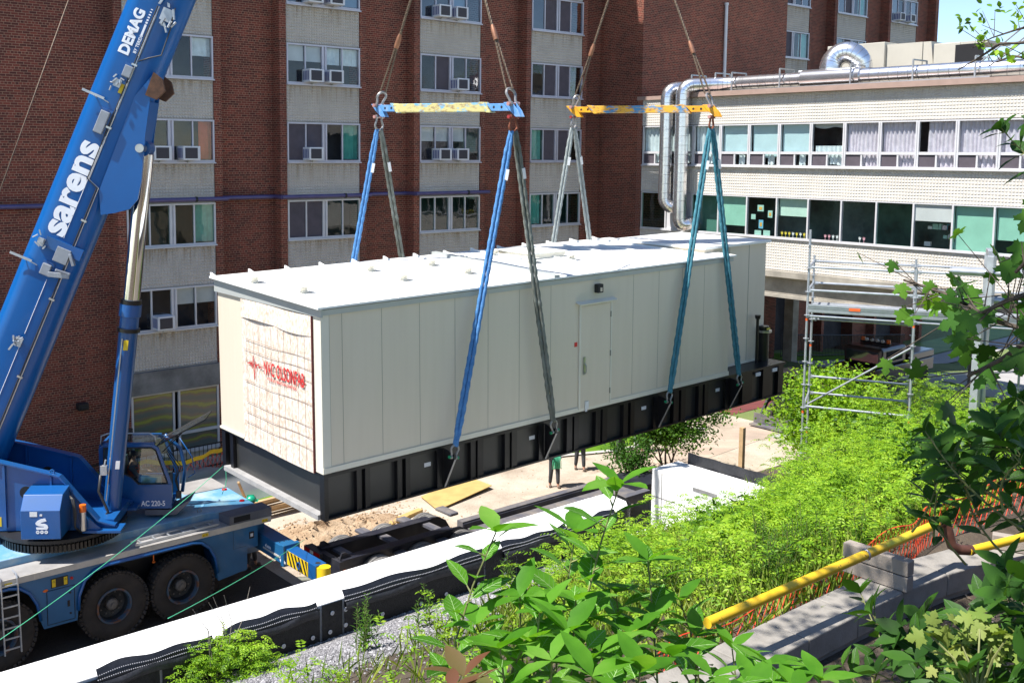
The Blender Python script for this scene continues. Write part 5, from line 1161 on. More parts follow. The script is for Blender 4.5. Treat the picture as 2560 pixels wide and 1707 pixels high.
sob('roof_rail', lambda m_: m_.tube([(.62,CY0+.1,3.72),(.64,CY0+.08,4.0),(.8,CY0+.08,4.06),(1.72,CY0+.08,4.06),(1.84,CY0+.08,3.98),(1.86,CY0+.06,3.84)], .018, 8), M['galv'], CAB, smooth=True)
sob('roof_light', lambda m_: (m_.obox((1.28,CY0+.12,4.08),(.05,0,0),(0,.05,0),(0,0,.07)), m_.cyl((1.28,CY0+.12,3.86),(1.28,CY0+.12,4.02),.02,8)), M['black_metal'], CAB)
sob('wiper', lambda m_: m_.obox((1.12,CY0+.3,3.90),(.07,0,0),(0,.07,0),(0,0,.05)), M['black_metal'], CAB)
WS = sob('open_windscreen', lambda m_: m_.quad((1.90,CY0+.03,3.78),(3.0,CY0+.03,4.38),(3.0,CY1-.03,4.38),(1.90,CY1-.03,3.78)), M['cab_glass'], CAB)
sob('windscreen_edge', lambda m_: m_.tube([(1.90,CY0+.03,3.78),(3.0,CY0+.03,4.38),(3.0,CY1-.03,4.38),(1.90,CY1-.03,3.78)], .016, 6, closed=True), M['rubber'], WS)
for yy in (CY0+.08, CY1-.08): sob('windscreen_strut', lambda m_: m_.cyl((2.0,yy,3.62),(2.45,yy,4.06),.014,6), M['black_metal'], WS)
sob('front_post', lambda m_: m_.tube([(1.9,CY1,3.82),(2.25,CY1,3.5),(2.36,CY1,3.0),(2.28,CY1,2.45)], .045, 8), M['cb'], CAB, smooth=True)
sob('grab_rail', lambda m_: m_.tube([(2.22,CY1+.12,3.7),(2.5,CY1+.12,3.25),(2.56,CY1+.12,2.85),(2.40,CY1+.12,2.75)], .014, 6), M['cb'], CAB, smooth=True)
sob('mirror', lambda m_: m_.obox((2.35,CY0+.08,2.62),(.06,0,0),(0,.03,0),(0,0,.09)), M['black_metal'], CAB, bevel=.01)
for k in range(3): sob('front_hose', lambda m_: m_.tube([(2.05,CY0+.2+.1*k,3.6),(2.30+.03*k,CY0+.15+.1*k,3.2),(2.25,CY0+.2+.08*k,2.9),(2.36,CY0+.2,2.55)], .012, 5), M['hose'], CAB, smooth=True)
sob('front_step', lambda m_: m_.xz([(2.2,2.30),(2.62,2.52),(2.62,2.49),(2.3,2.18),(1.6,2.18),(1.6,2.30)], CY0-.02, CY0+.62), M['chequer_dark'], CAB)
sob('seat', lambda m_: (m_.obox((1.05,1.2,3.0),(.06,0,.01),(0,.22,0),(-.02,0,.42)), m_.obox((1.28,1.2,2.72),(.25,0,0),(0,.22,0),(0,0,.07))), M['seat_teal'], CAB, bevel=.03)
sob('console', lambda m_: m_.box(1.5,1.95,CY0+.08,CY0+.22,2.6,3.05), M['blind_green'], CAB, bevel=.01)
sob('dashboard', lambda m_: m_.box(1.95,2.1,1.0,1.45,2.45,3.0), M['cab_dark'], CAB)
put_text('model_lettering', 'AC 220-5', .17, (lambda x, y: (1.52+x, CY0-.028, 2.40+y), ST_), M['white_paint'], CAB, bold=.004, xs=.80)
# guy rope of the hoist
rope([ST_@Vector(p) for p in ((.85,-.35,14.2),(-2.75,-.35,5.0),(-4.5,-.35,.9+3.6))][:2], .012, M['rope'], 'thin dark wire rope running beside the crane boom', 'rope', 'hoist_rope', 5)

# ---------------------------------------------------------------- black lowboy trailer behind the wall
M['trailer'] = pm('trailer_black', (.020,.021,.032), .4, .1, .25, 2, (.06,.06,.065), thr=(.45,.8)); M['dusty'] = pm('dusty_steel', (.10,.10,.12), .6, .1, .25, 2, (.24,.21,.18), thr=(.4,.75))
M['tyre_dusty'] = pm('tyre_dusty', (.26,.25,.24), .85, 0, .2, 5, (.13,.125,.12))
trl = thing('lowbed_trailer', 'black lowbed trailer with dusty tyres and red tail lamps behind the white wall', 'trailer', (16, 20, 0))
def tob(n_, fn, m, par=trl, **k): return kob(n_, fn, m, par, None, **k)
def railprof(x0=12.7): return [(x0,.78),(x0,1.0),(x0+3.1,1.02),(x0+3.6,1.0),(x0+3.85,.86),(x0+4.0,.62),(x0+3.3,.55),(x0+.2,.62)]
for yy in (20.25, 19.35):
    tob('frame_rail', lambda m_: (m_.xz(railprof(), yy, yy+.05), m_.box(12.7,16.0,yy-.10,yy+.16,1.0,1.035)), M['trailer'])
    tob('rear_lug', lambda m_: m_.xz([(12.66,1.03),(12.72,1.17),(12.82,1.17),(13.0,1.03)], yy+.0, yy+.04), M['trailer'])
for x in (13.0, 14.35, 15.7): tob('cross_member', lambda m_: m_.box(x,x+.22,19.4,20.25,.90,.97), M['dusty'])
tob('rear_plate', lambda m_: m_.add([(12.72,19.42,.98),(12.72,20.22,.98),(13.0,20.2,.70),(13.0,19.45,.70)], [(0,1,2,3)]), M['dusty'])
BM_ = tob('bumper', lambda m_: m_.box(12.52,12.62,20.0,20.72,.72,1.0), M['trailer'], bevel=.01); tob('bumper_box', lambda m_: m_.box(12.62,12.76,19.3,20.72,.62,.99), M['trailer'])
tob('reflector_strip', lambda m_: m_.box(12.512,12.519,20.02,20.70,.90,.985), M['tl_red'], BM_); tob('reflector_white', lambda m_: m_.box(12.505,12.511,20.28,20.42,.905,.98), M['label_white'], BM_)
for k, mt in enumerate(('tl_red','orange','tl_red')): tob('tail_lamp', lambda m_: m_.lathe((12.52,20.58-k*.2,.82),(-1,0,0),[(.05,0),(.05,.01),(.0,.02)],14), M[mt], BM_)
tob('side_marker', lambda m_: m_.box(12.70,12.78,19.285,19.299,.72,.80), M['orange'])
def twheel(x, y):
    b = MB()
    for dy in (0, .22):
        b.lathe((x, y+dy, .46), (0,1,0), [(.22,-.02),(.34,-.03),(.43,-.02),(.47,.0),(.48,.03),(.455,.034),(.455,.044),(.485,.048),(.485,.075),(.455,.079),(.455,.089),(.485,.093),(.485,.12),(.455,.124),(.455,.134),(.48,.138),(.47,.17),(.43,.19),(.34,.20),(.22,.19)], 36)
    return ob('wheel', b, M['tyre_dusty'], trl, smooth='auto')
for x in (13.65, 14.95, 16.25):
    twheel(x, 20.52); twheel(x, 18.95)
    for yy in (20.36,): tob('axle_fender', lambda m_: m_.box(x+.52,x+.80,yy-.04,yy+.62,.86,.94), M['dusty'], bevel=.02)
    tob('axle_fender', lambda m_: m_.box(x+.52,x+.80,18.85,19.33,.80,.88), M['dusty'], bevel=.02)
tob('lowbed_deck', lambda m_: (m_.box(16.5,22.3,19.50,19.72,.78,1.02), m_.box(16.5,22.3,18.2,18.42,.78,1.02), m_.box(16.6,22.3,18.42,19.5,.80,.86)), M['dusty'])
tob('deck_side', lambda m_: (m_.box(16.5,22.3,19.44,19.497,.50,.98),), M['trailer'])
for x in range(8): tob('stake_pocket', lambda m_: m_.box(17.0+x*.65,17.05+x*.65,19.425,19.439,.72,.84), M['dusty'])
tob('gooseneck', lambda m_: m_.box(22.3,23.4,18.4,19.6,.6,1.1), M['trailer'])

# ---------------------------------------------------------------- people
def skin_body(name, bones, m, par=None, lev=1, **k):
    """bones: list of (point, radius, parent index); grown as one continuous skin"""
    me = bpy.data.meshes.new(name); o_ = ORG[par.name] if par else Vector((0,0,0))
    me.from_pydata([tuple(Vector(b[0])-o_) for b in bones], [(i, b[2]) for i, b in enumerate(bones) if b[2] is not None], []); me.update()
    o = bpy.data.objects.new(name, me); COL.objects.link(o)
    sk = o.modifiers.new('skin', 'SKIN'); sk.use_smooth_shade = True
    for i, b in enumerate(bones):
        r_ = b[1] if isinstance(b[1], tuple) else (b[1], b[1]); me.skin_vertices[0].data[i].radius = r_; me.skin_vertices[0].data[i].use_root = (i == 0)
    ss = o.modifiers.new('sub', 'SUBSURF'); ss.levels = lev; ss.render_levels = lev
    dg = bpy.context.evaluated_depsgraph_get(); m2 = bpy.data.meshes.new_from_object(o.evaluated_get(dg)); o.modifiers.clear(); o.data = m2
    m2.materials.clear(); m2.materials.append(m)
    if par: o.parent = par
    ORG[o.name] = o_
    return o
M['skin'] = pm('skin', (.42,.22,.15), .55, 0, .08, 9); M['trouser'] = pm('trousers', (.045,.048,.055), .8, 0, .3, 6, bmp=.5, bscale=20); M['vest_y'] = pm('vest_yellow', (.55,.75,.05), .7, 0, .1, 6)
M['vest_o'] = pm('vest_orange', (.85,.13,.02), .7, 0, .1, 6); M['shirt'] = pm('shirt_grey', (.10,.10,.11), .8, 0, .2, 6); M['boot'] = pm('boot', (.10,.07,.05), .8, 0, .2, 9); M['helmet_green'] = pm('helmet_green', (.01,.32,.18), .3, 0, .04, 3, coat=.4)
M['hair'] = pm('hair', (.03,.02,.015), .8); M['white_cloth'] = pm('white_cloth', (.6,.6,.6), .8); M['helmet_white'] = pm('helmet_white', (.75,.75,.72), .3, 0, .04, 3, coat=.4)
def person(x, y, ang, label, legs='trouser', top='shirt', vest='vest_y', helmet='helmet_green', seated=False, arms=((.0,.35),(.0,.35)), sc_=1.0, step=.1, z0=0):
    c, s_ = math.cos(ang), math.sin(ang)
    def W(f, l, z): return Vector((x+(f*c-l*s_)*sc_, y+(f*s_+l*c)*sc_, z0+z*sc_))    # f forward, l left
    t = thing('person', label, 'person', (x, y, z0), None)
    B_ = [(W(0,0,1.0 if not seated else .10), (.155,.12), None)]; off = 0 if not seated else -.90
    Z = lambda z: z+off
    B_ += [(W(0,0,Z(1.15)), (.15,.105), 0), (W(.01,0,Z(1.32)), (.175,.115), 1), (W(0,0,Z(1.45)), (.14,.09), 2), (W(.0,0,Z(1.53)), .055, 3), (W(.02,0,Z(1.60)), (.075,.085), 4), (W(.025,0,Z(1.68)), (.085,.10), 5), (W(.02,0,Z(1.75)), (.06,.07), 6)]
    for sd, (af, ab) in ((1, arms[0]), (-1, arms[1])):
        i0 = len(B_); B_ += [(W(0,.17*sd,Z(1.42)), .062, 3), (W(af*.3,.215*sd,Z(1.16)), .048, i0), (W(af*.3+ab*.5,.18*sd,Z(1.02+ab*.35)), .037, i0+1), (W(af*.3+ab*.5+.05,.17*sd,Z(1.0+ab*.38)), (.036,.02), i0+2)]
        hnd = Vector(B_[-1][0]); fdir = (Vector(B_[-1][0])-Vector(B_[-2][0])).normalized(); lat = Vector((-s_*sd, c*sd, 0))
        h0 = len(B_)-1
        for k in range(4): B_.append((hnd+fdir*.07*sc_+lat*(k-1.5)*.021*sc_-Vector((0,0,.01*k)), .0095*sc_, h0))
        B_.append((hnd+fdir*.035*sc_+lat*-.05*sc_, .010*sc_, h0))
    for sd in (1, -1):
        i0 = len(B_); st = step*sd
        if not seated: B_ += [(W(0,.09*sd,.93), .088, 0), (W(st*.4+.02,.10*sd,.50), .062, i0), (W(st,.105*sd,.12), .045, i0+1), (W(st+.02,.11*sd,.05), .045, i0+2), (W(st+.14,.12*sd,.035), .038, i0+3)]
        else: B_ += [(W(.1,.10*sd,.08), .085, 0), (W(.42,.12*sd,.10), .062, i0), (W(.50,.12*sd,-.28), .05, i0+1), (W(.6,.12*sd,-.32), .035, i0+2)]
    B_ = [(p, tuple(q*sc_ for q in r_) if isinstance(r_, tuple) else r_*sc_, k) for p, r_, k in B_]
    skin_body('body', B_, M['skin'], t, 1)
    # clothes follow the body a few mm outside it
    def cloth(name, idx, grow, m):
        mp_ = {k: i for i, k in enumerate(idx)}; q = []
        for k in idx:
            p, r_, pa = B_[k]; r2 = tuple(a+grow for a in r_) if isinstance(r_, tuple) else r_+grow; q.append((p, r2, mp_.get(pa) if k != idx[0] else None))
        return skin_body(name, q, m, t, 1)
    nl = 8
    a1_ = 8; a2_ = 8+9; l1_ = 26; nL = 5 if not seated else 4
    cloth('trousers', [0]+[l1_,l1_+1,l1_+2]+[l1_+nL,l1_+nL+1,l1_+nL+2], .016, M[legs])
    cloth('jacket', [0,1,2,3,a1_,a1_+1,a1_+2,a2_,a2_+1,a2_+2], .014, M[top])
    if vest: cloth('vest', [0,1,2,3], .030, M[vest])
    if not seated:
        for q in (l1_, l1_+nL): cloth('boot', [q+3,q+4], .014, M['boot'])
    hp = W(.025,0,Z(1.70)); b = MB()
    if helmet:
        for i in range(1): b.sphere(hp+Vector((0,0,.045*sc_)), .135*sc_, 20, 10, (1,1,.95))
        b.v = [(v[0], v[1], max(v[2], hp.z+.03*sc_)) for v in b.v]
        b.obox(W(.145,0,Z(1.735)), Vector((c,s_,0))*.06*sc_, Vector((-s_,c,0))*.09*sc_, (0,0,.006)); b.obox(W(.02,0,Z(1.86)), Vector((c,s_,0))*.09*sc_, Vector((-s_,c,0))*.014*sc_, (0,0,.022)); ob('helmet', b, M[helmet], t, smooth='auto')
    b = MB(); b.sphere(W(.0,0,Z(1.71)), .107*sc_, 14, 8, (1,1,1)); b.v = [v for v in b.v]; ob('hair', b, M['hair'], t, smooth=True)
    b = MB(); b.add([W(.115,.012,Z(1.67)),W(.115,-.012,Z(1.67)),W(.14,0,Z(1.665)),W(.11,0,Z(1.70))], [(0,1,2),(0,2,3),(1,3,2)]); ob('nose', b, M['skin'], t)
    for sd in (1,-1):
        b = MB(); b.sphere(W(.112,.032*sd,Z(1.695)), .011*sc_, 8, 5); ob('eye', b, M['hair'], t); b = MB(); b.sphere(W(.02,.092*sd,Z(1.675)), .022*sc_, 8, 5, (.7,.4,1.3)); ob('ear', b, M['skin'], t)
    b = MB(); b.obox(W(.118,0,Z(1.635)), Vector((-s_,c,0))*.022, Vector((c,s_,0))*.004, (0,0,.004)); ob('mouth', b, M['tl_red'], t)
    return t, W
person(12.02, 22.45, R(-35), 'person in a green hard hat walking behind the crane deck, mostly hidden', vest=None, top='shirt')
t1, W1 = person(22.52, 22.2, R(-115), 'person holding a coil of green rope, seen from the waist down under the enclosure', arms=((.0,.5),(.0,.3)), step=.08)
b = MB()
for k in range(9):
    rg = random.Random(k); dx = (k-4)*.022; b.tube([W1(.22,dx,1.12),W1(.23,dx*1.5,.9),W1(.22,dx*1.8+.01*rg.random(),.70-.04*rg.random()),W1(.20,dx*1.2+.03,.68),W1(.19,dx*.8,.95),W1(.20,dx*.4,1.12)], .010, 5)
ob('rope_coil', b, M['tagline'], label='coil of bright green rope hanging from a worker\'s hand', cat='rope', smooth=True)
person(24.47, 22.95, R(-120), 'person in dark trousers standing with legs apart behind the rope worker', step=.12)
person(26.4, 22.9, R(-80), 'person in a yellow hi-vis vest standing beside the white-clad person', vest='vest_y', helmet='helmet_white', step=.08)
person(27.6, 23.1, R(-100), 'person in orange vest and white trousers near the small dark tree', vest='vest_o', top='white_cloth', legs='white_cloth', step=.06)
oc = ST_@Vector((1.25,1.2,2.80)); person(oc.x, oc.y, R(-36), 'seated crane operator in an orange vest inside the blue cab', vest='vest_o', helmet=None, seated=True, arms=((.5,.45),(.5,.45)), sc_=.84, z0=2.80)
# ---------------------------------------------------------------- loose things on the site
b = MB(); b.add([(18.25,22.7,.05),(20.85,23.25,.12),(20.95,24.5,.06),(18.6,23.95,.05),(18.25,22.7,.07),(20.85,23.25,.14),(20.95,24.5,.08),(18.6,23.95,.07)], [(0,3,2,1),(4,5,6,7),(0,1,5,4),(1,2,6,5),(2,3,7,6),(3,0,4,7)])
ob('plywood_sheet', b, M['ply'], label='yellow plywood sheet lying on the dirt under the black base', cat='plywood')
for i, (x, y, a, L_) in enumerate(((14.7,25.6,.02,3.0),(14.7,25.42,.03,3.2),(14.75,25.25,-.02,3.0),(14.8,25.5,.08,2.6),(14.7,25.35,.05,2.8))):
    b = MB(); d = Vector((math.cos(a), math.sin(a), 0)); z = .12+.10*i; b.obox((x+.3,y,z), d*L_/2, Vector((-d.y,d.x,0))*.07, (0,0,.045))
    ob('timber', b, M['wood'], label='pale timber board in the stack behind the hard-hatted worker, %s layer from the ground' % ('lowest','second','third','fourth','topmost')[i], cat='timber', group='timber stack')
b = MB(); b.obox((17.4,22.9,.06), (.45,.10,0), (-.02,.09,0), (0,0,.05)); ob('timber', b, M['ply'], label='short yellow plank lying on the dirt near the trailer tyres', cat='timber')
b = MB(); b.obox((16.75,22.72,.05), (.45,.12,.02), (-.03,.09,0), (0,0,.04)); ob('timber', b, M['ply'], label='second short plank just left of the yellow plank by the trailer', cat='timber')
b = MB(); p = U(1975, 1235, z=3.9); b.obox((19.5,13.35,3.35+.35), (.05,0,0), (0,.05,0), (0,0,.62)); ob('timber_post', b, M['wood'], label='raw timber post standing behind the concrete wing wall', cat='post')
p0, p1 = U(596,1205,z=1.5), U(615,1250,z=0.6); b = MB(); b.beam(p0, p1, .06, .05); ob('timber_stake', b, M['wood'], label='leaning timber stake in front of the green debris netting', cat='post')
# snow fence, debris net, railing by the tower
M['net_orange'] = pm('net_orange', (.70,.06,.02), .6, 0, .1, 4); M['net_yellow'] = pm('net_yellow', (.75,.50,.03), .6, 0, .1, 4); M['net_green'] = glass_mat('net_green', (.35,.55,.45), .25, .6)
def meshfence(name, path, z0f, z1f, m, label, cell=.09, r=.006, cat='fence', **k):
    """diamond plastic mesh following path(u) between two heights"""
    b = MB(); L_ = 0; N_ = 200; pts = [Vector(path(i/N_)) for i in range(N_+1)]
    for p, q in zip(pts, pts[1:]): L_ += (q-p).length
    nc = int(L_/cell); nr = max(2, int((z1f(0)-z0f(0))/cell*.9))
    def node(i, j):
        u = min(1, max(0, i/nc)); p = Vector(path(u)); z = z0f(u)+(z1f(u)-z0f(u))*j/nr; return Vector((p.x, p.y, z))
    for j in range(nr):
        for i in range(nc):
            a, c = (node(i, j), node(i+1, j+1)) if (i+j) % 2 == 0 else (node(i+1, j), node(i, j+1))
            b.tube([a, c], r, 3, False)
    for j in (0, nr): b.tube([node(i, j) for i in range(nc+1)], r*1.4, 4)
    return ob(name, b, m, None, label, cat, **k)
f1 = meshfence('barrier_net', lambda u: (11.2+3.5*u+u*.6, 28.6+.25*math.sin(u*9), 0), lambda u: .35+.1*math.sin(u*7), lambda u: 1.15+.06*math.sin(u*12), M['net_orange'], 'orange barrier netting with yellow top edge beyond the crane cab', .11, .009)
b = MB(); b.grid(lambda u, v: (11.2+4.1*u, 28.56+.25*math.sin(u*9)-.03*v, 1.08+.14*v+.06*math.sin(u*12)+.02*math.sin(u*40)), 50, 2); ob('top_band', b, M['net_yellow'], f1)
b = MB(); b.grid(lambda u, v: (12.6+3.6*u, 28.3-1.6*v+.15*math.sin(u*7+v*3), .02+.85*(1-v)**1.2*(.9+.1*math.sin(u*9))), 24, 8); ob('debris_net', b, M['net_green'], label='green debris netting draped over the bank behind the crane', cat='netting', smooth=True)
rail = thing('railing', 'black metal railing along the foot of the tower behind the cab', 'railing', (14, 30.5, 0))
b = MB(); b.beam((10,30.5,.85),(17.5,30.5,.85),.04,.04); b.beam((10,30.5,.12),(17.5,30.5,.12),.04,.04); ob('rail', b, M['black_metal'], rail)
for i in range(50):
    b = MB(); x = 10+i*.15; r_ = .035 if i % 12 == 0 else .016; b.box(x-r_/2,x+r_/2,30.5-r_/2,30.5+r_/2,0,.85 if i % 12 else .98); ob('baluster', b, M['black_metal'], rail)
rail2 = thing('railing', 'black metal railing under the raised white building', 'railing', (53, 30.3, 0))
b = MB(); gz = lambda x: G(x, 0)
for hh in (1.2, .1): b.tube([(47.4,30.3,gz(47.4)+hh),(53,30.3,gz(53)+hh),(60.5,30.3,gz(60.5)+hh)], .025, 5)
ob('rail', b, M['black_metal'], rail2)
for i in range(88):
    b = MB(); x = 47.4+i*.15; b.box(x-.011,x+.011,30.289,30.311,gz(x),gz(x)+1.2); ob('baluster', b, M['black_metal'], rail2)
b = MB(); b.grid(lambda u, v: (9+7.5*u, 26.5+3.6*v, .03), 4, 3); ob('lawn', b, M['grass'], kind='structure')
# ---------------------------------------------------------------- silver ducts and plant on the low roof
M['duct_seam'] = pm('duct_seam', (.16,.16,.17), .5, .5)
def ductline(par, pts, r, nm='duct_section', seam=.36):
    pts = [Vector(p) for p in pts]; b = MB(); b.tube(pts, r, 22); sb = b; n0 = len(b.f)
    for p, q in zip(pts, pts[1:]):
        d = q-p; n_ = max(1, int(d.length/seam)); dn = d.normalized()
        for k in range(n_): c = p+d*(k+.5)/n_; sb.cyl(c-dn*.007, c+dn*.007, r*1.012, 22)
    nf = len(b.f); o = ob(nm, b, M['duct'], par, smooth=True); o.data.materials.append(M['duct_seam']); o.data.polygons.foreach_set('material_index', [0]*n0+[1]*(nf-n0)); return o
def bend(p0, p1, p2, r, n=5):
    p0, p1, p2 = Vector(p0), Vector(p1), Vector(p2); a = p1+(p0-p1).normalized()*r; c = p1+(p2-p1).normalized()*r
    return [a*(1-k/n)**2+p1*2*(k/n)*(1-k/n)+c*(k/n)**2 for k in range(n+1)]
duR = thing('ventilation_duct', 'silver duct down the low facade, lower of two, continuing along the roof edge', 'duct', (34.95, 27.35, 7.4))
yR = 27.36; xR = 34.92
ductline(duR, [(35.42,26.98,7.55)]+bend((35.3,27.05,7.5),(xR,yR,7.45),(xR,yR,8.2),.32)+[(xR,yR,8.3),(xR,yR,12.5)]+bend((xR,yR,12.5),(xR,yR,13.25),(36.2,26.2,13.30),.45)+bend((xR,yR,13.25),(36.2,26.0,13.30),(36.2,22,13.30),.6)+[(36.2,16.4,13.30),(36.35,15.4,13.30),(37.6,11.5,13.30)], .285)
b = MB(); b.cyl((36.2,22.6,13.30),(36.2,20.2,13.30),.36,24); ob('duct_sleeve', b, M['duct'], duR, smooth='auto')
duL = thing('ventilation_duct', 'silver round duct coming down the low facade, the farther left one of two', 'duct', (34.95, 28.17, 8))
yL = 28.17
ductline(duL, [(35.3,27.75,8.15)]+bend((35.2,27.8,8.1),(xR,yL,8.3),(xR,yL,9),.3)+[(xR,yL,12.4)]+bend((xR,yL,12.4),(xR,yL,13.15),(36.9,27.0,13.25),.45)+[(36.95,26.6,13.25),(36.95,22.4,13.28)], .27)
duU = thing('ventilation_duct', 'large silver duct arching in a hoop above the low roof', 'duct', (36.6, 20.9, 13.3))
arc = [(36.55,21.72,13.3),(36.55,21.72,13.7)]+[(36.55+.55*(k/10),21.25+.47*math.cos(math.pi*k/10),13.78+.50*math.sin(math.pi*k/10)) for k in range(11)]+[(37.1,20.76,13.5),(37.1,20.74,13.0)]
ductline(duU, arc, .40, seam=.2)
def bracket(x0, x1, y, z0, z1, lb):
    b = MB(); b.beam((x0,y,z0),(x0,y,z1),.05,.05); b.beam((x1,y,z0),(x1,y,z1),.05,.05); b.beam((x0,y,z1),(x1,y,z1),.05,.05)
    ob('duct_bracket', b, M['galv'], label=lb, cat='bracket', group='galvanized frames over the roof duct')
for k, y in enumerate((27.6,26.4,25.6,23.4,20.45,18.12,16.0,13.6)):
    bracket(35.78, 36.75, y, 12.62, 13.72+.02*(k % 2), 'galvanized frame over the roof duct, %s from the brick tower' % ('first','second','third','fourth','fifth','sixth','seventh','eighth')[k])
b = MB(); b.beam((35.75,25.7,12.98),(35.75,15.5,13.02),.05,.05); ob('duct_rail', b, M['galv'], label='long galvanized rail along the roof edge under the duct', cat='rail')
ru = thing('rooftop_unit', 'large beige air handling unit on the low roof behind the duct hoop', 'rooftop unit', (40, 21, 12.62))
zt_ = 14.75
b = MB(); b.box(38.6,40.4,20.7,23.1,12.65,zt_); ob('casing', b, M['unit_beige'], ru, bevel=.02)
b = MB(); b.box(38.75,40.3,19.3,20.69,12.65,zt_-.1); b.prism([(19.3,12.65),(18.75,12.65),(19.0,zt_-.1),(19.3,zt_-.1)], lambda p,q,h:(h,p,q), 38.8, 40.2); ob('hood', b, M['unit_beige'], ru)
b = MB(); b.box(38.4,40.3,17.75,18.7,12.65,zt_-.25); ob('casing', b, M['unit_beige'], ru, bevel=.02)
b = MB(); b.box(38.37,38.399,16.9,17.9,13.4,zt_-.35); ob('louvre', b, M['dark'], ru); b = MB(); b.box(38.4,40.3,16.8,17.74,12.65,13.38); b.box(38.4,40.3,16.8,17.74,zt_-.34,zt_-.25); ob('casing', b, M['unit_beige'], ru)
for y0_, x0_, lb, mt in ((22.75,37.6,'white condenser with blue grille on the low roof','ac_vent'),(25.75,38.0,'small white condenser on the low roof nearest the brick corner','ac_grille')):
    cu_ = thing('condenser_unit', lb, 'condenser', (x0_, y0_, 12.62)); b = MB(); b.box(x0_,x0_+.45,y0_,y0_+1.0,12.7,13.78 if y0_ < 24 else 13.62); ob('casing', b, M['ac_white'], cu_, bevel=.02)
    b = MB(); b.box(x0_-.012,x0_-.001,y0_+.12,y0_+.88,12.95,13.68 if y0_ < 24 else 13.5); g_ = ob('grille', b, M[mt], cu_)
    b = MB()
    for k in range(6): b.box(x0_-.022,x0_-.013,y0_+.12,y0_+.88,13.0+k*.12,13.012+k*.12)
    for k in range(5): b.box(x0_-.022,x0_-.013,y0_+.2+k*.15,y0_+.212+k*.15,12.95,13.66)
    ob('grille_bars', b, M['ac_white'], g_)
rh = thing('roof_stair', 'galvanized stair rails against the sky on the low roof', 'railing', (38, 14, 12.62))
def rr_(pts, r=.03): b = MB(); b.tube(pts, r, 6); ob('handrail', b, M['galv'], rh)
for x in (37.2, 38.1):
    rr_([(x,17.6,12.7),(x,14.9,14.9),(x,12.5,14.95)]); rr_([(x,17.6,12.25+.1),(x,14.9,14.4),(x,12.5,14.45)])
    for y, z in ((14.9,14.9),(13.9,14.93),(12.9,14.94),(16.2,13.85)): rr_([(x,y,12.62),(x,y,z)])

# ---------------------------------------------------------------- kerb wall, gas pipe, orange fence
M['kerbstone'] = pm('kerbstone', (.30,.275,.24), .85, 0, .15, 5, (.19,.175,.15), bmp=.3, bscale=40)
kw = thing('kerb_wall', 'curved low wall of grey concrete coping blocks under the yellow pipe', 'wall', (8.5, 4.65, 6.1))
cen = [(3.6,4.66),(4.4,4.66),(5.2,4.66),(6.0,4.66),(6.78,4.66),(7.55,4.66),(8.32,4.655),(9.1,4.645),(9.85,4.58),(10.5,4.46),(11.1,4.25),(11.7,3.95),(12.3,3.55),(12.9,3.05)]
for i in range(len(cen)-1):
    a, c = Vector((*cen[i],0)), Vector((*cen[i+1],0)); pa = Vector((*cen[max(i-1,0)],0)); nc_ = Vector((*cen[min(i+2,len(cen)-1)],0))
    ta = (c-pa).normalized(); tc = (nc_-a).normalized(); na, nc = Vector((-ta.y,ta.x,0))*.21, Vector((-tc.y,tc.x,0))*.21; g_ = (c-a).normalized()*.004
    b = MB(); b.xy([tuple((a+g_-na)[:2]),tuple((c-g_-nc)[:2]),tuple((c-g_+nc)[:2]),tuple((a+g_+na)[:2])], 6.18, 6.40); ob('coping_block', b, M['kerbstone'], kw, bevel=.012)
    b = MB(); b.xy([tuple((a-na*.85)[:2]),tuple((c-nc*.85)[:2]),tuple((c+nc*.85)[:2]),tuple((a+na*.85)[:2])], 5.5, 6.178); ob('base_block', b, M['kerbstone'], kw)
mY, nY, bY = _new('pipe_yellow'); P = pos(nY)
cY = ramp(nY, noise(nY, P, 1.2, 3), [(.3, (.80,.50,.012)), (.7, (.66,.42,.02))]); cY = mixc(nY, cY, (.06,.035,.02), ramp(nY, noise(nY, P, 14, 5, .6), [(.64, (0,0,0)), (.69, (1,1,1))]))
_L(nY, cY, bY.inputs['Base Color']); bY.inputs['Roughness'].default_value = .45; M['pipe_yellow'] = mY
M['pipe_brown'] = pm('pipe_brown', (.10,.04,.025), .5, .1, .3, 8)
PA, PB = U(1768, 1557, z=6.80), U(2345, 1308, z=6.86); PBd = (PB-PA).normalized()
gp_ = thing('gas_pipe', 'spotted bright yellow pipe running above the concrete kerb wall', 'pipe', (PA+PB)/2)
b = MB(); b.cyl(PA-PBd*.0, PB, .042, 20); ob('pipe_run', b, M['pipe_yellow'], gp_, smooth='auto')
q0 = PB; q1 = q0+Vector((.10,-.03,.0)); q2 = q1+Vector((.02,-.06,-.22)); q3 = q2+Vector((.16,-.12,-.05))
b = MB(); b.tube([q0-PBd*.03, q0+PBd*.06, q1, q1+Vector((.01,-.02,-.09)), q2, q2+Vector((.05,-.05,-.04)), q3], .050, 14); ob('elbow', b, M['pipe_brown'], gp_, smooth='auto')
q4 = U(2600, 1332, z=6.62); b = MB(); b.cyl(q3-(q4-q3).normalized()*.05, q4+(q4-q3), .042, 18); ob('pipe_run', b, M['pipe_yellow'], gp_, smooth='auto')
c_ = PA+(PB-PA)*.635; b = MB(); b.tube([c_+PBd.orthogonal().normalized()*0+Vector((0,.05*math.cos(a),.05*math.sin(a))) for a in [2*math.pi*k/14 for k in range(14)]], .006, 5, closed=True); b.cyl(c_-PBd*.012, c_+PBd*.012, .0455, 20); ob('clamp', b, M['steel'], gp_, smooth='auto')
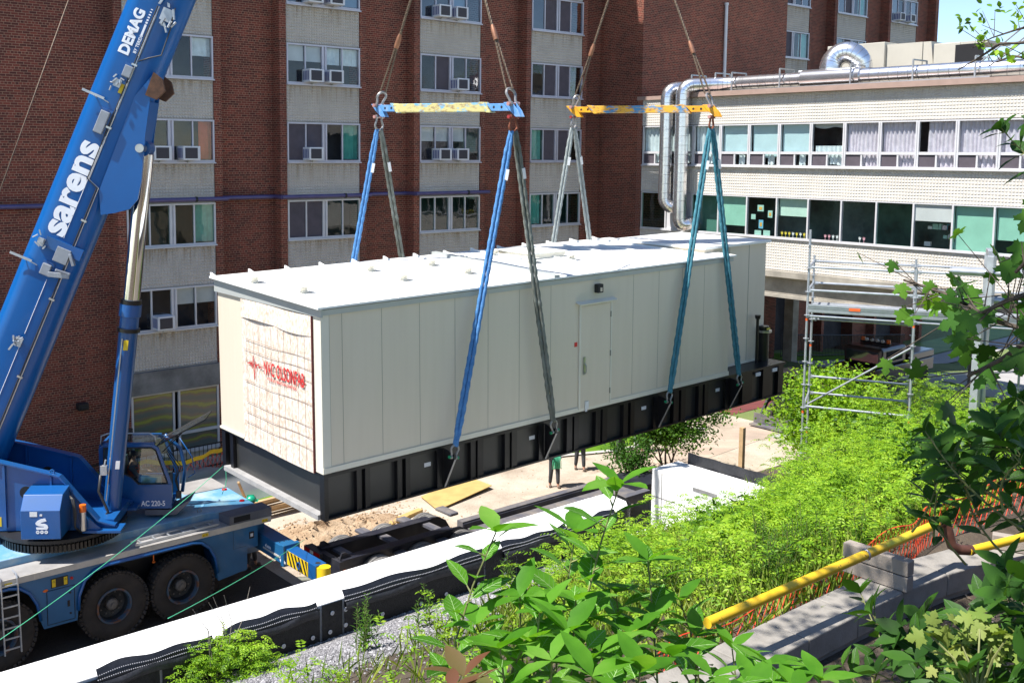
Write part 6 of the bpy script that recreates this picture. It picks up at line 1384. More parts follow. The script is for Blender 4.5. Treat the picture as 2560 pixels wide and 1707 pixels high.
b = MB(); s0_ = PA+(PB-PA)*.72; b.grid(lambda u, v: s0_+PBd*(.42*u)+Vector((0,-.0435*math.cos(v*1.0+.2),.0435*math.sin(v*1.0+.2))), 6, 5); ob('pipe_label', b, pm('label_yellow', (.75,.62,.03), .5), gp_)
M['grey_wood'] = pm('grey_wood', (.34,.29,.24), .8, 0, .12, 3, (.26,.22,.18), bmp=.3, bscale=30)
ts = thing('timber_support', 'weathered double timber block carrying the yellow pipe across the kerb wall', 'timber support', (9.12, 4.72, 6.4))
for k in range(2):
    b = MB(); b.box(9.07, 9.19, 4.40, 5.04, 6.405+k*.150, 6.545+k*.150); ob('timber', b, M['grey_wood'], ts, bevel=.008)
ts2 = thing('timber_support', 'weathered timber block under the yellow pipe at the right end of the kerb wall', 'timber support', (10.9, 4.2, 6.4))
b = MB(); b.obox((10.95,4.22,6.48), (.05,.02,0), (-.08,.2,0), (0,0,.075)); ob('timber', b, M['grey_wood'], ts2, bevel=.008)
TP = [(6.4,5.10,6.38),(7.2,5.10,6.40),(8.3,5.10,6.44),(9.1,5.10,6.48),(9.8,5.10,6.52),(10.4,5.10,6.56),(11.0,5.08,6.62),(11.9,5.02,6.66),(13.2,4.9,6.72),(15,4.6,6.8)]
def ipl(u, k):
    x = u*(len(TP)-1); i = min(int(x), len(TP)-2); f = x-i; return TP[i][k]*(1-f)+TP[i+1][k]*f
meshfence('barrier_net', lambda u: (ipl(u,0), ipl(u,1)+.04*math.sin(u*31), 0), lambda u: 6.02+.02*math.sin(u*20), lambda u: ipl(u,2)+.03*math.sin(u*40), M['net_orange'], 'orange plastic barrier netting between the yellow pipe and the weeds', .055, .0042)

# ---------------------------------------------------------------- scaffold, gantry, vehicles under the bridge
sca = thing('scaffold_tower', 'galvanized ring-lock scaffold with planked deck in front of the raised building', 'scaffold', (20.6, 10.6, 4))
FL = Vector((19.7,12.0,0)); dA = Vector((.455,-.89,0)); dB = Vector((.89,.455,0)); LA, LBs = 2.07, 1.40
zv = lambda y: U(2022, 600+y/2.329, s=19.7).z
zt1, zt2, zdk, zl1, zl2, zbt = zv(158), zv(292), zv(425), zv(515), zv(870), zv(972)
def pole(p, z0, z1):
    z0 = min(z0, hill(p.x, p.y)); b = MB(); b.cyl((p.x,p.y,z0),(p.x,p.y,z1),.0245,12); z = z0+.12
    while z < z1-.1: b.cyl((p.x,p.y,z-.005),(p.x,p.y,z+.005),.062,12); z += .5
    po = ob('standard', b, M['galv'], sca, smooth='auto')
    for zz in (1.0, 3.0): b = MB(); b.cyl((p.x,p.y,z0+zz),(p.x,p.y,z0+zz+.06),.026,10); ob('orange_band', b, M['vest_o'], po)
fr_ = [FL+dA*LA*k for k in range(4)]; bk_ = [p+dB*LBs for p in fr_]
for k, p in enumerate(fr_): pole(p, 3.9 if k == 0 else 4.0, (zv(-60) if k == 0 else zv(140)))
for k, p in enumerate(bk_): pole(p, 3.95, zv(120) if k != 2 else zv(-20))
def ledger(a, c, z, r=.0242):
    b = MB(); d = (c-a).normalized(); a_ = Vector((a.x,a.y,z)); c__ = Vector((c.x,c.y,z)); b.cyl(a_+d*.05, c__-d*.05, r, 10); b.beam(a_+d*.02, a_+d*.10, .03, .07); b.beam(c__-d*.10, c__-d*.02, .03, .07); ob('ledger', b, M['galv'], sca)
for k in range(3):
    for z in (zt1, zt2, zdk-.06):
        ledger(fr_[k], fr_[k+1], z); ledger(bk_[k], bk_[k+1], z)
    if k == 0:
        for z in (zl1, zl2, zbt): ledger(bk_[k], bk_[k+1], z)
        ledger(fr_[k], fr_[k+1], zbt)
for k in range(4):
    for z in ((zt1, zt2, zdk-.06, zbt) if k == 0 else (zdk-.06,)): ledger(fr_[k], bk_[k], z)
for k in range(3):
    for q in range(4):
        o0 = fr_[k]+dB*(.10+q*.33); b = MB(); c0 = (o0+dA*LA/2)+dB*.14; b.obox((c0.x,c0.y,zdk+.03), dA*(LA/2-.03), dB*.15, (0,0,.03)); ob('deck_plank', b, M['galv'], sca, bevel=.004)
    b = MB(); c0 = fr_[k]+dA*LA/2-dB*.03; b.obox((c0.x,c0.y,zdk+.11), dA*(LA/2-.02), dB*.012, (0,0,.085)); tb = ob('toe_board', b, M['galv'], sca, bevel=.003)
    b = MB(); b.obox((c0.x,c0.y,zdk+.11), dA*(LA/2-.02), dB*.018, (0,0,.006)); b.obox((c0.x,c0.y,zdk+.15), dA*(LA/2-.02), dB*.018, (0,0,.006)); ob('toe_board_rib', b, M['steel'], tb)
    if k == 0: b = MB(); b.obox(Vector((c0.x,c0.y,zdk+.13))-dB*.02+dA*-.1, dA*.11, dB*.004, (0,0,.03)); ob('orange_tag', b, M['vest_o'], tb)
b = MB(); b.cyl(Vector((fr_[0].x,fr_[0].y,zbt-.1))+dB*.5, Vector((fr_[1].x,fr_[1].y,zl1-.25))+dB*.05, .022, 10); ob('diagonal_brace', b, M['galv'], sca, smooth='auto')
b = MB(); b.cyl(Vector((bk_[2].x,bk_[2].y,4.3)), Vector((bk_[3].x,bk_[3].y,zl1)), .022, 10); ob('diagonal_brace', b, M['galv'], sca, smooth='auto')
ga = thing('steel_gantry', 'thick galvanized box-section frame with grey pipes beside the scaffold', 'frame', (20.3, 8.5, 4))
gx = U(2480, 640, d=20.5); ge = Vector((.62,.62*-1.1,0)).normalized(); g2 = gx+Vector((.55,.28,0)); zt_ = gx.z
b = MB(); b.box(gx.x-.06,gx.x+.06,gx.y-.06,gx.y+.06,zt_-1.1,zt_); ob('post', b, M['galv'], ga, bevel=.008)
b = MB(); b.box(g2.x-.06,g2.x+.06,g2.y-.06,g2.y+.06,3.9,zt_); ob('post', b, M['galv'], ga, bevel=.008)
b = MB(); b.beam(Vector((gx.x,gx.y,zt_+.04)), Vector((g2.x,g2.y,zt_+.04)), .12, .10); b.beam(Vector((gx.x,gx.y,zt_-.5)), Vector((g2.x,g2.y,zt_-.5)), .08, .08); ob('cross_beam', b, M['galv'], ga, bevel=.006)
gl = U(2440, 950, d=21); b = MB(); b.box(gl.x-.07,gl.x+.07,gl.y-.07,gl.y+.07,3.8,zt_-1.1); b.beam(Vector((gl.x,gl.y,zt_-1.1)), Vector((gx.x,gx.y,zt_-1.05)), .1, .1); ob('post', b, M['galv'], ga, bevel=.006)
for k, (dz, off) in enumerate(((-.30,.10),(-.30,.24),(-.80,.10),(-.80,.22))):
    a = gx+Vector((-.35+.1*k,.55,0))+Vector((.9,.45,0))*off; c = a+Vector((.9,-1.9,0)).normalized()*3.2; b = MB(); b.cyl((a.x,a.y,zt_+dz),(c.x,c.y,zt_+dz-.02),.055,14); ob('grey_pipe', b, M['box_grey'] if k % 2 else M['galv'], ga, smooth='auto')
tk = thing('utility_truck', 'dark utility truck with amber beacons parked in the shade under the raised building', 'truck', (44.5, 23.4, 0))
def vb(n_, x0, x1, y0, y1, z0, z1, m, par=tk, bv=.05): b = MB(); b.box(x0,x1,y0,y1,z0,z1); return ob(n_, b, m, par, bevel=bv)
M['truck_dark'] = pm('truck_dark', (.03,.02,.022), .3, 0, .1, 2, coat=.5)
vb('body', 42.4,47.6,22.4,24.4,.55,1.15,M['truck_dark']); CB = vb('cab', 43.0,45.2,22.5,24.3,1.16,1.95,M['truck_dark'],bv=.12); vb('windscreen', 42.97,43.02,22.65,24.15,1.3,1.8,M['pane_blue'],CB,.01); vb('side_window', 43.4,44.8,22.48,22.50,1.35,1.8,M['dark'],CB,.01)
vb('load_bed', 45.3,47.6,22.4,24.4,1.16,1.5,M['truck_dark']); vb('light_bar', 44.0,44.2,22.7,24.1,1.97,2.06,M['black_metal'])
for y in (22.8, 24.0): b = MB(); b.cyl((44.1,y,2.06),(44.1,y,2.22),.09,12); ob('beacon', b, M['orange'], tk)
for y in (23.05,23.3,23.55,23.8): b = MB(); b.cyl((44.02,y,2.12),(44.1,y,2.12),.07,12); ob('work_lamp', b, M['alu_white'], tk)
for x in (43.2,46.6):
    for y in (22.35,24.2): b = MB(); b.lathe((x,y,.4),(0,1,0),[(.2,0),(.4,.0),(.4,.24),(.2,.24)],24); ob('wheel', b, M['tyre'], tk, smooth='auto')
ld = thing('compact_loader', 'small black compact loader parked behind the scaffold posts', 'loader', (35.6, 21.8, 0))
vb('body', 35.0,36.6,21.4,22.6,.35,1.1,M['black_metal'],ld); vb('engine_cover', 35.9,36.8,21.5,22.5,1.11,1.45,M['truck_dark'],ld)
for x, y in ((35.1,21.5),(35.1,22.5),(35.9,21.5),(35.9,22.5)): vb('cage_post', x-.04,x+.04,y-.04,y+.04,1.11,2.0,M['black_metal'],ld,.01)
vb('cage_roof', 35.0,36.0,21.4,22.6,2.01,2.08,M['black_metal'],ld)
for y in (21.3,22.62): b = MB(); b.beam((36.4,y,1.4),(34.6,y,.9),.08,.16); b.beam((34.6,y,.9),(34.2,y,.35),.08,.14); ob('lift_arm', b, M['black_metal'], ld)
b = MB(); b.yz([(21.2,.1),(22.8,.1),(22.8,.5),(21.2,.5)], 34.0, 34.05); b.box(33.7,34.05,21.2,22.8,.06,.12); ob('bucket', b, M['dusty'], ld)
for x in (35.3,36.3):
    for y in (21.15,22.6): b = MB(); b.lathe((x,y,.38),(0,1,0),[(.15,0),(.38,.0),(.38,.22),(.15,.22)],24); ob('wheel', b, M['tyre'], ld, smooth='auto')

# ---------------------------------------------------------------- vegetation
class LF:
    def __init__(s): s.V = []; s.F = []; s.n = 0
    def quads(s, P_, D, N, L_, W_, fold=.18):
        """diamond leaves folded along the midrib"""
        S = np.cross(D, N); S /= np.linalg.norm(S, axis=1)[:,None]+1e-9; N2 = np.cross(S, D); L_ = L_[:,None]; W_ = W_[:,None]
        m_ = P_+D*L_*.45; a = m_+S*W_*.5+N2*W_*fold; c = m_-S*W_*.5+N2*W_*fold; t = P_+D*L_-N2*L_*.12
        n = len(P_); V = np.stack([P_, a, t, c], 1).reshape(-1, 3); i = s.n+np.arange(n)*4
        s.V.append(V); s.F.append(np.concatenate([np.stack([i, i+1, i+2], 1), np.stack([i, i+2, i+3], 1)])); s.n += 4*n
    def ovate(s, P_, D, N, L_, W_, droop=.25, serr=0, prof=((.0,.0),(.18,.62),(.42,1.0),(.68,.80),(.88,.36),(1.0,.0))):
        S = np.cross(D, N); S /= np.linalg.norm(S, axis=1)[:,None]+1e-9; N2 = np.cross(S, D); L_ = L_[:,None]; W_ = W_[:,None]; n = len(P_); cols = []
        for k, (u, w_) in enumerate(prof):
            m_ = P_+D*L_*u-N2*L_*droop*u*u
            if w_ == 0: cols.append(m_[:,None]); continue
            cols.append(np.stack([m_, m_+S*W_*.5*w_+N2*W_*.09*w_, m_-S*W_*.5*w_+N2*W_*.09*w_], 1))
        V = np.concatenate(cols, 1); q = V.shape[1]; base = s.n+np.arange(n)*q; st = [0]+[1+3*k for k in range(len(prof)-2)]+[q-1]; F = []
        a = st[1]; F += [(0, a+1, a), (0, a, a+2)]
        for k in range(1, len(st)-2):
            a, c = st[k], st[k+1]; F += [(a, a+1, c+1), (a, c+1, c), (a, c, c+2), (a, c+2, a+2)]
        a = st[-2]; F += [(a, a+1, q-1), (a, q-1, a+2)]
        s.V.append(V.reshape(-1, 3)); s.F.append((base[:,None,None]+np.array(F)[None]).reshape(-1, 3)); s.n += n*q
    def veins(s, P_, D, N, L_, W_, droop=.25):
        S = np.cross(D, N); S /= np.linalg.norm(S)+1e-9; N2 = np.cross(S, D); V = []; F = []
        def pt(u, x): wv = np.interp(u, [0,.18,.42,.68,.88,1], [0,.62,1,.8,.36,0]); return P_+D*L_*u-N2*L_*droop*u*u+S*W_*.5*wv*x+N2*(W_*.09*wv*abs(x)+.0012)
        us = [0,.2,.4,.6,.8,.97]
        for a, c in zip(us, us[1:]):
            o = len(V); V += [pt(a,0)-S*.0011, pt(a,0)+S*.0011, pt(c,0)+S*.0008, pt(c,0)-S*.0008]; F += [(o,o+1,o+2),(o,o+2,o+3)]
        for u in (.16,.28,.40,.52,.64,.76):
            for sg in (1,-1):
                o = len(V); a, c = pt(u,0), pt(min(u+.16,.97), sg*.86); V += [a-D*.0006, a+D*.0006, c+D*.0003, c-D*.0003]; F += [(o,o+1,o+2),(o,o+2,o+3)]
        s.V.append(np.array(V)); s.F.append(np.array(F)+s.n); s.n += len(V)
    def maple(s, P_, D, N, L_):
        pr = [(0,0),(.04,.16),(-.10,.40),(.00,.42),(.02,.66),(.12,.56),(.20,.52),(.30,.74),(.36,.78),(.40,1.0),(.50,.82),(.58,.84),(.54,.60),(.50,.34),(.62,.34),(.70,.46),(.78,.32),(.88,.28),(.92,.12),(1.06,.0)]
        S = np.cross(D, N); S /= np.linalg.norm(S, axis=1)[:,None]+1e-9; N2 = np.cross(S, D); n = len(P_); L_ = L_[:,None]; pts = []
        outl = [(u, w_*.62) for u, w_ in pr]+[(u, -w_*.62) for u, w_ in pr[-2:0:-1]]
        ctr = P_+D*L_*.35; V = [ctr]
        for u, w_ in outl: V.append(P_+D*L_*u+S*L_*w_-N2*L_*.10*abs(w_)*1.5-N2*L_*.12*u*u)
        V = np.stack(V, 1); q = V.shape[1]; base = s.n+np.arange(n)*q; m_ = q-1; F = [(0, 1+k, 1+(k+1) % m_) for k in range(m_)]
        s.V.append(V.reshape(-1, 3)); s.F.append((base[:,None,None]+np.array(F)[None]).reshape(-1, 3)); s.n += n*q
    def build(s, name, m, par=None, smooth=False, **k):
        V = np.concatenate(s.V); F = np.concatenate(s.F)
        org = ORG[par.name] if par is not None else Vector(k.pop('at', Vector((float(V[:,0].mean()), float(V[:,1].mean()), float(V[:,2].min())))))
        V = V-np.array(org); me = bpy.data.meshes.new(name); me.vertices.add(len(V)); me.vertices.foreach_set('co', V.astype(np.float32).ravel())
        me.loops.add(F.size); me.loops.foreach_set('vertex_index', F.astype(np.int32).ravel()); me.polygons.add(len(F)); me.polygons.foreach_set('loop_start', (np.arange(len(F))*3).astype(np.int32))
        me.update(calc_edges=True); me.validate(); me.materials.append(m)
        if smooth: me.polygons.foreach_set('use_smooth', [True]*len(me.polygons))
        o = bpy.data.objects.new(name, me); COL.objects.link(o)
        if par is None: o.location = org
        else: o.parent = par
        ORG[o.name] = Vector(org); tg(o, k.get('label'), k.get('cat'), k.get('group'), k.get('kind')); return o
def rdir(rg, n, up=.3):
    D = rg.randn(n, 3); D[:,2] = D[:,2]*.6+up; return D/np.linalg.norm(D, axis=1)[:,None]
def rnorm(rg, n, up=1.0):
    N = rg.randn(n, 3)*.55; N[:,2] += up; return N/np.linalg.norm(N, axis=1)[:,None]
M['lf_bright'] = leaf_mat('leaf_bright', [(.03,.08,.005),(.12,.26,.012),(.25,.43,.02),(.40,.56,.05)], .40, vscale=1.1)
M['lf_mid'] = leaf_mat('leaf_mid', [(.025,.07,.008),(.06,.15,.012),(.12,.25,.02)], .35)
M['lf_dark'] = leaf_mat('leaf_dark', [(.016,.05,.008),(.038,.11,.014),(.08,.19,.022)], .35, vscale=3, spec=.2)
M['lf_mag'] = leaf_mat('leaf_magnolia', [(.035,.13,.008),(.07,.22,.014),(.12,.32,.025),(.20,.40,.06)], .50, .5, 5, .22)
M['lf_maple'] = leaf_mat('leaf_maple', [(.03,.10,.012),(.07,.19,.02),(.14,.30,.03)], .4)
M['vein'] = pm('leaf_vein', (.22,.36,.12), .6); M['vein_dark'] = pm('leaf_vein_dark', (.05,.10,.03), .6)
M['bark'] = pm('bark', (.10,.075,.055), .85, 0, .3, 12, bmp=.5, bscale=60); M['twig'] = pm('twig_green', (.16,.17,.05), .7, 0, .3, 12); M['grassblade'] = leaf_mat('grass_blade', [(.08,.15,.015),(.20,.32,.03),(.38,.42,.10)], .35)
def limb(mb, p, d, L_, r, rg, depth, tips, spread=.6):
    pts = [p]; q = Vector(p); d = Vector(d).normalized()
    for k in range(4):
        d = (d+Vector((rg.uniform(-1,1),rg.uniform(-1,1),rg.uniform(-.2,.5)))*.18).normalized(); q = q+d*L_/4; pts.append(q.copy())
    mb.tube(pts, [r*(1-.13*k) for k in range(5)], 6 if r > .015 else 4, False)
    if depth == 0: tips += [pts[-1], pts[-2], pts[2]]; return
    for k in range(3 if depth > 1 else 4):
        a = rg.random()*6.28; nd = (d+Vector((math.cos(a),math.sin(a),rg.uniform(-.1,.5)))*spread).normalized(); limb(mb, pts[rg.choice((2,3,4))], nd, L_*rg.uniform(.55,.8), r*.55, rg, depth-1, tips, spread)
def tree(name, base, h, cr, cc, label, lm, seed, leaf=.07, nl=40, depth=3, cat='tree', trunk_h=.35, group=None, clump=.22, shape='q', r0=.06, lean=(0,0), nst=1):
    rg = random.Random(seed); ng = np.random.RandomState(seed); t = thing(name, label, cat, base, group); mb = MB(); tips = []
    for k in range(nst):
        a = rg.random()*6.28; q = Vector((math.cos(a), math.sin(a), 0))*(.15 if nst > 1 else 0); limb(mb, Vector(base)+q*.4, Vector((lean[0],lean[1],1))+q*1.5, h*trunk_h, r0, rg, depth, tips)
    ob('trunk', mb, M['bark'], t, smooth='auto')
    T_ = np.array([tuple(p) for p in tips]); c = np.array(base)+np.array([lean[0]*h*.5, lean[1]*h*.5, h-cc]); ex = ng.randn(int(len(tips)*1.2), 3); ex /= np.linalg.norm(ex, axis=1)[:,None]; ex *= (ng.rand(len(ex),1)**.45)
    ex = c+ex*np.array([cr, cr, cc]); T_ = np.concatenate([T_, ex]); T_ = T_[T_[:,2] > base[2]+.12*h]
    l = LF(); P_ = np.repeat(T_, nl, 0)+ng.randn(len(T_)*nl, 3)*clump*np.array([1,1,.55]); n = len(P_); L_ = leaf*(.7+.6*ng.rand(n))
    if shape == 'q': l.quads(P_, rdir(ng, n, .1), rnorm(ng, n, .9), L_, L_*.55)
    else: l.ovate(P_, rdir(ng, n, 0), rnorm(ng, n, .9), L_, L_*.5)
    l.build('crown', lm, t); return t
def fronds(l, base, n, ng, L_=.32, leaf=.055, spread=1.0, up=.7, pairs=7):
    """arching compound leaves with paired leaflets"""
    n = len(base); az = ng.rand(n)*6.283; H_ = np.stack([np.cos(az), np.sin(az), np.zeros(n)], 1); LL = L_*(.6+.7*ng.rand(n)); up_ = up*(.5+ng.rand(n))
    for k in range(pairs):
        u = (k+1.5)/(pairs+1); ctr = base+H_*(LL*u*spread)[:,None]; ctr[:,2] += LL*(up_*u-.75*u*u); td = H_.copy(); td[:,2] = up_-1.5*u; td /= np.linalg.norm(td, axis=1)[:,None]
        S = np.cross(td, np.array([0,0,1.])); S /= np.linalg.norm(S, axis=1)[:,None]; N = np.cross(S, td)+ng.randn(n,3)*.22; sz = leaf*(1.1-.5*abs(u-.4))*(.8+.4*ng.rand(n))
        for sg in (1,-1): D = S*sg*.85+td*.55+ng.randn(n,3)*.12; D /= np.linalg.norm(D, axis=1)[:,None]; l.quads(ctr, D, N, sz, sz*.42, .08)
def bush(name, base, r_, h, nf, seed, label, lm, cat='shrub', L_=.34, leaf=.055, group=None, stems=9, pairs=7, broad=False):
    ng = np.random.RandomState(seed); rg = random.Random(seed); t = thing(name, label, cat, base, group); mb = MB(); pts = []
    for k in range(stems):
        a = rg.random()*6.28; rr = r_*math.sqrt(rg.random()); q = Vector(base); e = q+Vector((rr*math.cos(a), rr*math.sin(a), h*(.6+.4*rg.random())*(1-.35*(rr/r_)**2))); m_ = (q+e)/2+Vector((rr*.25*math.cos(a), rr*.25*math.sin(a), 0))
        mb.tube([q, m_, e], [.016,.011,.005], 5, False)
    ob('stem', mb, M['twig'], t)
    U_ = ng.rand(nf); a = ng.rand(nf)*6.283; rr = r_*np.sqrt(ng.rand(nf)); lump = 1+.22*np.sin(a*3+seed)+.15*np.sin(a*7+rr*6); top = h*(1-.55*(rr/r_)**2)*lump
    z = top*(1-.75*(1-U_**.35)); B_ = np.stack([base[0]+rr*np.cos(a)*lump, base[1]+rr*np.sin(a)*lump, base[2]+z], 1)
    l = LF()
    if broad:
        k6 = 9; P_ = np.repeat(B_, k6, 0)+ng.randn(nf*k6, 3)*.085; n = len(P_); L2 = leaf*(.7+.7*ng.rand(n)); l.ovate(P_, rdir(ng, n, 0), rnorm(ng, n, .8), L2, L2*.55, .3)
    else: fronds(l, B_, nf, ng, L_, leaf, pairs=pairs)
    l.build('foliage', lm, t); return t
# hillside weeds: one mass of ground cover
ng = np.random.RandomState(11); l = LF(); n = 20000
S_ = 4.5+ng.rand(n)*20; T_ = 5.2+ng.rand(n)*7.0; dens = np.clip((S_-7.0)/3.5, .10, 1)*np.clip((11.9-T_-1.75*np.clip(1-(S_-9)/5,0,1)-.1)/1.0, .0, 1)
dens = dens*np.clip(.55+.9*np.sin(S_*2.7+T_*1.1)*np.sin(T_*3.1-S_*.7), .12, 1); k_ = ng.rand(n) < dens; S_, T_ = S_[k_], T_[k_]; keep = ~((S_ > 15.9) & (S_ < 17.5) & (T_ > 10.2)); S_, T_ = S_[keep], T_[keep]
Zh = np.array([hill(a, c) for a, c in zip(S_, T_)]); lump = .5+.5*np.sin(S_*1.9+1)*np.sin(T_*2.3+S_)
B_ = np.stack([S_, T_, Zh+.10+ng.rand(len(S_))*(.25+.45*lump)], 1); fronds(l, B_, 0, ng, .30, .060, pairs=6)
l.build('weeds', M['lf_bright'], None, label='bright green weeds covering the bank between the wall and the orange netting', cat='weeds', kind='stuff')
l = LF(); n = 40000; S_ = 4.5+ng.rand(n)*13; T_ = 4.95+ng.rand(n)*6.6; ok_ = ~((S_ > 9.3) & (T_ < 5.5)); S_, T_ = S_[ok_], T_[ok_]; n = len(S_); k_ = ng.rand(n) < np.clip((S_-6.5)/4, .08, 1)*np.clip((11.6-T_-1.4*np.clip(1-(S_-9)/5,0,1))/1.0, .0, 1); S_, T_ = S_[k_], T_[k_]
P_ = np.stack([S_, T_, np.array([hill(a, c) for a, c in zip(S_, T_)])+.01], 1); D = rdir(ng, len(P_), 1.9); L_ = .16+.26*ng.rand(len(P_)); l.quads(P_, D, rnorm(ng, len(P_), .1), L_, L_*.045+.006, .05)
l.build('grass', M['grassblade'], None, label='tall yellowish grass blades among the weeds on the bank', cat='grass', kind='stuff')
# leafy shrubs on the bank and the terrace
SH = [((16.9,8.9),1.1,1.15,850,'bright fern-leaved shrub hiding the near end of the concrete wing wall'),((18.6,10.2),1.3,1.35,1000,'lime green shrub just right of the wing wall, lower than the scaffold rail'),
 ((21.0,9.0),1.3,1.5,1000,'dense lime shrub at the foot of the scaffold posts'),((14.2,7.9),1.0,.75,700,'lime green shrub in front of the concrete block, centre of the bank'),
 ((17.0,7.6),1.4,1.4,1000,'tall lime shrub on the bank left of the dark foliage'),((12.4,7.4),.7,.6,420,'low bushy shrub halfway up the bank above the grass'),((19.6,7.0),1.5,1.5,1000,'lime shrub behind the dark leaves at the right edge'),
 ((11.2,9.8),.7,.55,330,'small shrub beside the right end of the gravel'),((23.2,11.2),1.2,1.4,800,'lime shrub behind the scaffold bottom rail')]
BR = [((15.6,6.9),.8,.95,170,'mid-green broad-leaved shrub among the lime ferns on the bank','lf_mid'),((12.9,8.9),.5,.5,80,'small broad-leaved shrub beside the grassy patch of the bank','lf_mid'),((18.2,8.6),.9,1.3,190,'darker green broad-leaved shrub right of the wing wall','lf_mid'),
 ((20.2,10.6),.8,1.1,150,'broad-leaved shrub at the foot of the left scaffold post','lf_mid'),((16.6,6.2),.9,1.2,200,'broad-leaved green shrub behind the orange netting','lf_mid'),((19.0,5.8),1.2,1.6,260,'large mid-green shrub at the right end of the orange netting','lf_mid'),((11.6,7.9),.45,.5,60,'low round broad-leaved plant in the middle of the weeds','lf_bright')]
for i, ((x, y), r_, h_, nf, lb, mt) in enumerate(BR): bush('shrub', (x, y, hill(x, y)-.05), r_, h_, nf, 120+i, lb, M[mt], leaf=.095, broad=True, group='broad-leaved shrubs on the bank')
for i, ((x, y), r_, h_, nf, lb) in enumerate(SH): bush('shrub', (x, y, hill(x, y)-.05), r_, h_, nf, 20+i, lb, M['lf_bright'], group='lime green shrubs on the bank')
bz = U(575, 1660, z=3.75); bush('shrub', (bz.x, bz.y, 3.35), .62, .72, 460, 61, 'yellow-green shrub growing in front of the black wall at lower left', M['lf_bright'], L_=.26, leaf=.05, stems=12)
bz = U(1010, 1690, z=3.95); bush('shrub', (bz.x, bz.y, 3.6), .55, .5, 380, 62, 'bright shrub on the gravel at the bottom of the picture', M['lf_bright'], L_=.24, leaf=.045)
bz = U(720, 1700, z=3.6); bush('shrub', (bz.x, bz.y, 3.4), .45, .28, 200, 63, 'sparse low plant between the black wall and the gravel, bottom left', M['lf_bright'], L_=.2, leaf=.04)
# bare whips standing over the left shrub
b = MB(); rg = random.Random(4)
bz = U(560, 1650, z=3.8)
for k in range(7):
    e = bz+Vector((rg.uniform(-.5,.5),rg.uniform(-.1,.1),rg.uniform(.5,.95))); m_ = (bz+e)/2+Vector((rg.uniform(-.15,.15),0,.05)); b.tube([bz+Vector((rg.uniform(-.2,.2),0,-.3)), m_, e], [.006,.005,.003], 4)
ob('dry_stalks', b, M['grey_wood'], label='bare dry stalks standing above the yellow-green shrub by the wall', cat='dry stalks')
# lanceolate weeds (goldenrod-like) as individual plants
def stalkplant(x, y, h, seed, label, ns=5, L_=.12, lm=None, group='narrow-leaved weeds'):
    ng = np.random.RandomState(seed); rg = random.Random(seed); t = thing('weed_plant', label, 'plant', (x, y, hill(x, y)), group); mb = MB(); l = LF()
    for k in range(ns):
        q = Vector((x+rg.uniform(-.12,.12), y+rg.uniform(-.12,.12), hill(x, y)-.02)); hh = h*rg.uniform(.6,1); e = q+Vector((rg.uniform(-.1,.1), rg.uniform(-.1,.1), hh)); mb.tube([q, e], [.006,.003], 4, False)
        n = int(hh/.022); u = .15+.85*np.arange(n)/n; P_ = np.array(q)[None]+(np.array(e)-np.array(q))[None]*u[:,None]; az = np.arange(n)*2.4+ng.rand(n)*.6; D = np.stack([np.cos(az), np.sin(az), .55+.3*ng.rand(n)], 1); D /= np.linalg.norm(D, axis=1)[:,None]
        LL = L_*(1.1-.6*u)*(.8+.4*ng.rand(n)); l.quads(P_, D, np.tile(np.array([0,0,1.]), (n,1))+D*-.4, LL, LL*.20, .1)
    ob('stem', mb, M['twig'], t); l.build('foliage', lm or M['lf_mid'], t)
wk = [(7.75,11.15),(8.3,10.6),(9.6,10.4),(10.3,6.6),(9.7,6.3),(10.9,7.0),(11.6,6.4),(9.2,5.9),(8.6,6.6),(12.2,6.0),(10.1,7.6),(7.1,10.3),(11.8,8.4),(13.1,6.8)]
wl = ['by the black wall at the bottom left','on the gravel left of the big leaves','on the gravel behind the big leaves','just above the middle of the yellow pipe','left of the timber support','further up behind the timber support','right of the timber support','behind the left part of the pipe','behind the pipe\'s left end','near the orange netting at right','in the middle of the grassy bank','lowest on the gravel slope','high on the bank among lime shrubs','between the lime shrubs and the orange netting']
rg = random.Random(77)
for i in range(16):
    x = 8.3+rg.random()*2.6; y = 5.35+rg.random()*1.7; stalkplant(x, y, .55+.25*rg.random(), 300+i, 'dark green narrow-leaved weed in the patch behind the yellow pipe', 5, .13, group='dark weeds behind the pipe')
for i, (x, y) in enumerate(wk): stalkplant(x, y, .62+.1*(i % 3), 200+i, 'narrow-leaved weed %s' % wl[i], 5+i % 4)
# trees on the site
tree('small_tree', (26.0,20.5,0), 3.5, 1.7, 1.25, 'small dark-leaved tree with thin branches behind the wall block', M['lf_mid'], 31, .11, 20, 3, trunk_h=.30, clump=.20, shape='o', r0=.05, nst=3)
tree('small_tree', (23.3,19.9,0), 2.3, .75, .8, 'little dark sapling between the workers and the wall block', M['lf_dark'], 32, .10, 14, 2, trunk_h=.4, clump=.13, shape='o', r0=.03, nst=2)
tree('small_tree', (29.6,16.9,0), 3.9, 2.0, 1.6, 'rounded bright green tree behind the scaffold posts', M['lf_bright'], 33, .13, 24, 3, trunk_h=.32, clump=.24, r0=.06, nst=3, shape='o')
tree('distant_tree', (47,15.0,-.1), 15.6, 2.6, 1.6, 'pale yellow-green tree top against the sky left of the roof stair', pm('leaf_pale', (.30,.36,.08), .6), 34, .16, 4, 3, trunk_h=.5, clump=.45, r0=.16)
tree('distant_tree', (52,8.5,-.5), 18.5, 4.0, 3.5, 'green tree crown at the right edge behind the roof stair rails', M['lf_bright'], 35, .2, 26, 3, trunk_h=.4, clump=.7, r0=.2)
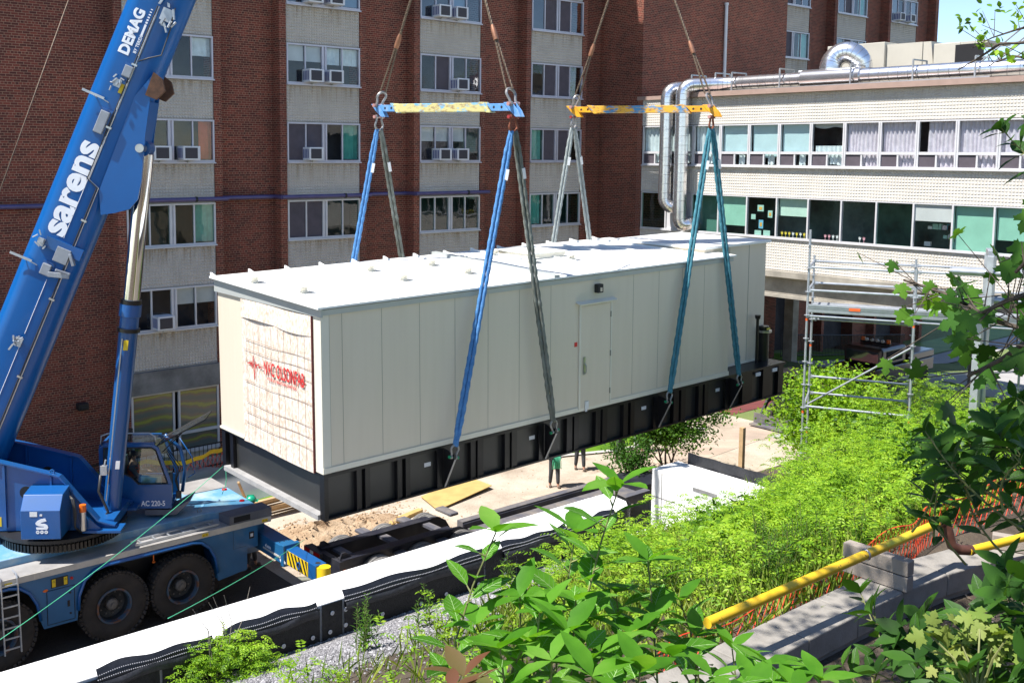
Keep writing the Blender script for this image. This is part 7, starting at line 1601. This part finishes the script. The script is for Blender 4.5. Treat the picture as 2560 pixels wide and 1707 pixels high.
# overhanging tree above the picture that shades the right foreground
def overhang(base, path, crowns, label, seed):
    ng = np.random.RandomState(seed); t = thing('overhanging_tree', label, 'tree', base); b = MB(); pts = [Vector(base)]+[Vector(p) for p in path]; b.tube(pts, [.16-.12*k/len(pts) for k in range(len(pts))], 10); l = LF()
    for c, r_, n_ in crowns:
        c = np.array(c); ex = ng.randn(n_, 3); ex /= np.linalg.norm(ex, axis=1)[:,None]; ex = c+ex*(ng.rand(n_,1)**.4)*np.array(r_); near = min(pts, key=lambda p: (p-Vector(c)).length)
        for e in ex[::3]: m_ = (near+Vector(e))/2+Vector((0,0,.25)); b.tube([near, m_, Vector(e)], [.03,.018,.006], 5, False)
        P_ = np.repeat(ex, 22, 0)+ng.randn(n_*22, 3)*np.array([.26,.26,.14]); n = len(P_); L_ = .13*(.7+.6*ng.rand(n)); l.ovate(P_, rdir(ng, n, 0), rnorm(ng, n, .9), L_, L_*.5)
    ob('trunk', b, M['bark'], t, smooth='auto'); l.build('crown', M['lf_mid'], t)
overhang((-1.6,-3.2,8.5), [(-1.5,-3.0,10.5),(-1.1,-2.2,12.6),(.2,.2,14.6),(1.6,2.2,14.9),(3.2,3.7,14.8),(4.4,4.8,14.6)], [((4.3,4.7,14.2),(2.1,2.1,.8),95),((1.2,2.3,14.3),(1.1,.9,.6),45)], 'leafy tree behind the viewer whose high crown dapples the kerb wall', 41)
# foreground shrub with large whorled leaves
def bigleaf(name, stems, label, lm, seed, L_=.115, step=.036, group=None, wr=.47, cat='shrub', nw=1, base=None, droop=.22):
    """stems: list of (base, tip, curve) ; leaves alternate up each stem with a whorl at the tip"""
    ng = np.random.RandomState(seed); rg = random.Random(seed); t = thing(name, label, cat, base or stems[0][0], group); mb = MB(); l = LF(); pt = LF()
    for b0, tip in stems:
        b0, tip = Vector(b0), Vector(tip); d = tip-b0; ln = d.length; bow = Vector((rg.uniform(-.22,.22), rg.uniform(-.22,.22), 0))*ln; P_ = lambda u: b0+d*u+bow*math.sin(u*3.14)
        mb.tube([P_(k/6) for k in range(7)], [.0048*(1-.1*k) for k in range(7)], 6, False); n = int(ln/step)
        for k in range(n):
            u = .22+.78*k/n; az = k*2.399+rg.random()*.7; p = P_(u); dd = d.normalized(); e1 = dd.orthogonal().normalized(); e2 = dd.cross(e1); out = (e1*math.cos(az)+e2*math.sin(az)); dv = (out*.95+dd*(.25+.45*u)+Vector((rg.uniform(-.25,.25),rg.uniform(-.25,.25),rg.uniform(-.2,.15)))).normalized()
            s_ = L_*rg.uniform(.65,1.15)*(.75+.35*math.sin(u*3.1)); pp = p+dv*.02; mb.tube([p, pp], [.003,.002], 4, False); nv = (dd*.9-dv*.5+Vector((rg.uniform(-.35,.35),rg.uniform(-.35,.35),rg.uniform(.1,.5)))).normalized()
            dr_ = droop*rg.uniform(.3,1.5); l.ovate(np.array([pp]), np.array([dv]), np.array([nv]), np.array([s_]), np.array([s_*wr]), dr_); l.veins(np.array(pp), np.array(dv), np.array(nv), s_, s_*wr, dr_) if False else pt.veins(np.array(pp), np.array(dv), np.array(nv), s_, s_*wr, dr_)
        for k in range(4):
            az = k*1.57+rg.random(); dd = d.normalized(); e1 = dd.orthogonal().normalized(); e2 = dd.cross(e1); dv = (e1*math.cos(az)*.9+e2*math.sin(az)*.9+dd*rg.uniform(.1,.9)).normalized(); s_ = L_*rg.uniform(.7,1.1)
            l.ovate(np.array([P_(1)]), np.array([dv]), np.array([(dd-dv*.5).normalized()]), np.array([s_]), np.array([s_*wr]), droop*rg.uniform(.3,1.2))
    ob('stem', mb, M['twig'], t); fo = l.build('foliage', lm, t, smooth=True)
    if pt.n:
        me = fo.data; nv = len(me.vertices); V1 = np.zeros(nv*3, np.float32); me.vertices.foreach_get('co', V1); V2 = np.concatenate(pt.V)-np.array(ORG[t.name]); F1 = np.concatenate(l.F); F2 = np.concatenate(pt.F)+nv
        m2 = bpy.data.meshes.new('foliage'); VV = np.concatenate([V1.reshape(-1,3), V2]); FF = np.concatenate([F1, F2]); m2.vertices.add(len(VV)); m2.vertices.foreach_set('co', VV.astype(np.float32).ravel()); m2.loops.add(FF.size); m2.loops.foreach_set('vertex_index', FF.astype(np.int32).ravel())
        m2.polygons.add(len(FF)); m2.polygons.foreach_set('loop_start', (np.arange(len(FF))*3).astype(np.int32)); m2.update(calc_edges=True)
        m2.materials.append(lm); m2.materials.append(M['vein'] if lm != M['lf_dark'] else M['vein_dark']); m2.polygons.foreach_set('material_index', ([0]*len(F1)+[1]*len(F2))); m2.polygons.foreach_set('use_smooth', [True]*len(FF)); fo.data = m2
def cluster(px, d0, lb, lm, seed, bz_=8.7, L_=.115, n2=1, **k):
    """px: tips as (u, v, distance)"""
    rg = random.Random(seed); st = []
    for u, v, d_ in px:
        tip = U(u, v, d=d_); b0 = U(u+rg.uniform(-40,40)+(60 if u < 1400 else -30), 1990+rg.uniform(0,100), d=d_*.98); b0 = tip+(b0-tip)*min(1, .85/(b0-tip).length); st.append((b0, tip))
    bigleaf('leafy_shrub', st, lb, lm, seed, L_, **k)
M['lf_mag_r'] = leaf_mat('leaf_young_red', [(.10,.03,.02),(.14,.05,.03),(.12,.16,.04)], .3)
cluster([(1550,1210,2.7),(1440,1330,2.8),(1620,1400,2.9)], 0, 'tall leafy shoot with large pale green leaves, centre foreground', M['lf_mag'], 71, L_=.13)
cluster([(1240,1330,2.7),(1300,1490,2.6),(1190,1560,2.6)], 0, 'leafy shoot with drooping leaves over the white wall top, left of the tall shoot', M['lf_mag'], 72, L_=.115)
cluster([(1350,1530,2.5),(1440,1500,2.6),(1540,1480,2.8),(1640,1540,2.7),(1250,1620,2.4),(1380,1650,2.3),(1500,1630,2.5),(1420,1580,2.4),(1570,1580,2.6),(1480,1690,2.2),(1320,1600,2.5),(1600,1680,2.3)], 0, 'dense leafy shrub filling the bottom centre foreground', M['lf_mag'], 73, L_=.12)
cluster([(1700,1500,3.0),(1740,1590,2.9),(1830,1620,2.8),(1680,1640,2.5),(1920,1660,2.6),(1780,1690,2.4),(2050,1700,2.6),(1880,1720,2.4),(1980,1720,2.5)], 0, 'leafy shrub along the bottom edge left of the kerb wall', M['lf_mag'], 74, L_=.11)
cluster([(1160,1690,2.3),(1130,1720,2.2)], 0, 'young reddish shoot at the bottom edge of the foreground shrub', M['lf_mag_r'], 75, L_=.10)
# dark shaded shrubs at the right
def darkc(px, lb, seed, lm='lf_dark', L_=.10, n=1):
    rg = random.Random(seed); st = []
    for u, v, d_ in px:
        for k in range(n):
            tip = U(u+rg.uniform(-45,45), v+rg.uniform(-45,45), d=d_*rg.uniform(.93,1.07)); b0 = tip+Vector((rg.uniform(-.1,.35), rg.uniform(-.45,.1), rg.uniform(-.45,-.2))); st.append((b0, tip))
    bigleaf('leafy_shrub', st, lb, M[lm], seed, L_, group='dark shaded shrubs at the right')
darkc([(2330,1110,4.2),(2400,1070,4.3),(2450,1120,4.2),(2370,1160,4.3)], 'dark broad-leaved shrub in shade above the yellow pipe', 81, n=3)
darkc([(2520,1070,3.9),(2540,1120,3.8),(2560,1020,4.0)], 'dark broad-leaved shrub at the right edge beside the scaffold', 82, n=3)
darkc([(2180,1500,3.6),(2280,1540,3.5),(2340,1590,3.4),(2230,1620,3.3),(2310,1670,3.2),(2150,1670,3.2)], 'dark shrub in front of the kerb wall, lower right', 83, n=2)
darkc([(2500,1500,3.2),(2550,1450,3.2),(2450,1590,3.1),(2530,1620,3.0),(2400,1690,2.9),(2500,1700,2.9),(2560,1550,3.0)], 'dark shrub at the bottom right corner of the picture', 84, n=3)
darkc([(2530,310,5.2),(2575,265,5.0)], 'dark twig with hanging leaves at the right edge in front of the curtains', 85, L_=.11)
# maple branch reaching in from the right
def maple(px, lb, seed, nl=9, L_=.105, spread=.15, lm='lf_maple'):
    ng = np.random.RandomState(seed); rg = random.Random(seed); pts = [U(u, v, d=d_) for u, v, d_ in px]; t = thing('maple_branch', lb, 'branch', pts[0], 'maple branches reaching in from the right'); b = MB(); b.tube(pts, [.012-.008*k/len(pts) for k in range(len(pts))], 6, False); l = LF()
    for a, c in zip(pts, pts[1:]):
        n = int((c-a).length/.05)
        for k in range(n):
            p = a+(c-a)*(k/n)
            for q in range(nl//4+1):
                e = p+Vector(ng.randn(3))*spread; b.tube([p, e], [.003,.0015], 4, False); D = ng.randn(3)*.6; D[2] -= .5; D /= np.linalg.norm(D); N = np.array([-.5, -.35, .9])+ng.randn(3)*.45; N /= np.linalg.norm(N)
                s_ = L_*rg.uniform(.6,1.1); l.maple(np.array([tuple(e)]), D[None], N[None], np.array([s_]))
    ob('twig', b, M['bark'], t); l.build('foliage', M[lm], t)
maple([(2620,840,4.6),(2480,800,4.9),(2380,740,5.2),(2260,700,5.5)], 'maple branch with bright lobed leaves over the scaffold deck, right', 91, 5)
maple([(2620,720,4.3),(2520,750,4.5),(2440,790,4.7)], 'upper maple spray at the right edge beside the gantry', 92, 6)
maple([(2640,880,4.0),(2560,860,4.1),(2500,900,4.2),(2420,940,4.3)], 'lower darker maple spray at the right edge', 93, 6, lm='lf_mid')
maple([(2640,600,4.2),(2580,640,4.2),(2540,680,4.3)], 'small maple spray high at the right edge', 94, 4)
b = MB(); b.tube([U(2620,105,d=8), U(2500,110,d=8.2), U(2440,150,d=8.4), U(2395,175,d=8.5)], [.012,.010,.007,.004], 6); ob('bare_twig', b, M['bark'], label='thin bare dark twig crossing the sky at the upper right', cat='twig')
for k_, (px, lb) in enumerate((([(2600,60,9),(2540,75,9.2),(2480,95,9.4),(2430,120,9.6)],'thin leafy twig against the sky at the top right'),([(2590,150,9),(2530,140,9.2),(2470,165,9.4)],'lower thin leafy twig in front of the roof stair rails'))):
    pts = [U(u, v, d=d_) for u, v, d_ in px]; t = thing('thin_branch', lb, 'branch', pts[0], 'thin twigs against the sky'); b = MB(); b.tube(pts, [.012,.009,.006,.004][:len(pts)], 5); l = LF(); rg = random.Random(k_)
    for q in range(9):
        a_, c_ = pts[q % (len(pts)-1)], pts[q % (len(pts)-1)+1]; p = a_+(c_-a_)*rg.random(); e = p+Vector((rg.uniform(-.2,.1),rg.uniform(-.1,.2),rg.uniform(.0,.25))); b.tube([p, e], [.004,.002], 4, False)
        for w_ in range(5): D = ng.randn(3)*.7; D /= np.linalg.norm(D); l.ovate(np.array([tuple(e)])+ng.randn(1,3)*.03, D[None], (np.array([-.3,-.3,.8])+ng.randn(3)*.5)[None], np.array([.06]), np.array([.035]))
    ob('twig', b, M['bark'], t); l.build('foliage', M['lf_bright'], t)
# pale-leaved plant and litter at lower right
l = LF(); ng = np.random.RandomState(5); t = thing('pale_shrub', 'plant with pale yellow-green lobed leaves at the bottom right', 'shrub', U(2420, 1650, d=2.9)); P_ = []
b = MB(); b0 = U(2440, 1760, d=2.8)
for u, v in ((2330,1590),(2400,1600),(2450,1560),(2480,1620),(2380,1650),(2520,1590),(2430,1680)):
    e = U(u, v, d=2.9); b.tube([b0, (b0+e)/2+Vector((0,0,.03)), e], [.004,.003,.002], 5, False)
    for k in range(9): D = ng.randn(3)*.8; D[2] -= .1; D /= np.linalg.norm(D); l.maple(np.array([tuple(e)])+ng.randn(1,3)*.02, D[None], (np.array([-.3,-.3,1.])+ng.randn(3)*.3)[None], np.array([.042*(.7+.6*ng.rand())]))
ob('stem', b, M['twig'], t); l.build('foliage', leaf_mat('leaf_palegreen', [(.10,.18,.03),(.20,.28,.05),(.32,.34,.09)], .35), t)
l = LF(); n = 7000; S_ = 4.5+ng.rand(n)*8; T_ = 1.2+ng.rand(n)*3.2; P_ = np.stack([S_, T_, np.array([hill(a, c) for a, c in zip(S_, T_)])+.012], 1); D = rdir(ng, n, .12); L_ = .03+.10*ng.rand(n)**2; l.quads(P_, D, rnorm(ng, n, .5), L_, np.full(n, .004)+.02*(ng.rand(n) < .15), .1)
l.build('leaf_litter', leaf_mat('litter', [(.05,.035,.025),(.16,.12,.09),(.40,.36,.32)], .05), None, label='dry twigs and leaf litter on the ground in front of the kerb wall', cat='leaf litter', kind='stuff')
